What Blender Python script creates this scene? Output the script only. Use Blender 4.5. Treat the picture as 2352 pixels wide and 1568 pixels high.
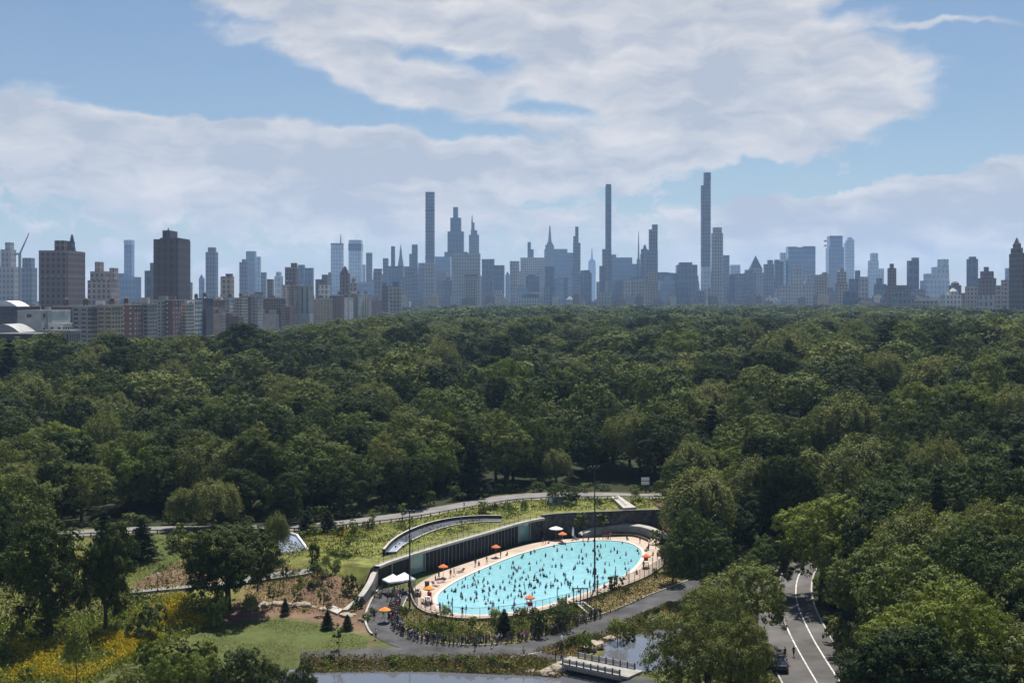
import bpy, bmesh, math, random
import numpy as np
from mathutils import Vector, Matrix, noise as mnoise
for _o in list(bpy.data.objects): bpy.data.objects.remove(_o)
S = bpy.context.scene
COL = S.collection
# ---------------------------------------------------------------- camera
F = 2920.0          # focal length in units of a 2352 wide picture
CX, HY, CAMZ = 1176.0, 690.0, 58.0
cam_d = bpy.data.cameras.new('camera'); cam = bpy.data.objects.new('camera', cam_d); COL.objects.link(cam)
cam.location = (0, 0, CAMZ); cam.rotation_euler = (math.radians(90), 0, 0)
cam_d.sensor_width = 36; cam_d.lens = 36*F/2352; cam_d.shift_y = -(784-HY)/2352
cam_d.clip_start = 1; cam_d.clip_end = 60000
S.camera = cam
# ---------------------------------------------------------------- sun and sky
SUN_EL, SUN_AZ = math.radians(60), math.radians(9)      # azimuth from +Y towards +X
sun_dir = Vector((math.sin(SUN_AZ)*math.cos(SUN_EL), math.cos(SUN_AZ)*math.cos(SUN_EL), math.sin(SUN_EL)))
sd = bpy.data.lights.new('sun', 'SUN'); sd.energy = 5.0; sd.angle = math.radians(0.5); sd.color = (1, .955, .88)
so = bpy.data.objects.new('sun', sd); COL.objects.link(so); so.location = (0, 0, 900)
so.rotation_euler = (-sun_dir).to_track_quat('-Z', 'Y').to_euler()
W = bpy.data.worlds.new('World'); S.world = W; W.use_nodes = True
nt = W.node_tree; nt.nodes.clear()
def N(t, tree=None, **kw):
    n = (tree or nt).nodes.new(t)
    for k, v in kw.items(): setattr(n, k, v)
    return n
def math_node(tree, op, a, b=None, clamp=False):
    n = tree.nodes.new('ShaderNodeMath'); n.operation = op; n.use_clamp = clamp
    for i, v in enumerate((a, b)):
        if v is None: continue
        if isinstance(v, (int, float)): n.inputs[i].default_value = v
        else: tree.links.new(v, n.inputs[i])
    return n.outputs[0]
sky = N('ShaderNodeTexSky', sky_type='NISHITA'); sky.sun_disc = False
sky.sun_elevation = SUN_EL; sky.sun_rotation = SUN_AZ
sky.altitude = 60; sky.air_density = 1.0; sky.dust_density = 0.25; sky.ozone_density = 4.0
tc = N('ShaderNodeTexCoord'); sep = N('ShaderNodeSeparateXYZ'); nt.links.new(tc.outputs['Generated'], sep.inputs[0])
X_, Y_, Z_ = sep.outputs
az = math_node(nt, 'ARCTAN2', X_, Y_)
el = math_node(nt, 'ARCSINE', Z_)
# direction in degrees: u to the right of +Y, v above the horizon
u = math_node(nt, 'MULTIPLY', az, 180/math.pi); v = math_node(nt, 'MULTIPLY', el, 180/math.pi)
uv = N('ShaderNodeCombineXYZ'); nt.links.new(u, uv.inputs[0]); nt.links.new(v, uv.inputs[1])
def deg(px, py): return (math.degrees(math.atan((px-CX)/F)), math.degrees(math.atan((HY-py)/F)))
# cloud banks of the afternoon: centre and half-size, tilt in degrees, weight
CLOUDS = [  # px, py, sx, sy, tilt, weight
 (1600, 60, 430, 100, -4, .85), (980, 20, 520, 55, -12, .75), (760, 100, 320, 48, -24, .62), (1000, 205, 260, 38, -12, .42),
 (1450, 200, 400, 65, -4, .5), (1800, 235, 300, 75, 6, .62), (1560, 340, 360, 60, 8, .62), (1250, 380, 280, 42, 4, .55),
 (160, 325, 360, 36, 0, .85), (560, 335, 360, 44, -2, .9), (860, 365, 230, 52, -6, .8), (300, 420, 480, 55, 0, .55),
 (840, 440, 150, 62, 10, .6), (1000, 500, 160, 45, 0, .5), (620, 470, 300, 45, 0, .45),
 (1780, 510, 130, 38, 6, .8), (2080, 495, 240, 46, 8, 1.15), (2340, 480, 260, 60, 6, 1.15), (1500, 520, 220, 34, 0, .34),
 (190, 205, 150, 30, 4, .36), (2180, 92, 110, 10, 0, .5), (1150, 145, 120, 26, -8, -.5), (930, 190, 90, 14, -4, -.35), (1250, 240, 120, 16, 0, -.4), (1430, 330, 80, 22, -20, -.35), (1430, 115, 110, 26, 0, -.35), (1060, 20, 140, 16, -10, -.25), (890, 415, 75, 62, 20, .75), (760, 405, 50, 42, 0, .6), (1790, 490, 70, 26, 0, .5), (2250, 445, 180, 28, 8, .5), (200, 410, 80, 26, 0, .35), (820, 500, 90, 18, 0, .4), (1290, 520, 60, 24, 0, .35), (1300, 470, 230, 28, 0, -.1),
 (60, 110, 330, 60, 0, -.3), (250, 15, 260, 30, -8, .25), (500, 235, 480, 38, -5, -.4), (1130, 300, 170, 24, -4, -.28), (2260, 240, 150, 150, 0, -.5), (1780, 420, 200, 36, 6, -.35), (2180, 60, 130, 90, 0, -.35)]
wob = N('ShaderNodeTexNoise'); wob.inputs['Scale'].default_value = .34; wob.inputs['Detail'].default_value = 5
nt.links.new(uv.outputs[0], wob.inputs['Vector'])
wv = N('ShaderNodeVectorMath', operation='MULTIPLY_ADD'); nt.links.new(wob.outputs['Color'], wv.inputs[0])
wv.inputs[1].default_value = (3.4, 1.7, 0); wv.inputs[2].default_value = (-1.7, -.85, 0)
wadd = N('ShaderNodeVectorMath', operation='ADD'); nt.links.new(uv.outputs[0], wadd.inputs[0]); nt.links.new(wv.outputs[0], wadd.inputs[1])
acc = None
for px, py, sx, sy, tilt, w in CLOUDS:
    m = N('ShaderNodeMapping', vector_type='TEXTURE')
    a, b = deg(px, py); kx = math.degrees(sx/F); ky = math.degrees(sy/F)
    m.inputs['Location'].default_value = (a, b, 0); m.inputs['Rotation'].default_value = (0, 0, math.radians(tilt)); m.inputs['Scale'].default_value = (kx, ky, 1)
    nt.links.new(wadd.outputs[0], m.inputs[0])
    d = N('ShaderNodeVectorMath', operation='DOT_PRODUCT'); nt.links.new(m.outputs[0], d.inputs[0]); nt.links.new(m.outputs[0], d.inputs[1])
    e = math_node(nt, 'EXPONENT', math_node(nt, 'MULTIPLY', d.outputs['Value'], -.7))
    t = math_node(nt, 'MULTIPLY', e, w)
    acc = t if acc is None else math_node(nt, 'ADD', acc, t)
def sky_noise(sx, sy, rot, detail, rough, dist=0):
    m = N('ShaderNodeMapping'); m.inputs['Rotation'].default_value = (0, 0, math.radians(rot)); m.inputs['Scale'].default_value = (sx, sy, 1)
    nt.links.new(wadd.outputs[0], m.inputs[0])
    n = N('ShaderNodeTexNoise'); n.inputs['Scale'].default_value = 1; n.inputs['Detail'].default_value = detail
    n.inputs['Roughness'].default_value = rough; n.inputs['Distortion'].default_value = dist
    nt.links.new(m.outputs[0], n.inputs['Vector']); return n.outputs['Fac']
n1 = sky_noise(.17, .5, 10, 9, .5, .0)       # long streaks
n2 = sky_noise(.8, 1.1, 0, 10, .56, .0)         # puffs
low = N('ShaderNodeMapRange', interpolation_type='SMOOTHSTEP'); nt.links.new(v, low.inputs[0]); low.inputs[1].default_value = 9; low.inputs[2].default_value = 5
nm = N('ShaderNodeMix'); nt.links.new(low.outputs[0], nm.inputs[0]); nt.links.new(n1, nm.inputs[2]); nt.links.new(n2, nm.inputs[3])
veil = N('ShaderNodeMapRange', interpolation_type='SMOOTHSTEP'); nt.links.new(v, veil.inputs[0]); veil.inputs[1].default_value = 6; veil.inputs[2].default_value = 1; veil.inputs[4].default_value = .2
dens = math_node(nt, 'ADD', math_node(nt, 'SUBTRACT', math_node(nt, 'MULTIPLY', nm.outputs[0], 1.75), .42), math_node(nt, 'ADD', acc, veil.outputs[0]))
cov = N('ShaderNodeMapRange', interpolation_type='SMOOTHSTEP'); nt.links.new(dens, cov.inputs[0])
cov.inputs[1].default_value = .54; cov.inputs[2].default_value = .94; cov.inputs[3].default_value = .04; cov.inputs[4].default_value = .93
shade = N('ShaderNodeMapRange'); nt.links.new(math_node(nt, 'ADD', sky_noise(.26, .75, 6, 6, .55), math_node(nt, 'MULTIPLY', dens, -.12)), shade.inputs[0])
shade.inputs[1].default_value = .22; shade.inputs[2].default_value = .54
ccol = N('ShaderNodeMix', data_type='RGBA'); nt.links.new(shade.outputs[0], ccol.inputs[0])
ccol.inputs[6].default_value = (6.2, 6.7, 7.7, 1); ccol.inputs[7].default_value = (10.2, 9.9, 9.8, 1)
mixc = N('ShaderNodeMix', data_type='RGBA'); nt.links.new(cov.outputs[0], mixc.inputs[0]); nt.links.new(sky.outputs[0], mixc.inputs[6]); nt.links.new(ccol.outputs[2], mixc.inputs[7])
bg = N('ShaderNodeBackground'); bg.inputs['Strength'].default_value = .052; nt.links.new(mixc.outputs[2], bg.inputs[0])
wo = N('ShaderNodeOutputWorld'); nt.links.new(bg.outputs[0], wo.inputs[0])
# ---------------------------------------------------------------- exposure and render
S.view_settings.view_transform = 'Standard'; S.view_settings.look = 'None'; S.view_settings.gamma = 1
S.view_settings.use_curve_mapping = False; S.view_settings.exposure = 0.6
S.render.engine = 'CYCLES'
cy = S.cycles; cy.use_denoising = True; cy.max_bounces = 5; cy.diffuse_bounces = 3; cy.glossy_bounces = 2; cy.transmission_bounces = 3
cy.transparent_max_bounces = 8; cy.volume_bounces = 1; cy.caustics_reflective = False; cy.caustics_refractive = False
cy.sample_clamp_indirect = 4
# ---------------------------------------------------------------- helpers
rnd = random.Random(11); rng = np.random.default_rng(5)
def P(px, py, z=0.0):
    """ground point at height z seen in direction (px, py)"""
    y = (CAMZ-z)*F/(py-HY); return Vector(((px-CX)/F*y, y, z))
def AT(px, d): return (px-CX)/F*d                    # world x at depth d
def ZT(py, d): return CAMZ+(HY-py)/F*d               # world z at depth d
def link(o, parent=None):
    COL.objects.link(o)
    if parent is not None: o.parent = parent
    return o
def tag(o, label=None, cat=None, group=None, kind=None):
    if label: o['label'] = label
    if cat: o['category'] = cat
    if group: o['group'] = group
    if kind: o['kind'] = kind
    return o
def empty(name, loc, label, cat, group=None, rz=0):
    o = bpy.data.objects.new(name, None); o.empty_display_size = .5; link(o); o.location = loc; o.rotation_euler = (0, 0, rz)
    return tag(o, label, cat, group)
def mesh_np(name, V, Fs, mats=(), smooth=False, mi=None):
    me = bpy.data.meshes.new(name)
    V = np.asarray(V, dtype=np.float32).reshape(-1, 3)
    if isinstance(Fs, np.ndarray):
        n, k = Fs.shape
        me.vertices.add(len(V)); me.vertices.foreach_set('co', V.ravel())
        me.loops.add(n*k); me.loops.foreach_set('vertex_index', Fs.astype(np.int32).ravel())
        me.polygons.add(n); me.polygons.foreach_set('loop_start', np.arange(n, dtype=np.int32)*k)
        me.update(calc_edges=True)
    else:
        me.from_pydata(V.tolist(), [], Fs); me.update()
    for m in mats: me.materials.append(m)
    if mi is not None: me.polygons.foreach_set('material_index', np.asarray(mi, dtype=np.int32))
    if smooth: me.polygons.foreach_set('use_smooth', np.ones(len(me.polygons), dtype=bool))
    me.update()
    return me
class MB:
    """collects boxes, prisms, tubes into one mesh"""
    def __init__(s): s.v = []; s.f = []
    def add(s, V, Fs):
        b = len(s.v); s.v += [tuple(p) for p in V]; s.f += [[i+b for i in q] for q in Fs]; return s
    def box(s, x0, x1, y0, y1, z0, z1, M=None):
        V = [(x, y, z) for z in (z0, z1) for x, y in ((x0, y0), (x1, y0), (x1, y1), (x0, y1))]
        if M is not None: V = [M @ Vector(p) for p in V]
        return s.add(V, [(3, 2, 1, 0), (4, 5, 6, 7), (0, 1, 5, 4), (1, 2, 6, 5), (2, 3, 7, 6), (3, 0, 4, 7)])
    def frustum(s, pts0, z0, pts1, z1):
        n = len(pts0); V = [(p[0], p[1], z0) for p in pts0]+[(p[0], p[1], z1) for p in pts1]
        return s.add(V, [list(range(n))[::-1], list(range(n, 2*n))]+[(i, (i+1) % n, n+(i+1) % n, n+i) for i in range(n)])
    def tube(s, pts, radii, n=6, cap=True):
        pts = [Vector(p) for p in pts]; rings = []
        V = []
        for i, p in enumerate(pts):
            t = (pts[min(i+1, len(pts)-1)]-pts[max(i-1, 0)]).normalized()
            a = t.orthogonal().normalized() if abs(t.z) < .95 else Vector((1, 0, 0)); a = (a-t*a.dot(t)).normalized(); b = t.cross(a)
            r = radii[i] if hasattr(radii, '__len__') else radii
            V += [p+(a*math.cos(k*2*math.pi/n)+b*math.sin(k*2*math.pi/n))*r for k in range(n)]
        Fs = []
        for i in range(len(pts)-1):
            for k in range(n):
                Fs.append((i*n+k, i*n+(k+1) % n, (i+1)*n+(k+1) % n, (i+1)*n+k))
        if cap: Fs += [list(range(n))[::-1], list(range((len(pts)-1)*n, len(pts)*n))]
        return s.add(V, Fs)
    def lathe(s, prof, n=10, c=(0, 0, 0)):
        V = [(c[0]+r*math.cos(k*2*math.pi/n), c[1]+r*math.sin(k*2*math.pi/n), c[2]+z) for r, z in prof for k in range(n)]
        Fs = [(i*n+k, i*n+(k+1) % n, (i+1)*n+(k+1) % n, (i+1)*n+k) for i in range(len(prof)-1) for k in range(n)]
        Fs += [list(range(n))[::-1], list(range((len(prof)-1)*n, len(prof)*n))]
        return s.add(V, Fs)
    def ribbon(s, left, right):
        n = len(left); return s.add(list(left)+list(right), [(i, i+1, n+i+1, n+i) for i in range(n-1)])
    def mesh(s, name, mat, smooth=False):
        me = bpy.data.meshes.new(name); me.from_pydata(s.v, [], s.f); me.update()
        for m in (mat if isinstance(mat, (list, tuple)) else [mat]): me.materials.append(m)
        if smooth: me.polygons.foreach_set('use_smooth', np.ones(len(me.polygons), dtype=bool))
        return me
    def build(s, name, mat, parent=None, smooth=False):
        return link(bpy.data.objects.new(name, s.mesh(name, mat, smooth)), parent)
def fix_normals(o):
    bm = bmesh.new(); bm.from_mesh(o.data); bmesh.ops.recalc_face_normals(bm, faces=bm.faces); bm.to_mesh(o.data); bm.free(); return o
def resample(pts, step):
    pts = [Vector(p) for p in pts]; out = [pts[0]]
    for a, b in zip(pts, pts[1:]):
        n = max(1, int(round((b-a).length/step)))
        out += [a.lerp(b, i/n) for i in range(1, n+1)]
    return out
def smooth_line(pts, step=1.0, closed=False):
    """Catmull-Rom through the points"""
    pts = [Vector(p) for p in pts]; n = len(pts); out = []
    for i in range(n if closed else n-1):
        g = (lambda k: pts[k % n]) if closed else (lambda k: pts[min(max(k, 0), n-1)])
        p0, p1, p2, p3 = g(i-1), g(i), g(i+1), g(i+2)
        m = max(2, int((p2-p1).length/step))
        for k in range(m):
            t = k/m
            out.append(.5*((2*p1)+(p2-p0)*t+(2*p0-5*p1+4*p2-p3)*t*t+(3*p1-p0-3*p2+p3)*t**3))
    if not closed: out.append(pts[-1])
    return out
def offset_line(pts, w, closed=False):
    out = []; n = len(pts)
    for i, p in enumerate(pts):
        a = pts[(i-1) % n] if closed else pts[max(i-1, 0)]; b = pts[(i+1) % n] if closed else pts[min(i+1, n-1)]
        t = Vector((b.x-a.x, b.y-a.y, 0)).normalized(); out.append(Vector((p.x-t.y*w, p.y+t.x*w, p.z)))
    return out
def inside(poly, x, y):
    x = np.asarray(x); y = np.asarray(y); r = np.zeros(x.shape, bool); n = len(poly)
    for i in range(n):
        (x0, y0), (x1, y1) = poly[i][:2], poly[(i+1) % n][:2]
        c = ((y0 > y) != (y1 > y)) & (x < (x1-x0)*(y-y0)/((y1-y0) if y1 != y0 else 1e-9)+x0); r ^= c
    return r
def dist_line(pts, x, y):
    d = np.full(np.shape(x), 1e9)
    for a, b in zip(pts, pts[1:]):
        ax, ay, bx, by = a[0], a[1], b[0], b[1]; L = (bx-ax)**2+(by-ay)**2+1e-9
        t = np.clip(((x-ax)*(bx-ax)+(y-ay)*(by-ay))/L, 0, 1)
        d = np.minimum(d, np.hypot(x-ax-t*(bx-ax), y-ay-t*(by-ay)))
    return d
# ---------------------------------------------------------------- materials
def new_mat(name):
    m = bpy.data.materials.new(name); m.use_nodes = True; t = m.node_tree; b = t.nodes['Principled BSDF']; return m, t, b
def mat(name, col, rough=.8, var=.15, scale=1.0, metal=0, spec=.3, bump=0, coord='Object', dark=None):
    m, t, b = new_mat(name); b.inputs['Roughness'].default_value = rough; b.inputs['Metallic'].default_value = metal
    b.inputs['Specular IOR Level'].default_value = spec
    tcn = t.nodes.new('ShaderNodeTexCoord'); n = t.nodes.new('ShaderNodeTexNoise'); n.inputs['Scale'].default_value = scale; n.inputs['Detail'].default_value = 6; n.inputs['Roughness'].default_value = .62
    t.links.new(tcn.outputs[coord], n.inputs['Vector'])
    mx = t.nodes.new('ShaderNodeMix'); mx.data_type = 'RGBA'
    c = np.array(col[:3]); d = np.array(dark[:3]) if dark is not None else c*(1-2.2*var); e = np.clip(c*(1+1.6*var), 0, 1)
    mr = t.nodes.new('ShaderNodeMapRange'); mr.inputs[1].default_value = .3; mr.inputs[2].default_value = .7; t.links.new(n.outputs['Fac'], mr.inputs[0])
    mx.inputs[6].default_value = (*d, 1); mx.inputs[7].default_value = (*e, 1); t.links.new(mr.outputs[0], mx.inputs[0])
    t.links.new(mx.outputs[2], b.inputs['Base Color'])
    if bump:
        bp = t.nodes.new('ShaderNodeBump'); bp.inputs['Strength'].default_value = bump; bp.inputs['Distance'].default_value = .2
        t.links.new(n.outputs['Fac'], bp.inputs['Height']); t.links.new(bp.outputs[0], b.inputs['Normal'])
    return m
def leaf_mat(name, ramp, trans=.18, leafvar=.45, rough=.55):
    """ramp: list of colours picked per plant; each leaf varies round it"""
    m, t, b = new_mat(name)
    oi = t.nodes.new('ShaderNodeObjectInfo'); cr = t.nodes.new('ShaderNodeValToRGB'); t.links.new(oi.outputs['Random'], cr.inputs[0])
    els = cr.color_ramp.elements
    while len(els) < len(ramp): els.new(.5)
    for i, c in enumerate(ramp): els[i].position = i/max(1, len(ramp)-1); els[i].color = (*c, 1)
    geo = t.nodes.new('ShaderNodeNewGeometry')
    hs = t.nodes.new('ShaderNodeHueSaturation'); t.links.new(cr.outputs[0], hs.inputs['Color'])
    mr = t.nodes.new('ShaderNodeMapRange'); mr.inputs[3].default_value = 1-leafvar; mr.inputs[4].default_value = 1+leafvar; t.links.new(geo.outputs['Random Per Island'], mr.inputs[0])
    t.links.new(mr.outputs[0], hs.inputs['Value'])
    mh = t.nodes.new('ShaderNodeMapRange'); mh.inputs[3].default_value = .485; mh.inputs[4].default_value = .51
    wn = t.nodes.new('ShaderNodeTexWhiteNoise'); wn.noise_dimensions = '1D'; t.links.new(geo.outputs['Random Per Island'], wn.inputs['W']); t.links.new(wn.outputs['Value'], mh.inputs[0]); t.links.new(mh.outputs[0], hs.inputs['Hue'])
    t.links.new(hs.outputs[0], b.inputs['Base Color']); b.inputs['Roughness'].default_value = .75; b.inputs['Specular IOR Level'].default_value = .06
    tr = t.nodes.new('ShaderNodeBsdfTranslucent'); ty = t.nodes.new('ShaderNodeMix'); ty.data_type = 'RGBA'; ty.blend_type = 'MULTIPLY'; ty.inputs[0].default_value = 1; ty.inputs[7].default_value = (1.15, 1.15, .5, 1); t.links.new(hs.outputs[0], ty.inputs[6]); t.links.new(ty.outputs[2], tr.inputs['Color'])
    mix = t.nodes.new('ShaderNodeMixShader'); mix.inputs[0].default_value = trans
    t.links.new(b.outputs[0], mix.inputs[1]); t.links.new(tr.outputs[0], mix.inputs[2]); t.links.new(mix.outputs[0], t.nodes['Material Output'].inputs['Surface'])
    return m
# columns of the view, named by what stands there, for telling plants and houses apart
COLUMNS = [(30, 'the tower crane'), (145, 'the chimneyed brown block'), (296, 'the lone slender glass tower'), (395, 'the rust-brown slab tower'), (487, 'the tall ribbed tower'), (580, 'the teal glass tower'), (690, 'the domed brick tower'), (795, 'the pale slab towers'), (905, 'the needle spire'), (988, 'the tall square giant'), (1060, 'the two stepped towers'), (1140, 'the dark square tower'), (1222, 'the white-framed building'), (1290, 'the art deco mast'), (1395, 'the needle-thin skyscraper'), (1500, 'the notched grey tower'), (1620, 'the tallest tower'), (1736, 'the green pyramid roof'), (1840, 'the wide twin glass block'), (1930, 'the slanted-top tower'), (2005, 'the stepped pale tower'), (2097, 'the notched dark slab'), (2160, 'the pale climbing steps'), (2230, 'the plain navy tower'), (2330, 'the pinnacled brown block')]
def column(x, y):
    px = CX+x/y*F; return min(COLUMNS, key=lambda c: abs(c[0]-px))[1]
# ================================================================ terrain
def lerp_line(D, step=3.0):
    """D: (px, py, z) list -> world points"""
    return resample([P(*d) for d in D], step)
FACADE = smooth_line([P(866, 1352, 1), P(905, 1336, 1), P(1000, 1305, 1), P(1110, 1272, 1), P(1200, 1245, 1), P(1262, 1233, 1), P(1330, 1228, 1), P(1395, 1226, 1), P(1460, 1223, 1), P(1520, 1222, 1)], 1.0)
FDIR = [(FACADE[min(i+1, len(FACADE)-1)]-FACADE[max(i-1, 0)]).normalized() for i in range(len(FACADE))]
FBACK = [Vector((-d.y, d.x, 0)) for d in FDIR]          # pointing away from the pool
DECK = smooth_line([P(*q, 1) for q in ((942, 1362), (948, 1350), (1000, 1318), (1110, 1280), (1200, 1253), (1262, 1241), (1330, 1236), (1400, 1233), (1470, 1232), (1525, 1240), (1545, 1262), (1530, 1292), (1480, 1325), (1380, 1362), (1280, 1392), (1180, 1412), (1090, 1419), (1010, 1412), (960, 1394))], 1.5, closed=True)
POOL = smooth_line([P(*q, 1) for q in ((1005, 1382), (1010, 1362), (1045, 1336), (1110, 1305), (1200, 1270), (1300, 1246), (1380, 1240), (1440, 1245), (1471, 1262), (1470, 1284), (1440, 1315), (1380, 1345), (1300, 1375), (1210, 1398), (1120, 1410), (1050, 1408), (1015, 1398))], 1.2, closed=True)
WALL_TOP = smooth_line([P(872, 1284, 5.0), P(866, 1296, 4.8), P(858, 1318, 4.1), P(846, 1345, 3.1), P(826, 1374, 1.9), P(806, 1392, 1.0), P(790, 1404, .45)], .8)
RAMP = smooth_line([P(300, 1365, 2), P(400, 1357, 2), P(500, 1349, 2.2), P(620, 1341, 2.6), P(700, 1334, 3.0), P(745, 1322, 3.4), P(790, 1306, 4.2), P(850, 1286, 5)], 1.5)
BACKROAD = smooth_line([P(-60, 1236, 4), P(150, 1226, 4.2), P(300, 1217, 4.6), P(480, 1214, 5), P(650, 1212, 5.3), P(760, 1204, 5.8), P(900, 1186, 6.2), P(1040, 1161, 6.6), P(1160, 1140, 7), P(1300, 1130, 7.2), P(1450, 1132, 7), P(1650, 1142, 6.5), P(1800, 1160, 6)], 2.5)
PATH = smooth_line([P(690, 1507, .2), P(780, 1504, .2), P(880, 1499, .2), P(1010, 1501, .2), P(1120, 1500, .2), P(1220, 1485, .25), P(1300, 1459, .3), P(1380, 1430, .4), P(1450, 1405, .5), P(1540, 1366, .7), P(1640, 1330, 1)], 1.5)
PATH_UP = smooth_line([P(1180, 1488, .22), P(1100, 1494, .2), P(1020, 1490, .2), P(950, 1478, .2), P(903, 1458, .25), P(884, 1432, .38), P(884, 1405, .5), P(897, 1374, .75), P(912, 1352, .95)], 1.2)
PATH_BR = smooth_line([P(1130, 1496, .2), P(1215, 1503, .2), P(1300, 1518, .3), P(1376, 1538, .4), P(1440, 1556, .4), P(1500, 1580, .4)], 1.5)
DRIVE = smooth_line([P(1960, 1700, 1), P(1905, 1620, 1), P(1876, 1568, 1), P(1848, 1520, 1.1), P(1821, 1470, 1.4), P(1801, 1425, 1.7), P(1789, 1390, 2), P(1786, 1355, 2.3), P(1796, 1318, 2.6), P(1822, 1280, 3)], 2.0)
POND = [P(*q, -.9) for q in ((640, 1545), (720, 1536), (800, 1533), (900, 1533), (985, 1533), (1040, 1538), (1110, 1540), (1190, 1542), (1235, 1545), (1290, 1552), (1330, 1546), (1360, 1520), (1390, 1500), (1388, 1488), (1372, 1483), (1378, 1472), (1410, 1462), (1450, 1455), (1520, 1440), (1600, 1450), (1620, 1500), (1560, 1530), (1450, 1552), (1380, 1600), (1300, 1800), (600, 1800), (560, 1640))]
POND = smooth_line(POND, 1.5, closed=True)
LINES = [
 [(200, 1700, 0), (250, 1560, 0), (400, 1475, .1), (560, 1432, .2), (700, 1440, .2), (850, 1472, .2)],
 [(300, 1560, 0), (500, 1500, 0), (700, 1480, .1), (840, 1490, .2)],
 [(-100, 1640, -.2), (60, 1560, -.2), (300, 1480, .3), (520, 1412, .6), (650, 1398, .7), (760, 1402, .6)],
 [(-200, 1480, .5), (0, 1440, .8), (250, 1400, 1), (420, 1378, 1.4), (600, 1365, 1.6), (720, 1350, 2.2), (790, 1330, 3)],
 [(-200, 1330, 2), (100, 1320, 2.2), (330, 1300, 2.6), (480, 1290, 3), (620, 1280, 3.6), (720, 1270, 4.2), (800, 1270, 4.8), (860, 1270, 5)],
 [(-300, 1258, 3.6), (200, 1240, 4), (500, 1238, 4.6), (700, 1232, 5), (860, 1215, 5.6), (1000, 1185, 6), (1130, 1165, 6.2)],
 [(1180, 1160, 6.4), (1300, 1150, 6.4), (1440, 1150, 6.4), (1560, 1160, 6), (1700, 1175, 5.4)],
 [(1560, 1215, 4.2), (1600, 1260, 3), (1620, 1300, 2), (1660, 1340, 1.4), (1720, 1300, 2.4), (1760, 1250, 3.4)],
 [(930, 1440, .35), (1000, 1452, .3), (1100, 1460, .3), (1200, 1448, .35), (1300, 1425, .4), (1400, 1390, .5), (1500, 1350, .7), (1570, 1310, 1)],
 [(1270, 1490, 0), (1340, 1470, 0), (1420, 1440, .2), (1520, 1400, .4), (1620, 1360, .8)],
 [(1640, 1420, .8), (1700, 1460, .9), (1740, 1520, .9), (1780, 1600, .9), (1680, 1560, .5), (1600, 1420, .6)],
 [(1960, 1600, 1.2), (1930, 1520, 1.4), (1900, 1450, 1.8), (1890, 1390, 2.4), (1900, 1330, 3), (1960, 1290, 4)],
 [(2050, 1600, 2), (2050, 1450, 2.6), (2100, 1350, 4), (2150, 1270, 5.5)],
 [(720, 1524, -.3), (900, 1522, -.3), (1100, 1522, -.3), (1230, 1532, -.3)],
]
_cp = []
for L in LINES: _cp += [tuple(q) for q in lerp_line(L)]
for L in (RAMP, BACKROAD, PATH, PATH_UP, PATH_BR, DRIVE): _cp += [tuple(q) for q in L[::2]]*2
for q in DECK[::2]: _cp += [(q.x, q.y, .55)]*2
for q, b in zip(FACADE[::2], FBACK[::2]):
    for k in (-4, 0, 4): _cp.append((q.x+b.x*k, q.y+b.y*k, .55))
    for k in (20, 25): _cp.append((q.x+b.x*k, q.y+b.y*k, 5.6))
for k in range(6, 26, 2):
    for j_, zz_ in ((1.5, 5.2), (4.5, 4.6)):
        q_ = FACADE[0]+FBACK[0]*k-FDIR[0]*j_; _cp.extend([(q_.x, q_.y, zz_)]*3)
for q, w in zip(offset_line(WALL_TOP, -3.5)[::2], WALL_TOP[::2]): _cp.extend([(q.x, q.y, w.z-.55)]*2)
for q in offset_line(WALL_TOP, 3.0)[::2]: _cp.extend([(q.x, q.y, .4)]*4)
cx0 = sum(q.x for q in POOL)/len(POOL); cy0 = sum(q.y for q in POOL)/len(POOL)
for k in (.15, .4, .65, .85):
    for q in POOL[::4]: _cp.append((cx0+(q.x-cx0)*k, cy0+(q.y-cy0)*k, -.6))
_cp = np.array(_cp)
def base_h(x, y):
    b = np.interp(y, [0, 180, 300, 360, 400, 450, 500, 650, 800, 1000, 1500, 2400, 3200, 4200, 30000], [.5, .8, 3, 6.5, 8, 10.5, 12.5, 15.5, 17, 18.5, 21.5, 23.5, 19, 12, 10])
    b = b+7*np.exp(-((x-270)/150)**2-((y-620)/230)**2)+5*np.exp(-((x-160)/80)**2-((y-420)/80)**2)
    b = b-14*np.exp(-((x+300-.03*y)/110)**2)*np.clip((y-640)/220, 0, 1)*np.clip((2800-y)/600, 0, 1)+5*np.exp(-((x+250)/70)**2-((y-600)/110)**2)
    b = b+3.0*np.exp(-((x+60)/120)**2-((y-800)/160)**2)-3*np.exp(-((x-30)/90)**2-((y-560)/80)**2)
    b = b+2.2*np.sin(x*.021+1)*np.sin(y*.017)*np.clip((y-330)/200, 0, 1)
    return b
def terrain(x, y):
    x = np.asarray(x, float); y = np.asarray(y, float); sh = x.shape; x = x.ravel(); y = y.ravel()
    z = base_h(x, y); m = (np.abs(x) < 190) & (y > 130) & (y < 420); idx = np.nonzero(m)[0]
    for c in range(0, len(idx), 4000):
        i = idx[c:c+4000]; d2 = (x[i, None]-_cp[None, :, 0])**2+(y[i, None]-_cp[None, :, 1])**2
        w = np.exp(-d2/(2*3.6**2))+.012*np.exp(-d2/(2*13.0**2)); sw = w.sum(1)
        z[i] = (w@_cp[:, 2]+z[i]*.02)/(sw+.02)
    i = idx
    pd = dist_line([*POND, POND[0]], x[i], y[i]); ins = inside(POND, x[i], y[i])
    z[i] = np.where(ins, np.minimum(z[i], -.95-np.minimum(pd, 4)*.3), np.where(pd < 3.5, z[i]*(pd/3.5)+(-.9)*(1-pd/3.5), z[i]))
    return z.reshape(sh)
def TZ(x, y): return float(terrain(np.array([x]), np.array([y]))[0])
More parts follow.
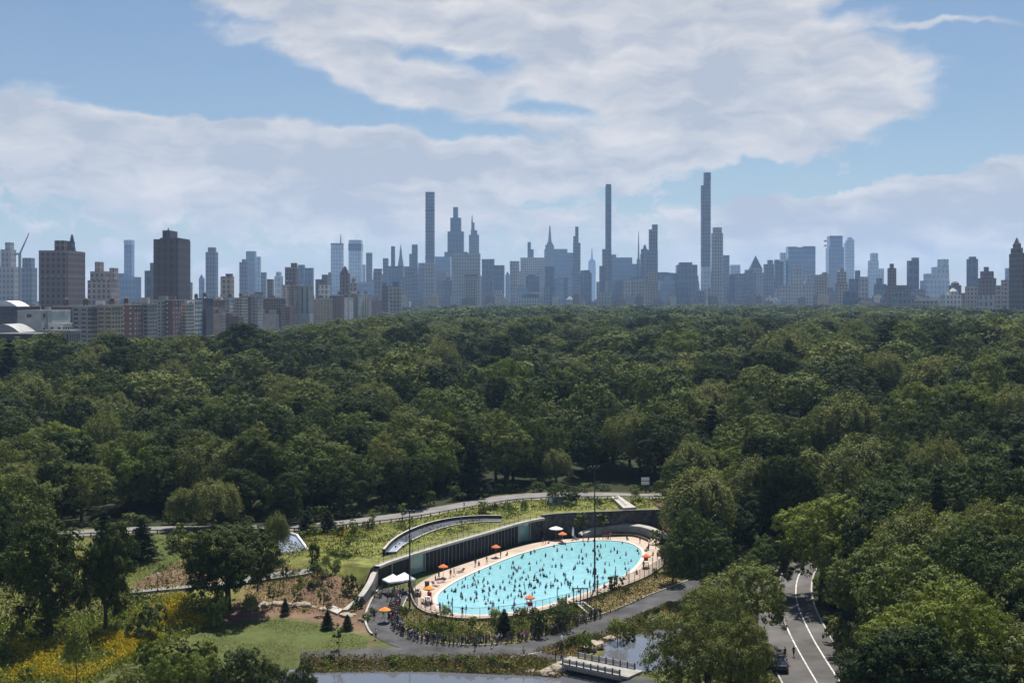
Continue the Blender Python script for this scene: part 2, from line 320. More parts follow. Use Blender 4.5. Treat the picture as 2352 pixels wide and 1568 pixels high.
def axis(fine0, fine1, step, lo, hi, g):
    a = list(np.arange(fine0, fine1+1e-6, step)); s = step
    while a[-1] < hi: s *= g; a.append(a[-1]+s)
    s = step; b = [fine0]
    while b[-1] > lo: s *= g; b.append(b[-1]-s)
    return np.array(b[:0:-1]+a)
gx = axis(-150, 150, 1.25, -14000, 14000, 1.13); gy = axis(168, 400, 1.25, -300, 26000, 1.13)
GX, GY = np.meshgrid(gx, gy); GZ = terrain(GX, GY)
# what grows or lies where: colour per vertex of the sheet
GC = {'wood': (.028, .034, .014), 'lawn': (.082, .098, .03), 'meadow': (.13, .13, .032), 'soil': (.165, .105, .07), 'mulch': (.12, .08, .05), 'straw': (.2, .155, .075), 'bank': (.12, .115, .045), 'city': (.12, .12, .12)}
COLR = np.empty(GX.shape+(3,)); COLR[:] = GC['wood']
def zone(name, D, z=1.0, soft=.8):
    poly = [P(a, b, z) for a, b in D]
    m = inside(poly, GX, GY); d = dist_line([*poly, poly[0]], GX, GY); s = np.where(m, d, -d)
    w = np.clip(s/soft*.5+.5, 0, 1)[..., None]
    COLR[:] = COLR*(1-w)+np.array(GC[name])*w
city = (GX < -330+.03*GY-15) | (GX > 640+.03*GY) | (GY > 4100)
COLR[city] = GC['city']
near = (GY < 330) & (GX < 34) & (GX > -200); COLR[near & (GY < 300)] = (.085, .095, .032)
zone('meadow', [(-200, 1250), (250, 1232), (640, 1226), (880, 1205), (1180, 1150), (1500, 1145), (1530, 1175), (1240, 1188), (880, 1290), (780, 1310), (640, 1345), (300, 1360), (-200, 1400)], 4.5, 3)
zone('lawn', [(300, 1270), (400, 1255), (430, 1290), (400, 1320), (300, 1340)], 3, 2)
zone('lawn', [(200, 1240), (330, 1225), (430, 1235), (420, 1260), (300, 1275), (200, 1290)], 4, 2)
zone('soil', [(300, 1345), (420, 1295), (470, 1310), (520, 1345), (410, 1356), (330, 1362)], 2.2, .8)
zone('soil', [(590, 1290), (640, 1265), (700, 1262), (712, 1300), (690, 1330), (610, 1338)], 3.6, 1)
zone('straw', [(560, 1350), (700, 1340), (790, 1330), (830, 1350), (800, 1390), (740, 1405), (640, 1398), (540, 1390)], 1.8, 1)
zone('soil', [(640, 1355), (760, 1335), (825, 1352), (800, 1390), (700, 1395)], 2.0, 3)
zone('soil', [(500, 1440), (520, 1400), (590, 1388), (690, 1388), (780, 1402), (850, 1430), (852, 1478), (780, 1450), (690, 1425), (600, 1420)], .6, .8)
zone('lawn', [(180, 1600), (300, 1530), (420, 1465), (540, 1432), (640, 1422), (720, 1432), (800, 1450), (852, 1462), (845, 1490), (760, 1506), (640, 1530), (400, 1600)], .1, .6)
zone('bank', [(925, 1395), (960, 1405), (1050, 1425), (1180, 1420), (1300, 1395), (1420, 1352), (1540, 1305), (1600, 1300), (1560, 1350), (1400, 1420), (1300, 1455), (1180, 1480), (1000, 1480), (930, 1462), (902, 1436), (900, 1410), (912, 1380)], .5, 1.0)
zone('straw', [(1340, 1400), (1540, 1310), (1560, 1345), (1400, 1412)], .7, 3)
zone('straw', [(700, 1512), (1000, 1512), (1200, 1512), (1300, 1530), (1290, 1550), (1230, 1545), (1000, 1532), (700, 1535)], -.2, 1)
zone('straw', [(1225, 1498), (1300, 1470), (1420, 1435), (1540, 1390), (1560, 1420), (1400, 1470), (1340, 1510), (1280, 1508)], 0, 1)
zone('mulch', [(850, 1350), (872, 1330), (885, 1360), (862, 1420), (840, 1440), (800, 1410)], .6, 1)
zone('soil', [(1470, 1150), (1530, 1145), (1560, 1200), (1500, 1178)], 6, 2)
zone('soil', [(1690, 1600), (1700, 1480), (1760, 1560), (1780, 1620)], .9, 2)
nx, ny = len(gx), len(gy)
ii = np.arange(nx*ny).reshape(ny, nx)
Q = np.stack([ii[:-1, :-1], ii[:-1, 1:], ii[1:, 1:], ii[1:, :-1]], -1).reshape(-1, 4)
m_ground, t, b = new_mat('ground_mixed')
at = t.nodes.new('ShaderNodeAttribute'); at.attribute_name = 'cover'
n = t.nodes.new('ShaderNodeTexNoise'); n.inputs['Scale'].default_value = .55; n.inputs['Detail'].default_value = 8; n.inputs['Roughness'].default_value = .7
n2_ = t.nodes.new('ShaderNodeTexNoise'); n2_.inputs['Scale'].default_value = .07; n2_.inputs['Detail'].default_value = 5
tcn = t.nodes.new('ShaderNodeTexCoord'); t.links.new(tcn.outputs['Object'], n.inputs['Vector']); t.links.new(tcn.outputs['Object'], n2_.inputs['Vector'])
hs = t.nodes.new('ShaderNodeHueSaturation'); t.links.new(at.outputs['Color'], hs.inputs['Color'])
v1 = math_node(t, 'ADD', math_node(t, 'MULTIPLY', n.outputs['Fac'], 1.3), math_node(t, 'MULTIPLY', n2_.outputs['Fac'], .9)); t.links.new(math_node(t, 'SUBTRACT', v1, .1), hs.inputs['Value'])
t.links.new(math_node(t, 'ADD', math_node(t, 'MULTIPLY', n2_.outputs['Fac'], .06), .47), hs.inputs['Hue'])
t.links.new(hs.outputs[0], b.inputs['Base Color']); b.inputs['Roughness'].default_value = .95; b.inputs['Specular IOR Level'].default_value = .1
bp = t.nodes.new('ShaderNodeBump'); bp.inputs['Strength'].default_value = .5; bp.inputs['Distance'].default_value = .25; t.links.new(n.outputs['Fac'], bp.inputs['Height']); t.links.new(bp.outputs[0], b.inputs['Normal'])
me = mesh_np('ground', np.stack([GX, GY, GZ], -1), Q, [m_ground], smooth=True)
ca = me.color_attributes.new('cover', 'FLOAT_COLOR', 'POINT'); ca.data.foreach_set('color', np.concatenate([COLR, np.ones(GX.shape+(1,))], -1).astype(np.float32).ravel())
ground = link(bpy.data.objects.new('ground', me)); tag(ground, kind='structure')
# ================================================================ plants: meshes
GREENS = [(.030, .048, .020), (.050, .074, .027), (.078, .108, .036), (.104, .136, .044), (.138, .168, .052), (.172, .192, .062), (.094, .118, .046), (.044, .062, .029)]
L_BROAD = leaf_mat('leaf_broad', GREENS)
L_DARK = leaf_mat('leaf_dark', [(.036, .054, .017), (.046, .068, .02), (.058, .08, .024)])
L_LIGHT = leaf_mat('leaf_light', [(.155, .195, .045), (.18, .215, .05), (.13, .18, .042), (.19, .21, .055)])
L_OLIVE = leaf_mat('leaf_olive', [(.17, .185, .062), (.145, .165, .056), (.18, .19, .068)])
L_CONIF = leaf_mat('needle_dark', [(.02, .034, .016), (.027, .042, .02), (.035, .05, .022)], trans=.12)
L_GOLD = leaf_mat('flower_gold', [(.36, .30, .035), (.44, .33, .03), (.27, .27, .04)], trans=.25)
L_YGRN = leaf_mat('leaf_yellow_green', [(.19, .2, .03), (.15, .17, .028), (.22, .21, .035)], trans=.25)
L_DRY = leaf_mat('leaf_dry', [(.2, .15, .07), (.17, .14, .06), (.15, .13, .045)], trans=.15)
M_BARK = mat('bark', (.075, .06, .045), .95, .25, 3)
def leaf_quads(pos, nrm, size, g, elong=1.5):
    n = len(pos); a = g.normal(size=(n, 3)); a -= nrm*(a*nrm).sum(1, keepdims=True); a /= np.linalg.norm(a, axis=1, keepdims=True)+1e-9
    b = np.cross(nrm, a); s = size[:, None]
    V = np.stack([pos-a*s*elong*.5, pos+b*s*.42+nrm*s*.12, pos+a*s*elong*.5, pos-b*s*.42+nrm*s*.12], 1).reshape(-1, 3)
    return V, np.arange(n*4).reshape(n, 4)
def unit(a): return a/(np.linalg.norm(a, axis=1, keepdims=True)+1e-9)
def crown_broad(seed, R, H, zc, nleaf, leaf, nlobe=34, droop=0., lobe=(.24, .4), per=30, ball=None, reach=(.55, .86)):
    """crown in three sizes: limbs' lobes, leaf clumps on the lobes, leaves in the clumps; centre height zc"""
    g = np.random.default_rng(seed)
    d = unit(g.normal(size=(nlobe*3, 3))); d = d[d[:, 2] > -.8][:nlobe]
    rad = g.uniform(*reach, len(d)); wobble = 1+.22*np.sin(d[:, 0]*3+seed)+.16*np.cos(d[:, 1]*4+seed*2)
    C = d*rad[:, None]*wobble[:, None]*np.array([R, R, H/2]); C[:, 2] += zc
    C = np.vstack([C, [[0, 0, zc]], C[:6]*[.4, .4, 1]]); r = R*g.uniform(*lobe, len(C)); r[len(d)] = R*.5
    nclump = max(12, nleaf//per); w = r**2; cnt = np.maximum(1, (nclump*w/w.sum()*1.9).astype(int)); P_, Nn = [], []
    for c, rr, k in zip(C, r, cnt):
        u_ = unit(g.normal(size=(k, 3))); u_[:, 2] = np.where(u_[:, 2] < -.45, -u_[:, 2]*.6, u_[:, 2])
        P_.append(c+u_*(rr*g.uniform(.8, 1.1, (k, 1)))*[1, 1, .88]); Nn.append(u_)
    P_ = np.vstack(P_); Nn = np.vstack(Nn)
    deep = (np.linalg.norm(P_[:, None]-C[None], axis=2) < r[None]*.72).any(1)
    keep = ~deep | (g.random(len(P_)) < .12); P_, Nn = P_[keep], Nn[keep]
    if len(P_) > nclump: sel = g.permutation(len(P_))[:nclump]; P_, Nn = P_[sel], Nn[sel]
    b = ball if ball else leaf*2.6
    off_ = unit(g.normal(size=(len(P_)*per, 3)))*(g.random((len(P_)*per, 1))**.45)*b*np.repeat(g.uniform(.6, 1.25, len(P_)), per)[:, None]
    cn = np.repeat(Nn, per, 0); Q_ = np.repeat(P_, per, 0)+off_*[1, 1, .75]
    nn = unit(cn*.9+unit(off_)*.8+g.normal(size=cn.shape)*.32+[0, 0, .2])
    return leaf_quads(Q_, nn, leaf*g.uniform(.6, 1.35, len(Q_)), g, 1.5)
def crown_conifer(seed, R, H, z0, nleaf, leaf, tiers=11):
    g = np.random.default_rng(seed); t = g.random(nleaf)**.62; t = 1-t
    tier = np.floor(t*tiers)/tiers; a = g.random(nleaf)*2*math.pi
    prof = (1-tier)**.75*R*(1+.26*np.sin(a*5+tier*20+seed)+.2*np.sin(a*2+tier*37)); rr = prof*np.sqrt(g.random(nleaf))**.6
    z = z0+tier*H+(prof-rr)*.28+g.random(nleaf)*H/tiers*.55
    P_ = np.stack([np.cos(a)*rr, np.sin(a)*rr, z], 1); nn = unit(np.stack([np.cos(a)*.5, np.sin(a)*.5, np.ones(nleaf)*.8], 1)+g.normal(size=(nleaf, 3))*.4)
    return leaf_quads(P_, nn, leaf*g.uniform(.6, 1.3, nleaf), g, 1.9)
def crown_willow(seed, R, H, zc, nleaf, leaf):
    g = np.random.default_rng(seed); ns = 150; d = unit(g.normal(size=(ns*3, 3))); d = d[d[:, 2] > -.1][:ns]
    A = d*g.uniform(.5, 1, (len(d), 1))*np.array([R*.9, R*.9, H*.45]); A[:, 2] += zc
    k = nleaf//len(A); L = H*g.uniform(.2, .5, len(A)); P_ = []
    for p, l, q in zip(A, L, d):
        s = g.random(k); o = np.array([q[0], q[1], 0])*R*.16
        P_.append(p+np.outer(s, o)+np.outer(s**1.4, [0, 0, -l])+g.normal(size=(k, 3))*R*.055)
    P_ = np.vstack(P_); c = np.array([0, 0, zc-H*.2]); nn = unit(unit(P_-c)*1.0+g.normal(size=P_.shape)*.6+[0, 0, .2])
    return leaf_quads(P_, nn, leaf*g.uniform(.6, 1.3, len(P_)), g, 2.2)
def trunk_mesh(name, seed, h, r, spread, nl=5):
    g = random.Random(seed); mb = MB()
    mb.tube([(0, 0, -.6), (g.uniform(-.1, .1), g.uniform(-.1, .1), h*.5), (g.uniform(-.3, .3), g.uniform(-.3, .3), h)], [r*1.25, r*.85, r*.5], 7)
    for k in range(nl):
        a = k*2*math.pi/nl+g.uniform(-.4, .4); z = h*g.uniform(.5, .85); s = spread*g.uniform(.6, 1)
        mb.tube([(0, 0, z), (math.cos(a)*s*.5, math.sin(a)*s*.5, z+s*.45), (math.cos(a)*s, math.sin(a)*s, z+s*1.0)], [r*.5, r*.34, r*.14], 5)
    return mb.mesh(name, M_BARK, True)
class Kind:
    def __init__(s, V, Q, mat_, trunk, R, H): s.crown = mesh_np('crown', V, Q, [mat_]); s.trunk = trunk; s.R = R; s.H = H; s.V = V; s.Q = Q; s.mat = mat_
    def merged(s, nm):
        """crown and trunk in one mesh, for the far wood"""
        tv = np.array([v.co for v in s.trunk.vertices]); b = len(s.V)
        fs = [list(q) for q in s.Q.tolist()]+[[i+b for i in p.vertices] for p in s.trunk.polygons]
        me = bpy.data.meshes.new(nm); me.from_pydata(np.vstack([s.V, tv]).tolist(), [], fs); me.materials.append(s.mat); me.materials.append(M_BARK)
        me.polygons.foreach_set('material_index', np.array([0]*len(s.Q)+[1]*len(s.trunk.polygons), dtype=np.int32)); me.update(); return me
K = {}
# near kinds (leaf about 0.35 m), middle kinds and far kinds, all for a tree about 18 m tall
for i in range(4):
    K[f'near{i}'] = Kind(*crown_broad(20+i, 7.4+.5*(i % 2), 14.6+i % 3, 9.0, 27000, .27, 36+6*i, 0, (.24, .40), 30, .72, (.5, .76)), L_BROAD, trunk_mesh('trunk', i, 8, .42, 4.5), 7.6, 17.6)
for i in range(5):
    K[f'mid{i}'] = Kind(*crown_broad(40+i, 7.2+.4*(i % 3), 14+i % 3, 9.0, 8000, .46, 26+3*i, 0, (.34, .5), 18, .95, (.42, .62)), L_BROAD, trunk_mesh('trunk', 10+i, 8, .42, 4.5, 4), 7.4, 17.2)
for i in range(4):
    K[f'far{i}'] = Kind(*crown_broad(60+i, 7.4, 14, 9.0, 1900, .95, 20+3*i, 0, (.36, .52), 9, 1.3, (.4, .6)), L_BROAD, trunk_mesh('trunk', 20+i, 7, .42, 3, 2), 7.5, 17)
K['dark0'] = Kind(*crown_broad(80, 8.0, 14.4, 8.2, 44000, .28, 56, 0, (.22, .36), 40, .8, (.5, .78)), L_DARK, trunk_mesh('trunk', 30, 7, .5, 5), 8.2, 16.2)
K['dark1'] = Kind(*crown_broad(81, 7.0, 16, 9.0, 26000, .27, 50, 0, (.16, .32), 30, .75), L_DARK, trunk_mesh('trunk', 31, 8, .5, 5), 7, 18)
K['light0'] = Kind(*crown_broad(85, 8.2, 14.6, 8.6, 28000, .27, 56, 0, (.17, .3), 30, .72), L_LIGHT, trunk_mesh('trunk', 32, 7, .5, 5), 8.5, 16.6)
K['olive0'] = Kind(*crown_willow(90, 8, 14, 10, 22000, .26), L_OLIVE, trunk_mesh('trunk', 33, 8, .4, 5), 8, 16)
K['olive1'] = Kind(*crown_willow(91, 7, 15, 11, 20000, .27), L_OLIVE, trunk_mesh('trunk', 34, 9, .35, 4), 7, 17)
K['big0'] = Kind(*crown_broad(86, 8.2, 14.6, 8.6, 60000, .17, 80, 0, (.14, .26), 40, .5), L_LIGHT, trunk_mesh('trunk', 43, 7, .5, 5), 8.3, 16.4)
K['big1'] = Kind(*crown_broad(92, 8, 14.4, 8.4, 60000, .16, 90, 0, (.13, .27), 34, .6, (.55, .88)), L_OLIVE, trunk_mesh('trunk', 44, 8, .4, 5), 8, 15.6)
K['conif0'] = Kind(*crown_conifer(95, 3.0, 11.5, 1.0, 7000, .3, 13), L_CONIF, trunk_mesh('trunk', 35, 10, .2, .5, 0), 3, 12.5)
K['conif1'] = Kind(*crown_conifer(96, 4.2, 15.5, 1.5, 9000, .36, 12), L_CONIF, trunk_mesh('trunk', 36, 14, .28, .5, 0), 4.2, 17)
K['bush0'] = Kind(*crown_broad(100, 1.6, 2.2, 1.0, 900, .26, 16, 0, (.3, .5), 14, .3), L_BROAD, trunk_mesh('trunk', 37, 1.0, .06, .5, 3), 1.6, 2.1)
K['bush1'] = Kind(*crown_broad(101, 1.6, 2.0, .95, 900, .26, 18, 0, (.25, .45), 14, .3), L_LIGHT, trunk_mesh('trunk', 38, 1.0, .06, .5, 3), 1.6, 2.0)
K['bush2'] = Kind(*crown_broad(102, 1.5, 2.0, .95, 700, .26, 14, 0, (.3, .5), 14, .3), L_DARK, trunk_mesh('trunk', 39, 1.0, .06, .5, 3), 1.5, 2.0)
K['sap0'] = Kind(*crown_broad(103, 1.3, 3.4, 3.0, 700, .24, 22, 0, (.2, .4), 12, .3), L_LIGHT, trunk_mesh('trunk', 40, 3.2, .07, .6, 4), 1.3, 4.6)
K['sap1'] = Kind(*crown_broad(104, 1.2, 3.2, 3.0, 420, .24, 20, 0, (.2, .4), 12, .3), L_BROAD, trunk_mesh('trunk', 41, 3.2, .07, .6, 4), 1.2, 4.5)
K['sap2'] = Kind(*crown_willow(105, 1.6, 4, 3.4, 1400, .16), L_LIGHT, trunk_mesh('trunk', 42, 3.2, .07, .6, 4), 1.6, 5)
def plant(name, kind, loc, h, w, label, cat, group=None, rz=None):
    """a plant of kind scaled to height h and width w"""
    k = K[kind]; o = empty(name, loc, label, cat, group, rnd.uniform(0, 6.28) if rz is None else rz)
    sx = w/(2*k.R); o.scale = (sx, sx, h/k.H)
    for nm, me in (('trunk', k.trunk), ('crown', k.crown)): link(bpy.data.objects.new(nm, me), o)
    return o
def plant_px(name, kind, cx, base, top, wpx, z, label, cat='tree', group=None):
    p = P(cx, base, z); d = p.y
    return plant(name, kind, (p.x, p.y, TZ(p.x, p.y)-.05), (base-top)/F*d, wpx/F*d, label, cat, group)
# ================================================================ people
def skin_mesh(name, nodes, edges, root=0, sub=1):
    """one continuous body grown along a skeleton: nodes (x, y, z, rx, ry)"""
    me = bpy.data.meshes.new(name); me.from_pydata([n[:3] for n in nodes], edges, []); o = bpy.data.objects.new(name, me); COL.objects.link(o)
    sm = o.modifiers.new('skin', 'SKIN'); sm.use_smooth_shade = True
    for i, n in enumerate(nodes):
        d = me.skin_vertices[0].data[i]; d.radius = (n[3], n[4] if len(n) > 4 else n[3]); d.use_root = (i == root)
    if sub: ss = o.modifiers.new('sub', 'SUBSURF'); ss.levels = sub; ss.render_levels = sub
    dg = bpy.context.evaluated_depsgraph_get(); r = bpy.data.meshes.new_from_object(o.evaluated_get(dg)); r.name = name
    bpy.data.objects.remove(o); bpy.data.meshes.remove(me); return r
def figure(pose):
    """joint positions of a 1.72 m person facing -Y"""
    J = {'pel': (0, 0, .93), 'wai': (0, 0, 1.08), 'che': (0, -.01, 1.28), 'nec': (0, 0, 1.47), 'hea': (0, -.02, 1.60), 'top': (0, -.01, 1.70)}
    for s, n in ((-1, 'l'), (1, 'r')):
        J['hip'+n] = (s*.09, 0, .88); J['kne'+n] = (s*.10, -.01, .48); J['ank'+n] = (s*.10, .01, .09); J['toe'+n] = (s*.11, -.13, .04)
        J['sho'+n] = (s*.17, 0, 1.40); J['elb'+n] = (s*.23, .02, 1.13); J['wri'+n] = (s*.24, -.06, .90); J['han'+n] = (s*.235, -.09, .80)
    def mv(k, d): J[k] = tuple(a+b for a, b in zip(J[k], d))
    if pose == 'walk':
        mv('knel', (0, -.20, .03)); mv('ankl', (0, -.28, .02)); mv('toel', (0, -.28, .05)); mv('kner', (0, .06, 0)); mv('ankr', (0, .30, .06)); mv('toer', (0, .27, 0))
        mv('elbl', (0, .1, 0)); mv('wril', (0, .22, .04)); mv('hanl', (0, .24, .06)); mv('elbr', (0, -.06, 0)); mv('wrir', (0, -.22, .06)); mv('hanr', (0, -.28, .1))
    if pose == 'reach':
        J['elbl'] = (-.36, -.04, 1.30); J['wril'] = (-.5, -.1, 1.42); J['hanl'] = (-.56, -.12, 1.48); J['elbr'] = (.36, -.08, 1.25); J['wrir'] = (.50, -.2, 1.22); J['hanr'] = (.58, -.24, 1.2)
    if pose == 'arm_up':
        J['elbr'] = (.28, 0, 1.58); J['wrir'] = (.24, -.04, 1.82); J['hanr'] = (.23, -.05, 1.92); mv('elbl', (-.08, -.02, .02)); mv('wril', (.06, -.12, .1)); mv('hanl', (.12, -.12, .14))
    if pose == 'sit':
        for k in J: J[k] = (J[k][0], J[k][1], J[k][2]-.44)
        for n, s in (('l', -1), ('r', 1)):
            J['kne'+n] = (s*.13, -.42, .46); J['ank'+n] = (s*.13, -.44, .08); J['toe'+n] = (s*.13, -.57, .04); J['wri'+n] = (s*.17, -.26, .56); J['han'+n] = (s*.16, -.34, .53)
    if pose == 'lie':
        for k in J: x, y, z = J[k]; J[k] = (x*1.1, z-.9, .14+(-y)*.8 if 'toe' not in k else .2)
    R = {'pel': .135, 'wai': .115, 'che': .135, 'nec': .055, 'hea': .088, 'top': .075, 'hip': .095, 'kne': .062, 'ank': .042, 'toe': .036, 'sho': .062, 'elb': .044, 'wri': .032, 'han': .034}
    names = list(J); nodes = []
    for k in names:
        r = R[k[:3]]; flat = .72 if k in ('pel', 'wai', 'che') else 1
        nodes.append((*J[k], r, r*flat))
    E = [('pel', 'wai'), ('wai', 'che'), ('che', 'nec'), ('nec', 'hea'), ('hea', 'top')]
    for n in 'lr': E += [('pel', 'hip'+n), ('hip'+n, 'kne'+n), ('kne'+n, 'ank'+n), ('ank'+n, 'toe'+n), ('che', 'sho'+n), ('sho'+n, 'elb'+n), ('elb'+n, 'wri'+n), ('wri'+n, 'han'+n)]
    ed = [(names.index(a), names.index(b)) for a, b in E]
    body = skin_mesh('person', nodes, ed, names.index('pel'), 1)
    def cloth(nm, ks, es, grow):
        nd = [(*J[k], R[k[:3]]+grow, (R[k[:3]]+grow)*(.75 if k in ('pel', 'wai', 'che') else 1)) for k in ks]; return skin_mesh(nm, nd, [(ks.index(a), ks.index(b)) for a, b in es], 0, 1)
    mid = lambda a, b, f: tuple(p+(q-p)*f for p, q in zip(J[a], J[b]))
    J['slel'] = mid('shol', 'elbl', .6); J['sler'] = mid('shor', 'elbr', .6); R['sle'] = .055; J['thil'] = mid('hipl', 'knel', .7); J['thir'] = mid('hipr', 'kner', .7); R['thi'] = .085; J['bas'] = mid('che', 'nec', .6); R['bas'] = .085
    shirt = cloth('shirt', ['pel', 'wai', 'che', 'bas', 'shol', 'shor', 'slel', 'sler'], [('pel', 'wai'), ('wai', 'che'), ('che', 'bas'), ('che', 'shol'), ('che', 'shor'), ('shol', 'slel'), ('shor', 'sler')], .022)
    shorts = cloth('shorts', ['pel', 'hipl', 'hipr', 'thil', 'thir', 'wai'], [('pel', 'hipl'), ('pel', 'hipr'), ('hipl', 'thil'), ('hipr', 'thir'), ('pel', 'wai')], .016)
    bm = bmesh.new(); bmesh.ops.create_icosphere(bm, subdivisions=1, radius=.112); h = Vector(J['top'])
    for v in bm.verts:
        v.co.z *= .9
        if v.co.y < -.03 and v.co.z < .02: v.co.y *= .45
    bmesh.ops.translate(bm, verts=bm.verts, vec=h+Vector((0, .022, -.035)) if pose != 'lie' else h); hair = bpy.data.meshes.new('hair'); bm.to_mesh(hair); bm.free(); hair.polygons.foreach_set('use_smooth', np.ones(len(hair.polygons), bool))
    return body, shirt, shorts, hair
SKIN = [mat('skin_%d' % i, c, .6, .05, 4) for i, c in enumerate(((.09, .045, .028), (.17, .09, .055), (.05, .026, .018), (.32, .19, .13), (.12, .065, .04)))]
HAIR = [mat('hair_%d' % i, c, .7, .1, 8) for i, c in enumerate(((.012, .01, .009), (.03, .018, .012), (.07, .045, .025)))]
CLOTH = {n_: mat('cloth_'+n_, c, .85, .08, 3) for n_, c in (('white', (.72, .72, .72)), ('black', (.02, .02, .023)), ('navy', (.025, .035, .09)), ('red', (.38, .04, .05)), ('grey', (.22, .22, .23)), ('blue', (.08, .18, .42)), ('pink', (.55, .22, .28)), ('green', (.06, .16, .07)), ('purple', (.13, .04, .14)), ('khaki', (.28, .22, .14)))}
FIG = {p: figure(p) for p in ('stand', 'walk', 'reach', 'arm_up', 'sit', 'lie')}
# ================================================================ the wood
CLEAR = [P(a, b, 3) for a, b in ((-500, 1245), (0, 1232), (270, 1207), (650, 1212), (800, 1200), (1000, 1172), (1180, 1146), (1330, 1140), (1550, 1140), (1548, 1250), (1640, 1330), (1785, 1330), (1790, 1275), (1865, 1275), (1885, 1330), (1905, 1400), (2110, 1700), (-500, 1700))]
LAWNS = [([(60, 1040), (95, 1035), (85, 1085), (45, 1080)], 5), ([(1078, 862), (1130, 862), (1122, 838), (1085, 836)], 11), ([(1318, 862), (1360, 862), (1350, 836), (1325, 838)], 11), ([(1080, 741), (1140, 741), (1140, 736), (1080, 736)], 20), ([(180, 1185), (235, 1185), (235, 1165), (190, 1160)], 5)]
LAWNS_W = [[P(a, b, z) for a, b in D] for D, z in LAWNS]
spots = []
y = 150.0
while y < 3900:
    sp = 10.8 if y < 385 else 16.8 if y < 520 else 20 if y < 700 else 23 if y < 1100 else 22 if y < 1800 else 24
    half = y*.43+14
    xs = np.arange(-half, half, sp)+rng.uniform(-.42, .42, int(math.ceil(2*half/sp)))*sp
    ys = y+rng.uniform(-.45, .45, len(xs))*sp
    ok = ~inside(CLEAR, xs, ys) & (xs > -330+.03*ys+12) & (xs < 640+.03*ys)
    ok &= dist_line(BACKROAD, xs, ys) > 6.2
    ok &= dist_line(offset_line(DRIVE, -.7), xs, ys) > 11.5
    ok &= (ys > 205) | (xs > 48)
    for L in LAWNS_W: ok &= ~inside(L, xs, ys)
    for a, b in zip(xs[ok], ys[ok]): spots.append((a, b))
    y += sp*.92
spots = np.array(spots)
ns = len(spots); sz = terrain(spots[:, 0], spots[:, 1])
hh = (9.5+15*rng.random(ns)**.85)*np.interp(spots[:, 1], [330, 600, 1000], [.92, 1.14, 1.22])+np.where((spots[:, 0] > 60) & (spots[:, 1] < 700), 1.5, 0)+2.2*np.sin(spots[:, 0]*.03)*np.sin(spots[:, 1]*.021)
ww = (6.5+hh*.5)*rng.uniform(.78, 1.2, ns)*np.interp(spots[:, 1], [330, 600, 1000, 2000], [.95, 1.3, 1.55, 1.7])
hh *= np.where((spots[:, 0] < -190+.03*spots[:, 1]) & (spots[:, 1] > 680) & (spots[:, 1] < 2600), .82, 1)
# the 300 trees that show largest stand as trees of their own
dist = np.hypot(spots[:, 0], spots[:, 1]); order = np.argsort(dist/hh)
inview = np.abs(spots[:, 0]) < spots[:, 1]*.415+6
first = [i for i in order if inview[i]][:270]
own = np.zeros(ns, bool); own[first] = True
far_i = np.nonzero(~own)[0]
def wood_label(x, y, kind):
    look = {'near': 'rounded green tree', 'mid': 'rounded green tree', 'dark': 'dark green tree', 'light': 'bright green tree', 'olive': 'feathery olive tree', 'coni': 'dark pointed conifer'}[kind]
    py = HY+(CAMZ-15-float(base_h(np.array([x]), np.array([y]))[0]))/y*F
    if x > 52+(y-200)*.16 and y < 300: place = 'beside the drive'
    elif py > 1150: place = 'at the wood edge'
    elif py > 1050: place = 'near the wood front'
    elif py > 960: place = 'low in the wood'
    elif py > 890: place = 'halfway up the wood'
    else: place = 'high in the wood'
    return f'{look} {place}, below {column(x, y)}', f'{look}s {place} below {column(x, y)}'
WOOD_TREES = []
for i in first:
    x, y = spots[i]; r = rnd.random()
    k = ('near%d' % rnd.randrange(4)) if dist[i] < 400 else ('mid%d' % rnd.randrange(5))
    if r < .13: k = rnd.choice(('dark0', 'dark1'))
    elif r < .2: k = rnd.choice(('olive0', 'olive1'))
    elif r < .26: k = 'light0'
    elif r < .30: k = 'conif1'
    lab, grp = wood_label(x, y, k[:4] if k[:4] in ('near', 'dark', 'coni') else k.rstrip('0123456789'))
    w = ww[i]*(.62 if k == 'conif1' else 1)
    WOOD_TREES.append(plant('conifer_tree' if k == 'conif1' else 'broadleaf_tree', k, (x, y, sz[i]-.2), hh[i], w, lab, 'tree', grp))
ORD = ['nearest', 'second nearest', 'third nearest', 'fourth nearest', 'fifth nearest', 'sixth nearest', 'seventh nearest', 'eighth nearest', 'ninth nearest', 'tenth nearest', 'eleventh nearest', 'twelfth nearest', 'thirteenth nearest', 'fourteenth nearest', 'fifteenth nearest', 'sixteenth nearest', 'seventeenth nearest', 'eighteenth nearest']
byl = {}
for o in WOOD_TREES: byl.setdefault(o['label'], []).append(o)
for lb, os_ in byl.items():
    if 1 < len(os_) <= len(ORD):
        for o, w_ in zip(sorted(os_, key=lambda q: q.location.length), ORD): o['label'] = w_+' '+lb
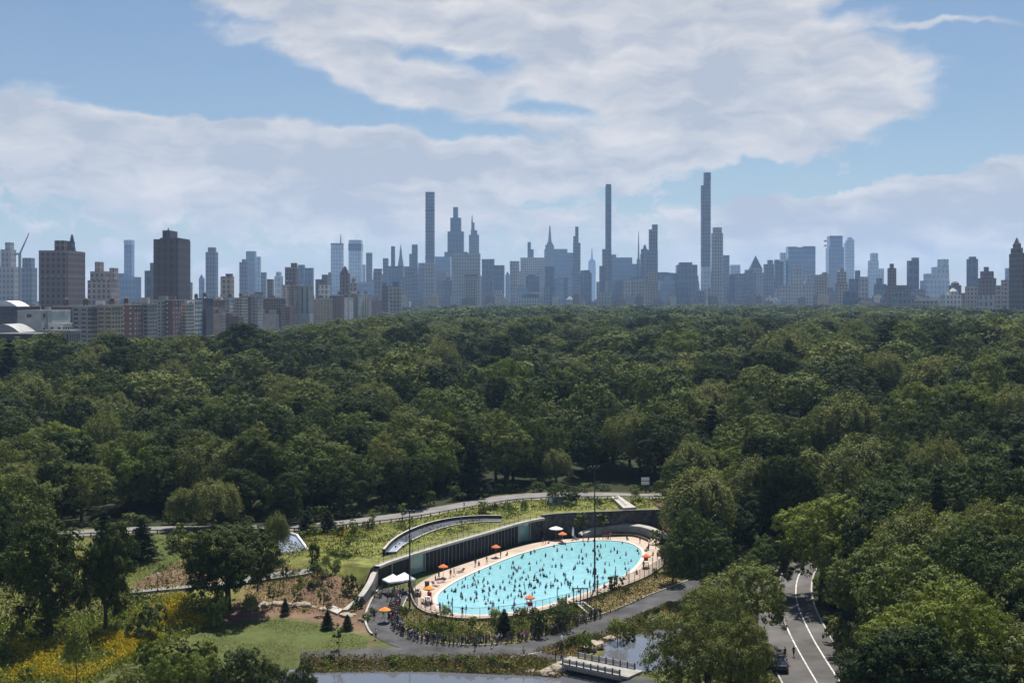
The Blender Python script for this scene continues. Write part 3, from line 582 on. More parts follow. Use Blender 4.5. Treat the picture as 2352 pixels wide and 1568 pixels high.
# the rest of the wood: one mass
def far_wood(name, idx, kinds, label):
    me = mesh_np(name, np.stack([spots[idx, 0], spots[idx, 1], sz[idx]-.3], 1), np.zeros((0, 3), int))
    for nm, val in (('sx', ww[idx]/15.0), ('sz', hh[idx]/17.2), ('rot', rng.uniform(0, 6.28, len(idx)))):
        me.attributes.new(nm, 'FLOAT', 'POINT').data.foreach_set('value', val.astype(np.float32))
    me.attributes.new('pick', 'INT', 'POINT').data.foreach_set('value', rng.integers(0, len(kinds), len(idx)).astype(np.int32))
    o = link(bpy.data.objects.new(name, me)); tag(o, label, 'wood', None, 'stuff')
    ng = bpy.data.node_groups.new(name, 'GeometryNodeTree')
    ng.interface.new_socket('Geometry', in_out='INPUT', socket_type='NodeSocketGeometry'); ng.interface.new_socket('Geometry', in_out='OUTPUT', socket_type='NodeSocketGeometry')
    gi = ng.nodes.new('NodeGroupInput'); go = ng.nodes.new('NodeGroupOutput'); join = ng.nodes.new('GeometryNodeJoinGeometry')
    def attr(nm, ty='FLOAT'):
        a = ng.nodes.new('GeometryNodeInputNamedAttribute'); a.data_type = ty; a.inputs['Name'].default_value = nm; return a.outputs['Attribute']
    cs = ng.nodes.new('ShaderNodeCombineXYZ'); ng.links.new(attr('sx'), cs.inputs[0]); ng.links.new(attr('sx'), cs.inputs[1]); ng.links.new(attr('sz'), cs.inputs[2])
    cr = ng.nodes.new('ShaderNodeCombineXYZ'); ng.links.new(attr('rot'), cr.inputs[2])
    for j, kn in enumerate(kinds):
        src = bpy.data.objects.new('wood_tree', K[kn].merged('wood_tree'))
        inf = ng.nodes.new('GeometryNodeObjectInfo'); inf.inputs['Object'].default_value = src; inf.inputs['As Instance'].default_value = True
        cmp_ = ng.nodes.new('FunctionNodeCompare'); cmp_.data_type = 'INT'; cmp_.operation = 'EQUAL'; ng.links.new(attr('pick', 'INT'), cmp_.inputs[2]); cmp_.inputs[3].default_value = j
        iop = ng.nodes.new('GeometryNodeInstanceOnPoints'); ng.links.new(gi.outputs[0], iop.inputs['Points']); ng.links.new(cmp_.outputs[0], iop.inputs['Selection'])
        ng.links.new(inf.outputs['Geometry'], iop.inputs['Instance']); ng.links.new(cr.outputs[0], iop.inputs['Rotation']); ng.links.new(cs.outputs[0], iop.inputs['Scale'])
        ng.links.new(iop.outputs[0], join.inputs[0])
    ng.links.new(join.outputs[0], go.inputs[0])
    o.modifiers.new('trees', 'NODES').node_group = ng
    return o
far_wood('wood', far_i[dist[far_i] < 1100], ['mid0', 'mid1', 'mid2', 'mid3', 'mid4', 'dark1', 'olive1'], 'dense green wood of rounded crowns filling the middle of the park')
far_wood('wood', far_i[dist[far_i] >= 1100], ['far0', 'far1', 'far2', 'far3'], 'distant hazy green treetops reaching to the foot of the skyline')
print('trees', ns, len(first))
# ================================================================ city
def facade_mat(name, col, glass, bay=9., floor=12., ratio=.5, rough=.6, metal=0, bandcol=None):
    """far facades: window columns and floor bands, too small to build one by one"""
    m, t, b = new_mat(name); b.inputs['Roughness'].default_value = rough; b.inputs['Metallic'].default_value = metal
    tcn = t.nodes.new('ShaderNodeTexCoord'); sp = t.nodes.new('ShaderNodeSeparateXYZ'); t.links.new(tcn.outputs['Object'], sp.inputs[0])
    xy = math_node(t, 'ADD', sp.outputs[0], sp.outputs[1])
    fx = math_node(t, 'FRACT', math_node(t, 'DIVIDE', xy, bay)); fz = math_node(t, 'FRACT', math_node(t, 'DIVIDE', sp.outputs[2], floor))
    a = math_node(t, 'LESS_THAN', fx, ratio); c = math_node(t, 'LESS_THAN', fz, .62)
    w = math_node(t, 'MULTIPLY', a, c)
    n = t.nodes.new('ShaderNodeTexNoise'); n.inputs['Scale'].default_value = .03; n.inputs['Detail'].default_value = 4; t.links.new(tcn.outputs['Object'], n.inputs['Vector'])
    mx = t.nodes.new('ShaderNodeMix'); mx.data_type = 'RGBA'; mx.inputs[6].default_value = (*col, 1); mx.inputs[7].default_value = (*glass, 1); t.links.new(w, mx.inputs[0])
    hs = t.nodes.new('ShaderNodeHueSaturation'); t.links.new(mx.outputs[2], hs.inputs['Color']); t.links.new(math_node(t, 'ADD', math_node(t, 'MULTIPLY', n.outputs['Fac'], .9), .55), hs.inputs['Value'])
    t.links.new(hs.outputs[0], b.inputs['Base Color'])
    return m
FM = {
 'glass': facade_mat('glass_blue_tower', (.20, .26, .36), (.12, .17, .26), 9, 16, .7, .22, .6),
 'dark': facade_mat('dark_glass_tower', (.10, .125, .17), (.05, .065, .10), 12, 20, .6, .25, .5),
 'pale': facade_mat('pale_glass_tower', (.46, .52, .58), (.26, .33, .42), 10, 14, .5, .25, .4),
 'stone': facade_mat('limestone_tower', (.40, .37, .33), (.14, .14, .15), 8, 11, .45),
 'grey': facade_mat('grey_concrete_tower', (.19, .195, .21), (.07, .08, .1), 8, 12, .5),
 'brown': facade_mat('brown_brick_tower', (.18, .12, .09), (.035, .035, .04), 6, 7, .5),
 'tan': facade_mat('tan_brick_tower', (.38, .29, .21), (.07, .07, .075), 7, 8, .5),
 'white': facade_mat('white_brick_tower', (.62, .6, .56), (.16, .18, .2), 6, 8, .45),
 'copper': mat('copper_roof', (.11, .17, .15), .7, .2, .05),
 'rust': facade_mat('rust_steel_tower', (.085, .05, .045), (.03, .025, .028), 7, 9, .45),
}
M_ROOF = mat('roof_tar', (.14, .135, .13), .9, .3, .15); M_ROOFL = mat('roof_light', (.36, .36, .35), .9, .2, .15)
M_TANK = mat('tank_wood', (.15, .10, .07), .9, .3, .6); M_STEEL = mat('crane_steel', (.3, .29, .27), .6, .2, .5)
ZOOM = {1: (0, 490, .20833), 2: (428.7, 428.7, .20833), 3: (857.5, 416.5, .20833), 4: (1286.2, 379.7, .2265), 5: (1715, 465.5, .2708)}
def block_mesh(mb, x0, x1, z0, z1, depth, y0=0, yaw=0.0):
    c = (x0+x1)/2; mb.box(x0, x1, y0-depth/2, y0+depth/2, z0, z1); return mb
def tower(z, segs, d, m, label, extra=(), depth=None, yaw=-1.7, crown=None, name='skyscraper', cat='skyscraper', group=None, base=5.):
    """segs: (x0, x1, ytop) tiers in measured units from the ground up; widest first"""
    ox, oy, k = ZOOM[z]
    X = lambda q: AT(ox+q*k, d); Zt = lambda q: ZT(oy+q*k, d)
    xa = min(s[0] for s in segs); xb = max(s[1] for s in segs); xc = (X(xa)+X(xb))/2
    root = empty(name, (xc, d, base), label, cat, group)
    rel = abs(math.atan2(xc, d)+math.radians(yaw)); cr_, sr_ = math.cos(rel), math.sin(rel); ca, sa = math.cos(math.radians(yaw)), math.sin(math.radians(yaw)); widest = X(xb)-X(xa)
    dp = depth or min(max(widest*.8, 18), 60)
    def tier(nm, x0, x1, z0, z1, mm, f=1.0, top=None):
        w = (X(x1)-X(x0))*(1.012 if f > 1 else 1); c = (X(x0)+X(x1))/2-xc
        dd = dp*min(1, .35+.65*w/widest)*f; ww = max((w-dd*sr_)/cr_, w*.55)
        pts = [(c+ca*a-sa*b_, sa*a+ca*b_) for a, b_ in ((-ww/2, -dd/2), (ww/2, -dd/2), (ww/2, dd/2), (-ww/2, dd/2))]
        p1 = pts if top is None else [(c+(p[0]-c)*top, p[1]*top) for p in pts]
        mb = MB(); mb.frustum(pts, z0-base, p1, z1-base); o = mb.build(nm, FM[mm] if isinstance(mm, str) else mm, root); return o
    zb = base-3
    ordered = sorted(segs, key=lambda s: -s[2])
    for i, s in enumerate(ordered):
        lo = zb if i == 0 else (zb if len(s) > 4 and s[4] == 'g' else None)
        if lo is None:      # stands on the lowest tier under it
            under = [q for q in ordered[:i] if q[0] <= (s[0]+s[1])/2 <= q[1]]
            lo = Zt(min(q[2] for q in under))-(.0 if under else 0) if under else zb
        tier('tower_shaft' if i == 0 else 'tower_tier', s[0], s[1], lo, Zt(s[2]), s[3] if len(s) > 3 and s[3] else m)
    for e in extra:
        if e[0] == 'mast':          # x, ybottom, ytop, radius m
            mb = MB(); mb.tube([(X(e[1])-xc, 0, Zt(e[2])-base-2), (X(e[1])-xc, 0, (Zt(e[2])+Zt(e[3]))/2-base), (X(e[1])-xc, 0, Zt(e[3])-base)], [e[4], e[4]*.6, e[4]*.25], 6); mb.build('mast', FM['grey'], root)
        elif e[0] == 'roof':        # x0, x1, ybottom, ytop, topfraction, material
            tier('spire_roof', e[1], e[2], Zt(e[3]), Zt(e[4]), e[6] if len(e) > 6 else m, 1, e[5])
        elif e[0] == 'band':        # x0, x1, ylow, yhigh, material, proud
            w = X(e[2])-X(e[1]); tier('facade_band', e[1], e[2], Zt(e[3]), Zt(e[4]), e[5], 1.03)
    return root
T = tower
# --- far left
T(1, [(0, 222, 590), (10, 172, 400), (60, 152, 322)], 2600, 'stone', 'pale stepped stone tower with rounded crown beside the construction crane')
T(1, [(240, 405, 600), (250, 380, 492)], 3000, 'grey', 'slim blue-grey tower with shoulder left of the broad brown hospital block')
T(1, [(447, 930, 418), (617, 812, 306)], 1500, 'brown', 'broad brown brick block with square penthouse and black chimney', [('mast', 794, 420, 236, 5), ('band', 447, 930, 440, 432, 'tan'), ('band', 447, 930, 705, 695, 'tan')], 55)
T(1, [(975, 1310, 740), (1000, 1222, 640), (1050, 1142, 535), (1210, 1302, 602)], 1900, 'tan', 'tan apartment tower with stepped roofs between brown block and glass tower')
T(1, [(1370, 1480, 295)], 4200, 'glass', 'lone slender glass tower with pale top standing over low blue podium', [('band', 1368, 1482, 345, 297, 'pale')])
T(1, [(1296, 1552, 702), (1296, 1400, 662)], 3300, 'glass', 'low blue glass slab at the foot of the lone glass tower')
T(1, [(1596, 1712, 632), (1655, 1712, 545)], 2200, 'dark', 'dark stepped glass building tucked against the rust-brown tower')
T(1, [(1702, 2096, 296), (1770, 2090, 280), (1800, 1950, 195)], 1480, 'rust', 'massive rust-brown slab tower with square penthouse', [('mast', 1855, 200, 160, 1.4)], 50)
T(1, [(2075, 2120, 760)], 2600, 'grey', 'small grey tower beside the foot of the rust-brown slab')
# --- left of centre
T(2, [(136, 197, 1010)], 3400, 'glass', 'little blue tower with needle left of the tall ribbed tower', [('roof', 140, 192, 1010, 965, .1, 'glass')])
T(2, [(210, 346, 722), (235, 326, 670)], 3600, 'grey', 'tall grey ribbed tower with set-back crown standing alone')
T(2, [(375, 522, 990), (430, 510, 960, 'brown')], 2000, 'tan', 'tan mid-rise with dark brown roof house in front of twin blue towers')
T(2, [(582, 690, 832), (610, 656, 800)], 3700, 'grey', 'grey-blue tower leaning on the left of the teal glass tower')
T(2, [(655, 768, 712)], 4000, 'glass', 'teal glass tower with flat top, tallest of its pair')
T(2, [(764, 820, 772)], 4100, 'pale', 'narrow pale slab at right side of the teal glass tower')
T(2, [(818, 882, 945)], 3900, 'grey', 'short grey tower stepping down from the teal glass tower')
T(2, [(886, 962, 1020)], 2600, 'brown', 'squat brown block left of small domed grey tower')
T(2, [(968, 1062, 985), (985, 1045, 940)], 3000, 'pale', 'small grey tower with bright domed top')
T(2, [(1085, 1232, 888), (1150, 1222, 842)], 2300, 'brown', 'brown brick tower with dark domed cap and cream edge', [('band', 1085, 1232, 900, 888, 'tan')])
T(2, [(1228, 1306, 862)], 3800, 'dark', 'dark blue slab behind brown domed brick tower')
T(2, [(1304, 1402, 896)], 3700, 'dark', 'broad navy slab right of brown domed brick tower')
T(2, [(1590, 1730, 626)], 4700, 'pale', 'pale blue flat tower with tall thin antenna', [('mast', 1700, 630, 520, 3), ('band', 1588, 1732, 640, 626, 'dark')])
T(2, [(1786, 1942, 590)], 4900, 'pale', 'pale tower with broad dark band under its flat top', [('band', 1784, 1944, 705, 632, 'dark')])
T(2, [(1940, 1975, 860)], 4900, 'pale', 'low pale annex at right side of the dark-banded tower')
T(2, [(1978, 2048, 730)], 4700, 'grey', 'slim grey tower right of the dark-banded tower')
T(2, [(2066, 2152, 908)], 3400, 'grey', 'grey tower with black cornice under the slim towers', [('band', 2062, 2158, 925, 905, 'dark')])
T(2, [(2163, 2226, 790)], 4500, 'grey', 'rounded-top slim grey tower left of the church-like spire')
T(2, [(1690, 1802, 960)], 2300, 'brown', 'brown tower with steep pointed roof in front of the pale slabs', [('roof', 1690, 1802, 960, 878, .15, 'brown')])
T(2, [(1800, 1884, 1060), (1820, 1862, 1005)], 2400, 'tan', 'tan building right of pointed brown tower')
T(2, [(1455, 1582, 1082)], 2000, 'white', 'plain white block with flat top in front of pale slabs')
T(2, [(1490, 1560, 970), (1420, 1500, 1020)], 2700, 'brown', 'dark brown shoulder building left of the pale flat tower')
T(2, [(1560, 1600, 945)], 3600, 'grey', 'thin grey tower at the left foot of the pale flat tower')
T(2, [(1885, 2060, 1050)], 4100, 'glass', 'low blue block between the banded tower and the black-corniced one')
# --- centre
T(3, [(165, 345, 936), (195, 240, 716)], 4300, 'dark', 'dark thin tower rising from blue base left of the needle spire')
T(3, [(255, 345, 936)], 5200, 'grey', 'grey tower with sharp stepped needle spire', [('roof', 268, 337, 936, 800, .35), ('roof', 287, 318, 800, 690, .06)])
T(3, [(345, 492, 938)], 3900, 'grey', 'low grey slab with white edge left of the slender giant', [('band', 484, 494, 1230, 940, 'white')])
T(3, [(396, 490, 800), (424, 490, 698)], 4600, 'grey', 'grey tower with cut-away upper left corner')
T(3, [(495, 576, 900)], 4000, 'glass', 'blue slab at the left foot of the tall square giant')
T(3, [(574, 677, 120)], 4420, 'grey', 'extremely tall plain square grey tower, tallest left of centre', [('band', 573, 678, 860, 830, 'dark'), ('band', 573, 678, 560, 548, 'dark'), ('band', 573, 678, 330, 318, 'dark')])
T(3, [(545, 685, 900)], 3800, 'stone', 'pale block at the foot of the tall square giant')
T(3, [(680, 862, 832)], 4200, 'glass', 'wide blue block between square giant and stepped dark tower')
T(3, [(784, 1046, 780), (818, 1002, 556), (848, 972, 404), (880, 937, 286)], 5000, 'dark', 'massive dark tower stepping up in four tiers', depth=60)
T(3, [(1048, 1172, 800), (1054, 1167, 592), (1075, 1147, 540), (1080, 1117, 456)], 5300, 'grey', 'tapering grey tower with stepped crown and thin spire', [('mast', 1089, 460, 372, 4)])
T(3, [(868, 1182, 796)], 3950, 'stone', 'huge pale grey slab below the two stepped towers', depth=40)
T(3, [(1002, 1152, 1016)], 3500, 'tan', 'tan stone block in front of the huge pale slab', [('band', 1000, 1154, 1050, 1035, 'brown')])
T(3, [(1196, 1336, 862)], 4300, 'dark', 'dark square tower right of the huge pale slab', [('band', 1194, 1338, 872, 858, 'grey')])
T(3, [(1335, 1448, 925)], 4400, 'dark', 'dark lower tower beside the dark square tower')
T(3, [(1455, 1505, 1030)], 5200, 'glass', 'tiny pointed blue tower left of narrow grey slab', [('roof', 1458, 1502, 1030, 995, .1, 'glass')])
T(3, [(1505, 1612, 880)], 4200, 'stone', 'narrow pale grey slab left of the framed navy building')
T(3, [(1622, 1890, 842)], 4150, 'white', 'broad white-framed building with navy glass front', [('band', 1632, 1868, 1232, 878, 'dark')], depth=38)
T(3, [(1700, 1768, 750), (1700, 1737, 670)], 5400, 'dark', 'two-step dark tower peeping over the white-framed building')
T(3, [(1885, 2002, 750), (1896, 1992, 705)], 5900, 'grey', 'art deco tower with tall tapering mast', [('roof', 1905, 1985, 705, 660, .45), ('mast', 1946, 680, 488, 9)])
T(3, [(1985, 2202, 790), (1990, 2140, 748)], 4700, 'glass', 'broad ragged-topped blue block right of the art deco mast')
T(3, [(2202, 2284, 680), (2204, 2262, 604), (2225, 2262, 500, 'dark')], 4600, 'grey', 'slim dark-topped tower stepping up right of the ragged blue block')
T(3, [(1890, 1996, 935)], 4000, 'dark', 'plain dark slab at the foot of the art deco tower')
T(3, [(2000, 2096, 1065)], 3900, 'glass', 'blue slab with white roof line near the treetops', [('band', 1998, 2098, 1072, 1062, 'white')])
# --- right of centre
T(4, [(0, 78, 1140)], 3900, 'grey', 'grey low slab under the ragged blue block')
T(4, [(205, 312, 1090), (210, 275, 1066)], 4300, 'dark', 'dark low block left of the faint distant spire tower')
T(4, [(286, 362, 985)], 10400, 'glass', 'faint pale tower with needle, farthest of all', [('roof', 286, 362, 985, 955, .6), ('mast', 324, 960, 838, 9)])
T(4, [(398, 462, 1020)], 3900, 'dark', 'dark building at left foot of the needle-thin skyscraper')
T(4, [(428, 522, 850)], 4300, 'grey', 'pale base slab of the needle-thin skyscraper')
T(4, [(459, 521, 215), (463, 518, 193)], 4450, 'dark', 'needle-thin dark skyscraper with lighter glass face', [('band', 470, 510, 860, 230, 'glass'), ('band', 458, 522, 660, 645, 'dark')])
T(4, [(520, 732, 937), (520, 570, 905)], 4200, 'glass', 'wide dark-fronted block right of the needle-thin skyscraper', [('band', 522, 622, 1170, 968, 'dark')])
T(4, [(778, 852, 950)], 5000, 'grey', 'grey block with very thin antenna', [('mast', 797, 955, 672, 4)])
T(4, [(728, 800, 1000)], 4500, 'glass', 'blue low tower before the thin antenna')
T(4, [(812, 905, 900), (820, 890, 850)], 4400, 'dark', 'dark stepped tower with pyramid cap left of the notched tower', [('roof', 838, 880, 850, 806, .35, 'dark')])
T(4, [(856, 992, 862), (900, 990, 652), (931, 991, 602, 'dark')], 4250, 'grey', 'tall notched grey tower with dark square top')
T(4, [(985, 1010, 1085)], 4300, 'dark', 'dark thin shoulder right of the notched tower')
T(4, [(1000, 1165, 1160), (1060, 1122, 1118)], 4000, 'glass', 'low blue building in the gap before the dark twin-front block')
T(4, [(1172, 1392, 1010), (1200, 1340, 985)], 4100, 'dark', 'broad dark block with notched roofline left of the tallest tower', [('band', 1180, 1385, 1060, 1048, 'grey'), ('band', 1180, 1385, 1120, 1108, 'grey'), ('band', 1180, 1385, 1180, 1168, 'grey')])
T(4, [(1428, 1528, 206), (1455, 1528, 76)], 4350, 'grey', 'tallest tower of the skyline, with stepped left shoulder', [('band', 1427, 1529, 560, 530, 'dark'), ('band', 1427, 1529, 835, 812, 'dark'), ('band', 1454, 1529, 150, 80, 'dark')])
T(4, [(1428, 1530, 1030)], 4200, 'pale', 'pale podium slab of the tallest tower')
T(4, [(1534, 1653, 690), (1548, 1642, 632)], 4150, 'stone', 'stone tower with set-back crown right of the tallest tower')
T(4, [(1652, 1718, 912)], 4600, 'grey', 'grey tower behind the stone tower')
T(4, [(1718, 1828, 1010)], 5200, 'pale', 'pale distant block between stone tower and pyramid roof')
T(4, [(1690, 1900, 1135), (1700, 1850, 1105)], 4200, 'dark', 'dark low block before the pale distant one')
T(4, [(1914, 2052, 1042)], 4500, 'stone', 'stone tower with steep green pyramid roof', [('roof', 1918, 2048, 1042, 918, .04, 'copper')])
T(4, [(636, 728, 1165)], 3700, 'stone', 'pale slab near the treetops below the wide dark-fronted block')
T(4, [(738, 872, 1150)], 3600, 'stone', 'light stone block below the dark stepped tower')
T(4, [(872, 1000, 1200), (890, 980, 1060)], 3700, 'tan', 'tan tower with setbacks below the notched tower')
T(4, [(1395, 1480, 1270)], 3700, 'grey', 'grey low block below the pale podium')
T(4, [(1500, 1660, 1240)], 3650, 'stone', 'pale wide apartment block below the stone tower')
T(4, [(380, 520, 1290)], 3600, 'stone', 'pale low buildings row at the tree edge')
T(4, [(1150, 1320, 1240)], 3600, 'dark', 'dark low slab at the tree edge')
T(4, [(60, 140, 1360)], 3500, 'white', 'small white gabled house in the treetops', [('roof', 60, 140, 1362, 1330, .2, 'white')])
# --- right
T(5, [(144, 232, 522), (176, 222, 486)], 4300, 'grey', 'grey tower with raised roof just right of the pyramid roof')
T(5, [(228, 312, 500), (232, 280, 484)], 4400, 'dark', 'dark slab right of the grey raised-roof tower')
T(5, [(280, 338, 425)], 4800, 'pale', 'pale slab peeping left of the wide twin glass block')
T(5, [(335, 580, 380), (470, 580, 370), (335, 425, 374)], 4300, 'glass', 'wide twin glass block with vertical dark seam', [('band', 425, 448, 560, 384, 'dark')], depth=45)
T(5, [(376, 472, 545), (392, 455, 528)], 3900, 'stone', 'pale stone hotel in front of the wide twin glass block')
T(5, [(474, 580, 690), (495, 560, 625)], 3800, 'stone', 'stone building with arched top right of the pale hotel', [('roof', 482, 568, 690, 612, .5)])
T(5, [(572, 684, 612), (640, 684, 590)], 3500, 'tan', 'tan apartment block left of the tall twin-top tower')
T(5, [(672, 822, 380), (682, 812, 285)], 4900, 'glass', 'tall dark glass tower with hoists on its left edge', [('band', 655, 676, 372, 358, 'dark'), ('band', 655, 678, 332, 318, 'dark'), ('band', 684, 810, 300, 283, 'dark')])
T(5, [(822, 912, 340), (836, 912, 318)], 5600, 'pale', 'pale glass tower with slanted top', [('roof', 838, 908, 318, 292, .4, 'pale')])
T(5, [(750, 860, 680), (765, 845, 590)], 3200, 'tan', 'tan stepped apartment tower before the tall dark glass one', [('roof', 770, 835, 592, 560, .5, 'tan')])
T(5, [(868, 962, 645), (918, 962, 575)], 3300, 'dark', 'dark narrow tower with dome right of the slanted top')
T(5, [(948, 1034, 628)], 3200, 'stone', 'pale ribbed apartment tower right of dark domed one')
T(5, [(1028, 1162, 560), (1030, 1118, 492), (1047, 1113, 428)], 4700, 'pale', 'stepped pale glass tower standing alone right of the slanted top')
T(5, [(1082, 1184, 690), (1100, 1150, 640)], 3300, 'dark', 'dark blue block at the foot of the stepped pale tower')
T(5, [(1182, 1300, 700), (1195, 1268, 555), (1212, 1248, 518)], 2700, 'brown', 'brown art deco tower with rounded crown')
T(5, [(1290, 1370, 700)], 2700, 'brown', 'brown apartment block between art deco crown and dark slab')
T(5, [(1360, 1460, 492), (1398, 1460, 466)], 3200, 'dark', 'dark slab tower with notched top, right half of skyline')
T(5, [(1475, 1715, 660), (1504, 1712, 602), (1570, 1712, 546), (1620, 1710, 480)], 3400, 'pale', 'pale tower climbing in steps to the right')
T(5, [(1718, 1818, 700), (1735, 1800, 682)], 2600, 'brown', 'dark brown building with domed roof left of the plain navy tower', [('roof', 1735, 1800, 684, 668, .5, 'brown')])
T(5, [(1867, 1960, 478), (1885, 1945, 458)], 3000, 'dark', 'plain navy tower standing alone near right edge')
T(5, [(1965, 2112, 640), (1984, 2092, 582), (2012, 2052, 545)], 2300, 'brown', 'brown stepped tower with squat cap near right edge')
T(5, [(2192, 2240, 555)], 3600, 'glass', 'blue sliver tower left of the twin-spired block')
T(5, [(2160, 2234, 655)], 2400, 'tan', 'tan block at left foot of the twin-spired block')
T(5, [(2232, 2440, 430), (2252, 2330, 385), (2272, 2312, 350)], 1750, 'brown', 'dark brown apartment block with pinnacled tower cut by right edge', [('roof', 2278, 2306, 350, 296, .12, 'brown'), ('band', 2275, 2445, 1000, 700, 'dark')], depth=45)
T(5, [(1428, 1622, 822)], 2300, 'tan', 'pinkish low apartment block near the trees at right', [('band', 1426, 1624, 832, 820, 'white')])
T(5, [(1648, 1815, 780), (1690, 1790, 752)], 2200, 'white', 'white banded apartment block with small dome', [('roof', 1718, 1785, 752, 722, .3, 'white')])
T(5, [(1812, 1868, 820)], 2250, 'tan', 'tan narrow block right of the white banded one')
T(5, [(1855, 1960, 710)], 2500, 'tan', 'plain tan block at the foot of the navy tower')
T(5, [(1948, 2096, 782)], 2100, 'stone', 'pale stone block below the brown stepped tower')
T(5, [(2106, 2170, 700)], 2200, 'tan', 'tan block left of the twin-spired block')
T(5, [(1236, 1432, 790), (1240, 1330, 750)], 2500, 'grey', 'grey low block with bright roof below the art deco crown')
T(5, [(260, 380, 700)], 3700, 'stone', 'pale low block below the pale slab')
T(5, [(1030, 1180, 850)], 2900, 'stone', 'long low pale block at the tree edge', [('band', 1028, 1182, 868, 848, 'white')])
# --- museum and low fronts at the tree edge
T(3, [(1590, 1862, 1282)], 3000, 'white', 'long white building with arched grey roof at the tree edge', [('roof', 1635, 1825, 1282, 1252, .85, 'grey'), ('band', 1720, 1850, 1240, 1216, 'white')])
T(3, [(90, 172, 1160), (100, 150, 1130)], 2500, 'brown', 'reddish brown block under the rounded slim tower')
T(3, [(180, 320, 1160), (205, 292, 1105, 'dark')], 2600, 'tan', 'tan building with dark mansard roof under the needle spire')
# --- tower crane
g0 = AT(45, 2600); crane = empty('tower_crane', (AT(45.5, 2550), 2550, 8), 'pale lattice tower crane with raised jib left of the brown block', 'crane')
zc_ = ZT(582, 2550)-8; mb = MB(); mb.box(-2.2, 2.2, -2.2, 2.2, -2, zc_); mb.build('mast', M_STEEL, crane)
mb = MB(); mb.tube([(0, 0, zc_-1), (AT(67, 2550)-AT(45.5, 2550), 0, ZT(535, 2550)-8)], [2.0, .9], 4); mb.build('jib', M_STEEL, crane)
mb = MB(); mb.box(-12, 0, -2, 2, zc_-3, zc_+1); mb.build('counterweight', M_STEEL, crane)
# ---------------------------------------------------------------- avenue row on the left: built windows
WIN = mat('window_glass_dark', (.035, .04, .05), .2, .3, .3, spec=.6); WINL = mat('window_blind', (.62, .62, .6), .5, .2, .3); M_CORN = mat('cornice_stone', (.48, .45, .4), .8, .15, .2)
WALLS = {n_: mat('wall_'+n_, c, .9, .12, .12) for n_, c in (('brown', (.24, .16, .12)), ('grey', (.36, .33, .31)), ('tan', (.46, .36, .25)), ('red', (.24, .13, .10)), ('white', (.74, .72, .68)), ('cream', (.58, .51, .41)), ('dark', (.11, .10, .115)), ('conc', (.5, .49, .47)))}
M_GLASSB = mat('glass_block_blue', (.12, .17, .24), .3, .15, .1)
def apartment(x0, x1, ytop, d, wall, label, wins=(3.2, 3.6, 1.5, 1.9), light=False, corn=True, depth=24, name='apartment_building', cat='building', group=None, tanks=1, base=9., z1=None, yaw=-4, roofmat=None, seed=0):
    """block with windows on the two sides that show"""
    g = random.Random(seed+int(x0*7)); w = AT(x1, d)-AT(x0, d); h = (ZT(ytop, d) if z1 is None else z1)-base; xc = (AT(x0, d)+AT(x1, d))/2
    o = empty(name, (xc, d+depth/2, base), label, cat, group); o.rotation_euler.z = math.radians(yaw)
    mb = MB(); mb.box(-w/2, w/2, -depth/2, depth/2, -4, h); mb.build('wall', WALLS[wall], o)
    mb = MB(); mb.box(-w/2-.3, w/2+.3, -depth/2-.3, depth/2+.3, h, h+.9); mb.build('cornice', M_CORN if corn else WALLS[wall], o)
    mb = MB(); mb.box(-w/2+.5, w/2-.5, -depth/2+.5, depth/2-.5, h+.9, h+1.0); mb.build('roof', roofmat or M_ROOF, o)
    bx, fl, ww_, wh = wins; mb = MB()
    nb = int((w-1.5)/bx); nf = int((h-2)/fl)
    for i in range(nb):
        for j in range(max(0, nf-11), nf):
            cx_ = -w/2+(i+.5)*w/nb; cz = h-1.6-(nf-1-j)*fl-wh/2
            mb.box(cx_-ww_/2, cx_+ww_/2, -depth/2-.06, -depth/2+.1, cz-wh/2, cz+wh/2)
    nd = int((depth-1.5)/bx)
    for i in range(nd):
        for j in range(max(0, nf-11), nf):
            cy_ = -depth/2+(i+.5)*depth/nd; cz = h-1.6-(nf-1-j)*fl-wh/2
            mb.box(w/2-.1, w/2+.06, cy_-ww_/2, cy_+ww_/2, cz-wh/2, cz+wh/2)
    if 0 < len(mb.f)//6 <= 26:        # few enough to pick out: each its own part
        for k in range(len(mb.v)//8):
            m1 = MB(); m1.add(mb.v[k*8:k*8+8], [(3, 2, 1, 0), (4, 5, 6, 7), (0, 1, 5, 4), (1, 2, 6, 5), (2, 3, 7, 6), (3, 0, 4, 7)]); m1.build('window', WINL if light else WIN, o)
    elif len(mb.f): tag(mb.build('window_panes', WINL if light else WIN, o), kind='stuff')
    for k in range(tanks):
        tx, ty = g.uniform(-w*.3, w*.3), g.uniform(-depth*.3, depth*.3)
        if g.random() < .55:
            mb = MB(); mb.lathe([(1.9, 2.5), (1.9, 6), (.1, 7.4)], 8, (tx, ty, h)); 
            for a in (-1.2, 1.2): mb.box(tx+a-.15, tx+a+.15, ty-1.2, ty+1.2, h+.9, h+2.6)
            mb.build('water_tank', M_TANK, o)
        else:
            mb = MB(); s = g.uniform(2, 4.5); mb.box(tx-s, tx+s, ty-s*.8, ty+s*.8, h+.95, h+g.uniform(3, 6)); mb.build('roof_house', WALLS[g.choice(('brown', 'grey', 'cream', 'white'))], o)
    return o
Z1 = lambda q: q*.20833
Z2 = lambda q: 428.7+q*.20833
A = apartment
Y1 = lambda q: 490+q*.20833
Y2 = lambda q: 428.7+q*.20833
A(Z1(592), Z1(806), Y1(1030), 1000, 'brown', 'brown brick apartment block behind the pale concrete building', seed=1)
A(Z1(806), Z1(980), Y1(1030), 985, 'grey', 'grey slab with pale vertical edges beside the brown block', (4.2, 3.4, 3.4, 1.3), seed=2)
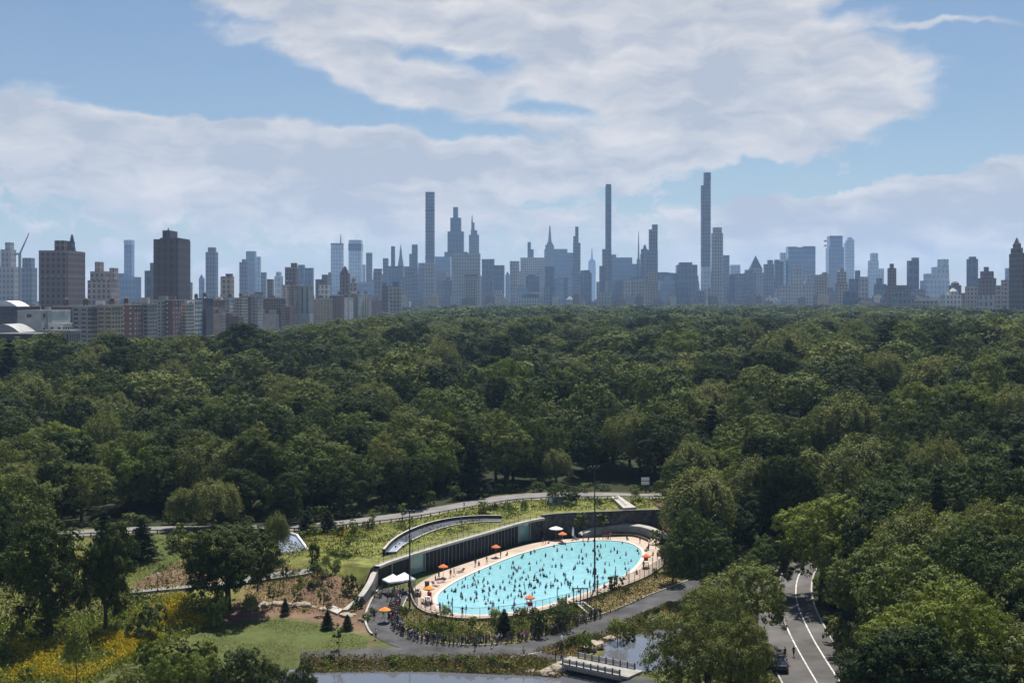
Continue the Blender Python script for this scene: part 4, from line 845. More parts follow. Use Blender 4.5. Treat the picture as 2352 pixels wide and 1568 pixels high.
A(Z1(983), Z1(1080), Y1(1032), 1010, 'red', 'dark red recessed block between grey slab and tan slab', seed=3)
A(Z1(1083), Z1(1246), Y1(1022), 990, 'tan', 'tan slab with horizontal window bands and pale corner', (4.6, 3.4, 4.2, 1.4), seed=4)
A(Z1(1250), Z1(1490), Y1(1012), 1090, 'red', 'dark brick block dotted with small white windows', (4.6, 4.4, 1.7, 1.7), True, seed=5)
A(Z1(1490), Z1(1642), Y1(1000), 1110, 'grey', 'grey apartment block with pale cornice right of dotted brick block', (3.4, 3.4, 2.4, 1.4), seed=6)
A(Z1(1650), Z1(1790), Y1(962), 1190, 'grey', 'taller grey block next to red-brown white-windowed block', (3.2, 3.3, 1.7, 1.5), seed=7)
A(Z1(1792), Z1(1914), Y1(962), 1200, 'red', 'red-brown block with two columns of white windows', (6.5, 4.4, 1.9, 1.9), True, seed=8)
A(Z1(1916), Z1(2062), Y1(1000), 1230, 'cream', 'cream apartment block with fine window bands', (3.6, 3.3, 2.8, 1.3), seed=9)
A(Z1(2070), Z1(2156), Y1(960), 1260, 'white', 'narrow pale block with tall glass upper bay', (4, 4.4, 2.8, 2.4), seed=10)
A(Z1(2157), Z1(2284), Y1(945), 1290, 'dark', 'dark slab with bright blank side wall on its right', (9, 9, .8, .8), corn=False, seed=11)
A(Z2(228), Z2(362), Y2(1250), 1420, 'brown', 'brown block right of the dark slab with bright side', seed=12)
A(Z2(364), Z2(420), Y2(1240), 1450, 'grey', 'thin grey block with pale edge', seed=13)
A(Z2(420), Z2(484), Y2(1235), 1470, 'white', 'narrow white-windowed block right of thin grey block', (3.4, 4.2, 1.8, 2.2), seed=14)
A(Z2(486), Z2(622), Y2(1232), 1490, 'cream', 'cream block with close window rows behind the treetops', (3.2, 3.3, 2.2, 1.3), seed=15)
A(Z2(624), Z2(662), Y2(1210), 1560, 'brown', 'thin brown block between two paler ones', seed=16)
A(Z2(662), Z2(792), Y2(1192), 1580, 'grey', 'grey block with white window rows', (4, 4, 2, 1.6), True, seed=17)
A(Z2(794), Z2(1050), Y2(1232), 1680, 'brown', 'long low brown row behind the treetops', seed=18)
A(Z2(1052), Z2(1112), Y2(1090), 1780, 'cream', 'cream tower block with roof garden', seed=19)
A(Z2(1112), Z2(1198), Y2(1090), 1800, 'tan', 'tan block left of the pale green-grey block', seed=20)
A(Z2(1200), Z2(1362), Y2(1100), 1820, 'conc', 'pale grey block with vertical white piers', (5, 3.4, 2.4, 2.6), seed=21)
A(Z2(1364), Z2(1376), Y2(1200), 1900, 'brown', 'sliver of brown block beside long tan block', seed=22)
A(Z2(1376), Z2(1582), Y2(1242), 1900, 'tan', 'long tan block with horizontal bands', (4, 3.4, 3.4, 1.2), seed=23)
A(Z2(1584), Z2(1712), Y2(1200), 2000, 'brown', 'brown mid-rise left of the white slab', seed=24)
A(Z2(1714), Z2(1812), Y2(1225), 2060, 'white', 'white slab above the treetops left of cream house', (4.4, 4, 1.6, 1.8), seed=25)
A(Z2(1814), Z2(1862), Y2(1180), 2150, 'brown', 'narrow brown block right of the white slab', seed=26)
A(Z2(1864), Z2(1908), Y2(1190), 2170, 'white', 'thin white tower with dark windows', (3.4, 4, 2, 2), seed=27)
A(Z2(1910), Z2(2018), Y2(1190), 2200, 'cream', 'cream mansion with gabled top at the end of the avenue row', seed=28)
# near left: hospital and low modern buildings
A(-20, Z1(202), Y1(1040), 930, 'dark', 'dark long building under the white tent roof', (5, 5, 3.4, 1.4), tanks=0, depth=40, corn=False)
A(Z1(205), Z1(472), Y1(1082), 850, 'conc', 'blank concrete building with a few square windows', (9, 9.5, 3.2, 2.4), tanks=0, depth=30, corn=False)
A(Z1(480), Z1(590), Y1(1082), 860, 'white', 'plain white wall block beside blank concrete building', (16, 20, 1, 1), tanks=0, depth=30, corn=False)
A(Z1(540), Z1(702), Y1(1225), 800, 'white', 'low white rooftop block in front of the white wall', (3, 4, 2, 2), tanks=0, depth=14, corn=False, base=6)
A(Z1(440), Z1(782), Y1(1302), 780, 'grey', 'low grey colonnaded building with pale roof edge', (2.2, 9, 1.1, 7), tanks=0, depth=16, base=6)
A(-30, Z1(442), Y1(1345), 720, 'dark', 'long dark low roof at the left edge', (30, 9, 1, 1), tanks=0, depth=30, corn=False, base=6)
hall = empty('vaulted_hall', (AT(Z1(120), 790), 790, 6), 'low pale hall with shallow vaulted roof at the left edge', 'building')
def vault(mb, w, h0, rise, depth, n=12):
    pr = [(-w/2+w*i/n, h0+rise*math.sin(math.pi*i/n)) for i in range(n+1)]
    V = [(x, yy, z) for yy in (-depth/2, depth/2) for x, z in [(-w/2, 0)]+pr+[(w/2, 0)]]; k = n+3
    mb.add(V, [list(range(k)), list(range(k, 2*k))[::-1]]+[(i, i+k, (i+1) % k+k, (i+1) % k) for i in range(k)]); return mb
fix_normals(vault(MB(), AT(Z1(310), 790)-AT(Z1(-60), 790), ZT(Y1(1305), 790)-6, 5, 26).build('roof', M_ROOFL, hall))
tent = empty('tent_roof', (AT(Z1(120), 945), 945, 6), 'bright white tent roof with two humps on the dark long building', 'roof')
fix_normals(vault(MB(), AT(Z1(260), 945)-AT(Z1(-30), 945), ZT(Y1(1040), 945)-6+.8, ZT(Y1(975), 945)-ZT(Y1(1040), 945), 24, 16).build('membrane', mat('tent_white', (.8, .8, .8), .6, .05, .2), tent))
# low roofs behind the row: each house its own object
WALLK = ['brown', 'grey', 'tan', 'red', 'white', 'cream', 'brown', 'grey', 'red']
gl = random.Random(77); cnt = 0; LOWS = {}
protos = []
for k in range(14):
    w_, d_, h_ = gl.uniform(12, 26), gl.uniform(14, 26), 1.0; wl = WALLK[k % len(WALLK)]
    mb = MB(); mb.box(-w_/2, w_/2, -d_/2, d_/2, -6, 30); n_w = len(mb.f)
    mb.box(-w_/2+1, w_/2-1, -d_/2+1, d_/2-1, 30, 30.6)
    s = gl.uniform(2, 5); mb.box(-s, s*.4, -s, s*.6, 30.6, 30.6+gl.uniform(2.5, 6)); n_r = len(mb.f)
    nb = int(w_/3.2)
    for i in range(nb):
        for j in range(6):
            c = -w_/2+(i+.5)*w_/nb; mb.box(c-.75, c+.75, -d_/2-.05, -d_/2+.1, 28-3.5*j-1.8, 28-3.5*j)
    me = mb.mesh('apartment_house', [WALLS[wl], gl.choice((M_ROOF, M_ROOFL, M_ROOF)), WIN])
    me.polygons.foreach_set('material_index', np.array([0]*n_w+[1]*6+[0]*(n_r-n_w-6)+[2]*(len(mb.f)-n_r), dtype=np.int32)); protos.append((me, wl))
def house(x, y, top, lab, grp):
    me, wl = protos[gl.randrange(len(protos))]
    o = link(bpy.data.objects.new('apartment_house', me)); o.location = (x, y, top-30); o.rotation_euler.z = math.radians(-4+gl.choice((0, 90, 180))); o.scale = (gl.uniform(.8, 1.3),)*2+(1,)
    tag(o, f'{wl if wl not in ("red", "tan") else {"red": "red brick", "tan": "tan brick"}[wl]} low house {lab} near {column(x, y)}', 'building', f'{wl} houses {grp} near {column(x, y)}')
for k in range(230):
    y_ = gl.uniform(1150, 2900); e = -330+.03*y_
    x_ = e-35-gl.random()**1.2*(y_*.42+e*.9 if y_*.42+e > 0 else 60)
    if x_ < -y_*.42: continue
    top = gl.uniform(36, 50)+max(0, y_-1800)*.008+(gl.random() < .12)*gl.uniform(4, 16)
    house(x_, y_, top, 'behind the avenue row', 'behind the avenue row')
for k in range(110):      # the far edge of the park
    px = gl.uniform(880, 2300); y_ = gl.uniform(3300, 4100) if px < 1950 else gl.uniform(2500, 3300)
    house(AT(px, y_), y_, 44+gl.uniform(0, 30), 'at the tree edge', 'at the foot of the skyline')

mids = {'glass': 'blue glass', 'dark': 'dark', 'stone': 'pale stone', 'grey': 'grey', 'tan': 'tan', 'brown': 'brown'}
gm_ = random.Random(31)
for k in range(130):       # middle-sized blocks filling in between the named towers
    px = gm_.uniform(860, 2290); y_ = gm_.uniform(3700, 5200) if px < 1950 else gm_.uniform(2700, 4200)
    w_ = gm_.uniform(18, 46); h_ = (gm_.uniform(60, 150) if px < 1900 else gm_.uniform(45, 95))*y_/4300; mk = gm_.choice(('glass', 'dark', 'stone', 'grey', 'grey', 'tan' if px > 1700 or px < 1000 else 'stone', 'brown' if px > 1900 else 'dark'))
    o = empty('office_block', (AT(px, y_), y_, 5), f'{mids[mk]} middle-height block in the skyline near {column(AT(px, y_), y_)}', 'building', f'{mids[mk]} blocks near {column(AT(px, y_), y_)}', math.radians(-1.7))
    mb = MB(); mb.box(-w_/2, w_/2, -14, 14, -3, h_); mb.build('tower_shaft', FM[mk], o)
    if gm_.random() < .6: a = gm_.uniform(.2, .5)*w_; mb = MB(); mb.box(-a, a*.6, -9, 9, h_, h_+gm_.uniform(4, 16)); mb.build('roof_house', FM[mk], o)
# ================================================================ pool, pool house, paths
M_CONC = mat('concrete_light', (.40, .375, .34), .85, .12, .5, bump=.1); M_CONCD = mat('concrete_grey', (.24, .235, .225), .85, .15, .4)
M_DECK = mat('deck_sandy_paving', (.43, .34, .27), .85, .10, .25); M_COPING = mat('coping_white', (.56, .49, .43), .7, .08, .5)
M_ASPH = mat('asphalt_path', (.06, .058, .06), .9, .3, .22, bump=.1); M_ROAD = mat('asphalt_worn', (.19, .178, .168), .9, .12, .22)
M_DRIVE = mat('asphalt_drive', (.095, .088, .083), .9, .26, .11); M_PAINT = mat('road_paint_white', (.52, .50, .47), .7, .3, 1.6)
M_STONE = mat('schist_wall', (.085, .078, .075), .9, .35, .9, bump=.4); M_FRAME = mat('frame_dark_metal', (.05, .05, .055), .5, .1, 1)
M_GLASS = mat('door_glass_dark', (.012, .017, .028), .4, .2, .3, spec=.08); M_GLASST = mat('glass_teal', (.16, .34, .36), .15, .15, .3, spec=.6)
M_FIN = mat('fin_pale_metal', (.26, .27, .28), .5, .1, .5); M_TIMBER = mat('timber_rail', (.09, .07, .055), .9, .25, 1)
M_SKYL = mat('skylight_glass', (.30, .34, .42), .15, .1, .2, spec=.6); M_TROUGH_SHADE = mat('trough_glass_shaded', (.05, .055, .07), .35, .1, .2, spec=.4); M_WHITE = mat('canopy_white', (.8, .8, .8), .7, .03, .5)
M_ORANGE = mat('canvas_orange', (.72, .17, .055), .8, .06, .6); M_AMBER = mat('canvas_amber', (.72, .27, .03), .8, .06, .6); M_RED = mat('paint_red', (.42, .03, .03), .6, .1, 1)
M_POLE = mat('pole_dark_steel', (.045, .045, .05), .5, .1, .5); M_KERB = mat('kerb_granite', (.36, .34, .31), .85, .15, .8)
m_pool, t, b = new_mat('pool_water'); b.inputs['Base Color'].default_value = (.14, .56, .62, 1); b.inputs['Roughness'].default_value = .12; b.inputs['Specular IOR Level'].default_value = .4
tcn = t.nodes.new('ShaderNodeTexCoord'); nz = t.nodes.new('ShaderNodeTexNoise'); nz.inputs['Scale'].default_value = .9; nz.inputs['Detail'].default_value = 5; t.links.new(tcn.outputs['Object'], nz.inputs['Vector'])
cr = t.nodes.new('ShaderNodeValToRGB'); cr.color_ramp.elements[0].position = .3; cr.color_ramp.elements[0].color = (.19, .46, .52, 1); cr.color_ramp.elements[1].position = .75; cr.color_ramp.elements[1].color = (.30, .57, .61, 1); t.links.new(nz.outputs['Fac'], cr.inputs[0]); t.links.new(cr.outputs[0], b.inputs['Base Color'])
bp = t.nodes.new('ShaderNodeBump'); bp.inputs['Strength'].default_value = .6; bp.inputs['Distance'].default_value = .08; t.links.new(nz.outputs['Fac'], bp.inputs['Height']); t.links.new(bp.outputs[0], b.inputs['Normal'])
m_pond, t, b = new_mat('pond_water'); b.inputs['Base Color'].default_value = (.11, .115, .13, 1); b.inputs['Roughness'].default_value = .06; b.inputs['Specular IOR Level'].default_value = .9; b.inputs['IOR'].default_value = 1.6
tcn = t.nodes.new('ShaderNodeTexCoord'); nz = t.nodes.new('ShaderNodeTexNoise'); nz.inputs['Scale'].default_value = .9; nz.inputs['Detail'].default_value = 4; t.links.new(tcn.outputs['Object'], nz.inputs['Vector'])
bp = t.nodes.new('ShaderNodeBump'); bp.inputs['Strength'].default_value = .08; bp.inputs['Distance'].default_value = .05; t.links.new(nz.outputs['Fac'], bp.inputs['Height']); t.links.new(bp.outputs[0], b.inputs['Normal'])
def ring_fill(name, loops, m, z=None):
    bm = bmesh.new()
    for L in loops:
        vs = [bm.verts.new((p.x, p.y, p.z if z is None else z)) for p in L]
        for i in range(len(vs)): bm.edges.new((vs[i], vs[(i+1) % len(vs)]))
    bmesh.ops.triangle_fill(bm, use_beauty=True, use_dissolve=False, edges=bm.edges[:], normal=(0, 0, 1))
    for f in bm.faces:
        if f.normal.z < 0: f.normal_flip()
    me = bpy.data.meshes.new(name); bm.to_mesh(me); bm.free(); me.materials.append(m); return link(bpy.data.objects.new(name, me))
def strip(mb, line, z0, z1, closed=True):
    a = [(p.x, p.y, z0) for p in line]; c = [(p.x, p.y, z1) for p in line]
    if closed: a.append(a[0]); c.append(c[0])
    return mb.ribbon(a, c)
tag(ring_fill('pool_deck', [DECK, POOL], M_DECK, 1.0), kind='structure')
mb = MB(); strip(mb, DECK, -.4, 1.0); o = mb.build('deck_wall', M_CONCD); tag(o, kind='structure')
tag(ring_fill('pool_water', [POOL], m_pool, .84), kind='structure')
mb = MB(); strip(mb, POOL, .3, 1.0); o = mb.build('pool_basin', M_COPING); tag(o, kind='structure')
cop = offset_line(POOL, -.75, True); cop = cop if abs(sum((cop[0]-Vector((cx0, cy0, 1))).to_2d()*0) if False else 0) == 0 else cop
# keep the coping outside the water whichever way the loop runs
if sum((q-Vector((cx0, cy0, 1))).length for q in cop) < sum((q-Vector((cx0, cy0, 1))).length for q in POOL): cop = offset_line(POOL, .75, True)
a = [(p.x, p.y, 1.012) for p in POOL]; c = [(p.x, p.y, 1.012) for p in cop]; mb = MB(); mb.ribbon(a+[a[0]], c+[c[0]]); tag(mb.build('pool_coping', M_COPING), kind='structure')
tag(ring_fill('pond_water', [POND], m_pond, -.9), kind='structure')
def drape(name, line, w0, w1, m, lift=.07, nc=5, kind='structure'):
    n = len(line); rows = []
    for k in range(nc): rows.append(offset_line(line, w0+(w1-w0)*k/(nc-1)))
    X = np.array([[p.x for p in r] for r in rows]); Y = np.array([[p.y for p in r] for r in rows]); Z = terrain(X, Y)+lift
    idx = np.arange(nc*n).reshape(nc, n); Q_ = np.stack([idx[:-1, :-1], idx[:-1, 1:], idx[1:, 1:], idx[1:, :-1]], -1).reshape(-1, 4)
    o = link(bpy.data.objects.new(name, mesh_np(name, np.stack([X, Y, Z], -1), Q_, [m], True))); tag(o, kind=kind); return o
drape('back_road', BACKROAD, -3.6, 3.8, M_ROAD, .10, 7)
drape('path', PATH, -3.2, 3.2, M_ASPH, .070, 7); drape('path', PATH_UP, -2.9, 3.2, M_ASPH, .082, 7); drape('path', PATH_BR, -2.2, 2.2, M_ASPH, .094, 5)
drape('drive', DRIVE, -6.2, 5.0, M_DRIVE, .07, 11)
drape('lane_line', DRIVE, -3.55, -3.3, M_PAINT, .082, 2); drape('lane_line', DRIVE, -.12, .12, M_PAINT, .082, 2)
def kerb(line, off, h=.12, w=.22, lift=.02, m=M_KERB):
    c = offset_line(line, off); e = offset_line(line, off+w); mb = MB()
    za = terrain(np.array([p.x for p in c]), np.array([p.y for p in c]))
    A_ = [(p.x, p.y, z+h) for p, z in zip(c, za)]; B_ = [(p.x, p.y, z+h) for p, z in zip(e, za)]; A0 = [(p.x, p.y, z-.3) for p, z in zip(c, za)]; B0 = [(p.x, p.y, z-.3) for p, z in zip(e, za)]
    mb.ribbon(A0, A_); mb.ribbon(A_, B_); mb.ribbon(B_, B0); o = mb.build('kerb', m); tag(o, kind='structure'); return o
kerb(PATH_UP[len(PATH_UP)*9//20:], 3.2, .34, .35); kerb(PATH_UP, -3.15, .2); kerb(PATH[4:len(PATH)*2//5], -3.45, .12); kerb(DRIVE, 5.0, .2, .3); kerb(DRIVE, -6.5, .2, .3); kerb(PATH[len(PATH)//2:], 3.2, .22)
# --- pool house
i0 = min(range(len(FACADE)), key=lambda i: (FACADE[i]-P(1250, 1235, 1)).length)
house_o = empty('pool_house', (FACADE[i0//2].x, FACADE[i0//2].y, 1), 'long low pool house under a green roof with a row of dark glass doors', 'building')
Minv = Matrix.Translation(-house_o.location)
def hpart(mb, name, m, parent=None, smooth=False):
    mb.v = [tuple(Vector(p)-house_o.location) for p in mb.v]; return mb.build(name, m, parent or house_o, smooth)
fl = FACADE[:i0+1]; fb = FBACK[:i0+1]
off = lambda i, d, z: Vector((FACADE[i].x+FBACK[i].x*d, FACADE[i].y+FBACK[i].y*d, z))
ROOFZ = lambda i: 5.35+.5*i/len(FACADE)
mb = MB(); n = i0+1
front_t = [off(i, -.6, ROOFZ(i)+.2) for i in range(n)]; front_b = [off(i, -.6, ROOFZ(i)-.3) for i in range(n)]; back_t = [off(i, .7, ROOFZ(i)+.2) for i in range(n)]; back_b = [off(i, .7, ROOFZ(i)-.3) for i in range(n)]
mb.ribbon(front_b, front_t); mb.ribbon(front_t, back_t); mb.ribbon(back_b, front_b); hpart(mb, 'roof_edge', M_CONC)
mb = MB(); mb.ribbon([off(i, .9, .6) for i in range(n)], [off(i, .9, ROOFZ(i)-.5) for i in range(n)]); hpart(mb, 'back_wall', M_STONE)
L_tot = sum((fl[i+1]-fl[i]).length for i in range(n-1))
def along(s):
    acc_ = 0
    for i in range(len(FACADE)-1):
        l = (FACADE[i+1]-FACADE[i]).length
        if acc_+l >= s: return FACADE[i].lerp(FACADE[i+1], (s-acc_)/l), FDIR[i], FBACK[i], i
        acc_ += l
    return FACADE[-1], FDIR[-1], FBACK[-1], len(FACADE)-1
def panel(name, s0, s1, z0, z1, m, d0=0., th=.08):
    a, _, b_, i = along(s0); c, _, b2, _ = along(s1); mb = MB()
    V = [a+b_*d0, c+b2*d0, c+b2*(d0+th), a+b_*(d0+th)]; mb.frustum([(p.x, p.y) for p in V], z0, [(p.x, p.y) for p in V], z1); return hpart(mb, name, m)
door0, door1 = L_tot*.29, L_tot*.86; nd = 26; dw = (door1-door0)/nd
for k in range(nd):
    s = door0+k*dw; zt = ROOFZ(int(i0*s/L_tot))-.32
    d_ = panel('glass_door', s+.1, s+dw-.1, 1.05, zt, M_GLASS, .35)
    panel('door_fin', s-.045, s+.045, 1.02, zt, M_FIN, .24, .1)
for s0, s1, m in ((1.2, L_tot*.10, M_GLASS), (L_tot*.105, L_tot*.2, M_GLASS), (L_tot*.205, L_tot*.285, M_GLASST), (L_tot*.865, L_tot*.93, M_GLASST)):
    panel('lobby_glass', s0, s1, 1.05, ROOFZ(int(i0*s0/L_tot))-.32, m, .5)
for s in (.102, .203, .288, .862, .935): panel('lobby_frame', L_tot*s-.12, L_tot*s+.12, 1.02, 5, M_FIN, .2, .5)
# railing along the roof edge
posts = [off(i, .5, ROOFZ(i)+.2) for i in range(2, n, 2)]
for p in posts:
    mb = MB(); mb.box(p.x-.04, p.x+.04, p.y-.04, p.y+.04, p.z, p.z+1.1); hpart(mb, 'rail_post', M_FRAME)
for hz in (1.1, .6): mb = MB(); mb.tube([p+Vector((0, 0, hz)) for p in posts], .045, 4); hpart(mb, 'hand_rail', M_FRAME)
# stone wall round the far end
wall_o = empty('stone_retaining_wall', (FACADE[-1].x, FACADE[-1].y, 1), 'dark curved stone retaining wall round the far end of the pool', 'wall')
def wpart(mb, name, m, root): mb.v = [tuple(Vector(p)-root.location) for p in mb.v]; return mb.build(name, m, root)
rng_i = range(i0, len(FACADE)); mb = MB()
fb_ = [off(i, .2, .5) for i in rng_i]; ft = [off(i, .9, ROOFZ(i)+.65) for i in rng_i]; fb2 = [off(i, 1.6, ROOFZ(i)+.65) for i in rng_i]
mb.ribbon(fb_, ft); mb.ribbon(ft, fb2); wpart(mb, 'stone_face', M_STONE, wall_o)
mb = MB(); mb.ribbon([p+Vector((0, 0, .02))-FBACK[i]*.15 for p, i in zip(ft, rng_i)], [p+Vector((0, 0, .02))+FBACK[i]*.35 for p, i in zip(ft, rng_i)]); wpart(mb, 'coping', M_CONCD, wall_o)
for s in (L_tot*1.02, L_tot*1.05, L_tot*1.08): panel('door_opening', s, s+1.1, 1.0, 3.4, M_FRAME, .05)
# green roof from the walkway back to the hillside
rows = []
for d in (.7, 5, 9, 13, 17, 21, 24):
    row = []
    for i in range(len(FACADE)):
        p = off(i, d, 0); tz = TZ(p.x, p.y) if d > 20 else 0; e = max(0, (d-17)/7)
        row.append(Vector((p.x, p.y, (ROOFZ(i)+.22+.014*d)*(1-e)+(tz+.05 if d > 20 else ROOFZ(i)+.5)*e if d > 17 else ROOFZ(i)+.22+.014*d)))
    rows.append(row)
m_green = mat('green_roof_turf', (.15, .16, .032), .95, .3, .35, bump=.4)
V_ = np.array([[tuple(p) for p in r] for r in rows]); idx = np.arange(V_.shape[0]*V_.shape[1]).reshape(V_.shape[:2])
me = mesh_np('green_roof', V_, np.stack([idx[:-1, :-1], idx[:-1, 1:], idx[1:, 1:], idx[1:, :-1]], -1).reshape(-1, 4), [m_green], True)
gr = link(bpy.data.objects.new('green_roof', me), house_o); gr.location = -house_o.location
e0 = [r[0] for r in rows]; mb = MB(); mb.ribbon([Vector((p.x, p.y, .3)) for p in e0[:2]], e0[:2]); hpart(mb, 'end_wall', M_CONC)
sk1 = [p-FDIR[0]*1.2-Vector((0, 0, .25)) for p in e0]; sk2 = [p-FDIR[0]*4.5 for p in e0]; sk2 = [Vector((p.x, p.y, TZ(p.x, p.y)-.15)) for p in sk2]
mb = MB(); mb.ribbon(sk1, e0); mb.ribbon(sk2, sk1); hpart(mb, 'turf_shoulder', m_green, None, True)
# skylight crescent
SO = smooth_line([P(a, b, 6.3) for a, b in ((884, 1269), (903, 1248), (938, 1226), (985, 1208), (1040, 1196), (1100, 1191), (1152, 1191))], 1.0)
SI = smooth_line([P(a, b, 6.0) for a, b in ((906, 1268), (925, 1252), (960, 1233), (1003, 1216), (1048, 1205), (1100, 1199), (1152, 1198))], 1.0)
sk = empty('crescent_skylight', (SO[0].x, SO[0].y, 5.4), 'long curved skylight trough with pale curbs on the green roof', 'skylight')
def curb(mb, line, zb, zt, w):
    o2 = offset_line(line, w); mb.ribbon([Vector((p.x, p.y, zb)) for p in line], [Vector((p.x, p.y, zt)) for p in line]); mb.ribbon([Vector((p.x, p.y, zt)) for p in line], [Vector((p.x, p.y, zt)) for p in o2]); mb.ribbon([Vector((p.x, p.y, zt)) for p in o2], [Vector((p.x, p.y, zb)) for p in o2]); return mb
wpart(curb(MB(), SO, 5.0, 7.1, .5), 'outer_curb', M_CONC, sk); wpart(curb(MB(), SI, 5.0, 6.2, -.4), 'inner_curb', M_CONC, sk)
m_ = min(len(SO), len(SI)); so_ = [SO[int(i*(len(SO)-1)/(m_-1))] for i in range(m_)]; si_ = [SI[int(i*(len(SI)-1)/(m_-1))] for i in range(m_)]
mb = MB(); mb.ribbon([Vector((p.x, p.y, 6.45)) for p in so_], [Vector((p.x, p.y, 6.12)) for p in si_]); wpart(mb, 'glazing', M_TROUGH_SHADE, sk)  # glass colour darkened to stand for the outer curb's shadow in the trough
mb = MB(); kq = m_//4; mb.ribbon([Vector((p.x, p.y, 6.47)).lerp(Vector((q.x, q.y, 6.14)), .35) for p, q in zip(so_[:kq], si_[:kq])], [Vector((p.x, p.y, 6.14)) for p in si_[:kq]]); wpart(mb, 'pale_glazing', M_SKYL, sk)
mb = MB(); inn = offset_line(SO, -.06); mb.ribbon([Vector((p.x, p.y, 6.4)) for p in inn], [Vector((p.x, p.y, 7.05)) for p in inn]); wpart(mb, 'dark_upstand', M_FRAME, sk)  # dark strip painting the shade on the outer curb's inner face
# triangular rooflight further left
tri = [P(640, 1240, 5.2), P(665, 1224, 6.4), P(682, 1229, 6.4), P(708, 1264, 5.0), P(640, 1270, 4.6)]
rl = empty('rooflight', tuple(tri[0]-Vector((0, 0, 1))), 'tilted glass rooflight with white edge set into the meadow', 'skylight')
mb = MB(); c0 = [p-rl.location for p in tri]; mb.add(c0+[p-Vector((0, 0, 1.6)) for p in c0], [list(range(5))[::-1], list(range(5, 10))]+[(i, (i+1) % 5, 5+(i+1) % 5, 5+i) for i in range(5)]); fix_normals(mb.build('glazing', M_SKYL, rl))
mb = MB(); mb.tube([c0[1]+Vector((0, 0, .12)), c0[2]+Vector((0, 0, .12)), c0[3]+Vector((0, 0, .12))], .26, 6); mb.build('white_edge', M_WHITE, rl)
# wing wall
wing = empty('wing_wall', tuple(WALL_TOP[-1]-Vector((0, 0, .4))), 'pale concrete wing wall sweeping down from the roof to the ground', 'wall')
mb = MB(); WT = [p+Vector((0, 0, .35)) for p in WALL_TOP]; wl = offset_line(WT, -.5); wr = offset_line(WT, .6); mb.ribbon(wl, wr); mb.ribbon([Vector((p.x, p.y, 0)) for p in wr], wr); mb.ribbon([Vector((p.x, p.y, 0)) for p in wl], wl); wpart(mb, 'wall_body', M_CONC, wing)
# garden wall along the ramp
gw = empty('garden_wall', tuple(RAMP[0]), 'low grey curving garden wall across the hillside', 'wall')
rz = terrain(np.array([p.x for p in RAMP]), np.array([p.y for p in RAMP])); rl_ = offset_line(RAMP, 0); rr_ = offset_line(RAMP, .5)
mb = MB(); mb.ribbon([Vector((p.x, p.y, z+.45)) for p, z in zip(rl_, rz)], [Vector((p.x, p.y, z+.45)) for p, z in zip(rr_, rz)])
for L in (rl_, rr_): mb.ribbon([Vector((p.x, p.y, z-.4)) for p, z in zip(L, rz)], [Vector((p.x, p.y, z+.45)) for p, z in zip(L, rz)])
wpart(mb, 'wall_body', M_CONCD, gw)
drape('ramp_path', RAMP, .6, 3.4, M_CONCD, .08, 4)
# pale ramp slab behind the stone wall, and slabs in the soil bed
def slab(name, D, z, th, m, label, cat='slab'):
    pts = [P(a, b, z) for a, b in D]; o = empty(name, tuple(pts[0]), label, cat); mb = MB(); q = [p-pts[0] for p in pts]
    mb.frustum([(p.x, p.y) for p in q], -th, [(p.x, p.y) for p in q], 0); fix_normals(mb.build('stone_top', m, o)); return o
st = slab('stair_ramp', [(1404, 1140), (1420, 1137), (1461, 1164), (1432, 1166)], 7.0, 1.4, M_CONC, 'pale stair ramp running down the bank behind the stone wall', 'stair')
q = [P(a, b, 7.01)-st.location for a, b in ((1416, 1143), (1420, 1142), (1441, 1160), (1436, 1161))]; mb = MB(); mb.frustum([(p.x, p.y) for p in q], 0, [(p.x, p.y) for p in q], .05); fix_normals(mb.build('centre_strip', M_CONCD, st))
slab('stone_slab', [(753, 1399), (765, 1389), (788, 1398), (775, 1408)], .95, .5, M_CONC, 'flat pale stone slab in the soil bed below the wing wall')
# curved bench wall at the far right of the pool
BW = smooth_line([P(a, b, 1) for a, b in ((1338, 1234), (1362, 1229), (1395, 1226), (1430, 1225), (1465, 1227), (1495, 1233), (1524, 1245))], 1.0)
bw = empty('curved_bench_wall', tuple(BW[0]), 'light grey curved concrete wall at the right end of the pool deck', 'wall')
hts = [.5+1.5*math.sin(math.pi*min(1, i/(len(BW)-1)*1.0)) **.7 if 0 < i < len(BW)-1 else .5 for i in range(len(BW))]
mb = MB(); bk = offset_line(BW, 1.3); mb.ribbon([p-Vector((0, 0, .3)) for p in BW], [p+Vector((0, 0, h)) for p, h in zip(BW, hts)]); mb.ribbon([p+Vector((0, 0, h)) for p, h in zip(BW, hts)], [p+Vector((0, 0, h+.3)) for p, h in zip(bk, hts)]); mb.ribbon([p+Vector((0, 0, h+.3)) for p, h in zip(bk, hts)], [p-Vector((0, 0, .3)) for p in bk]); wpart(mb, 'wall_body', M_CONC, bw)
be = offset_line(BW, -2.6)[4:-2]; bench = empty('deck_bench', tuple(be[0]), 'long curved brown bench in front of the light grey wall', 'bench')
mb = MB(); b2 = offset_line(be, -.6); mb.ribbon([p+Vector((0, 0, .46)) for p in be], [p+Vector((0, 0, .46)) for p in b2]); mb.ribbon([p+Vector((0, 0, .0)) for p in b2], [p+Vector((0, 0, .46)) for p in b2]); wpart(mb, 'seat', M_TIMBER, bench)
mb = MB(); mb.ribbon([p+Vector((0, 0, .4)) for p in be], [p+Vector((0, 0, 1.0)) for p in be]); wpart(mb, 'backrest', M_TIMBER, bench)
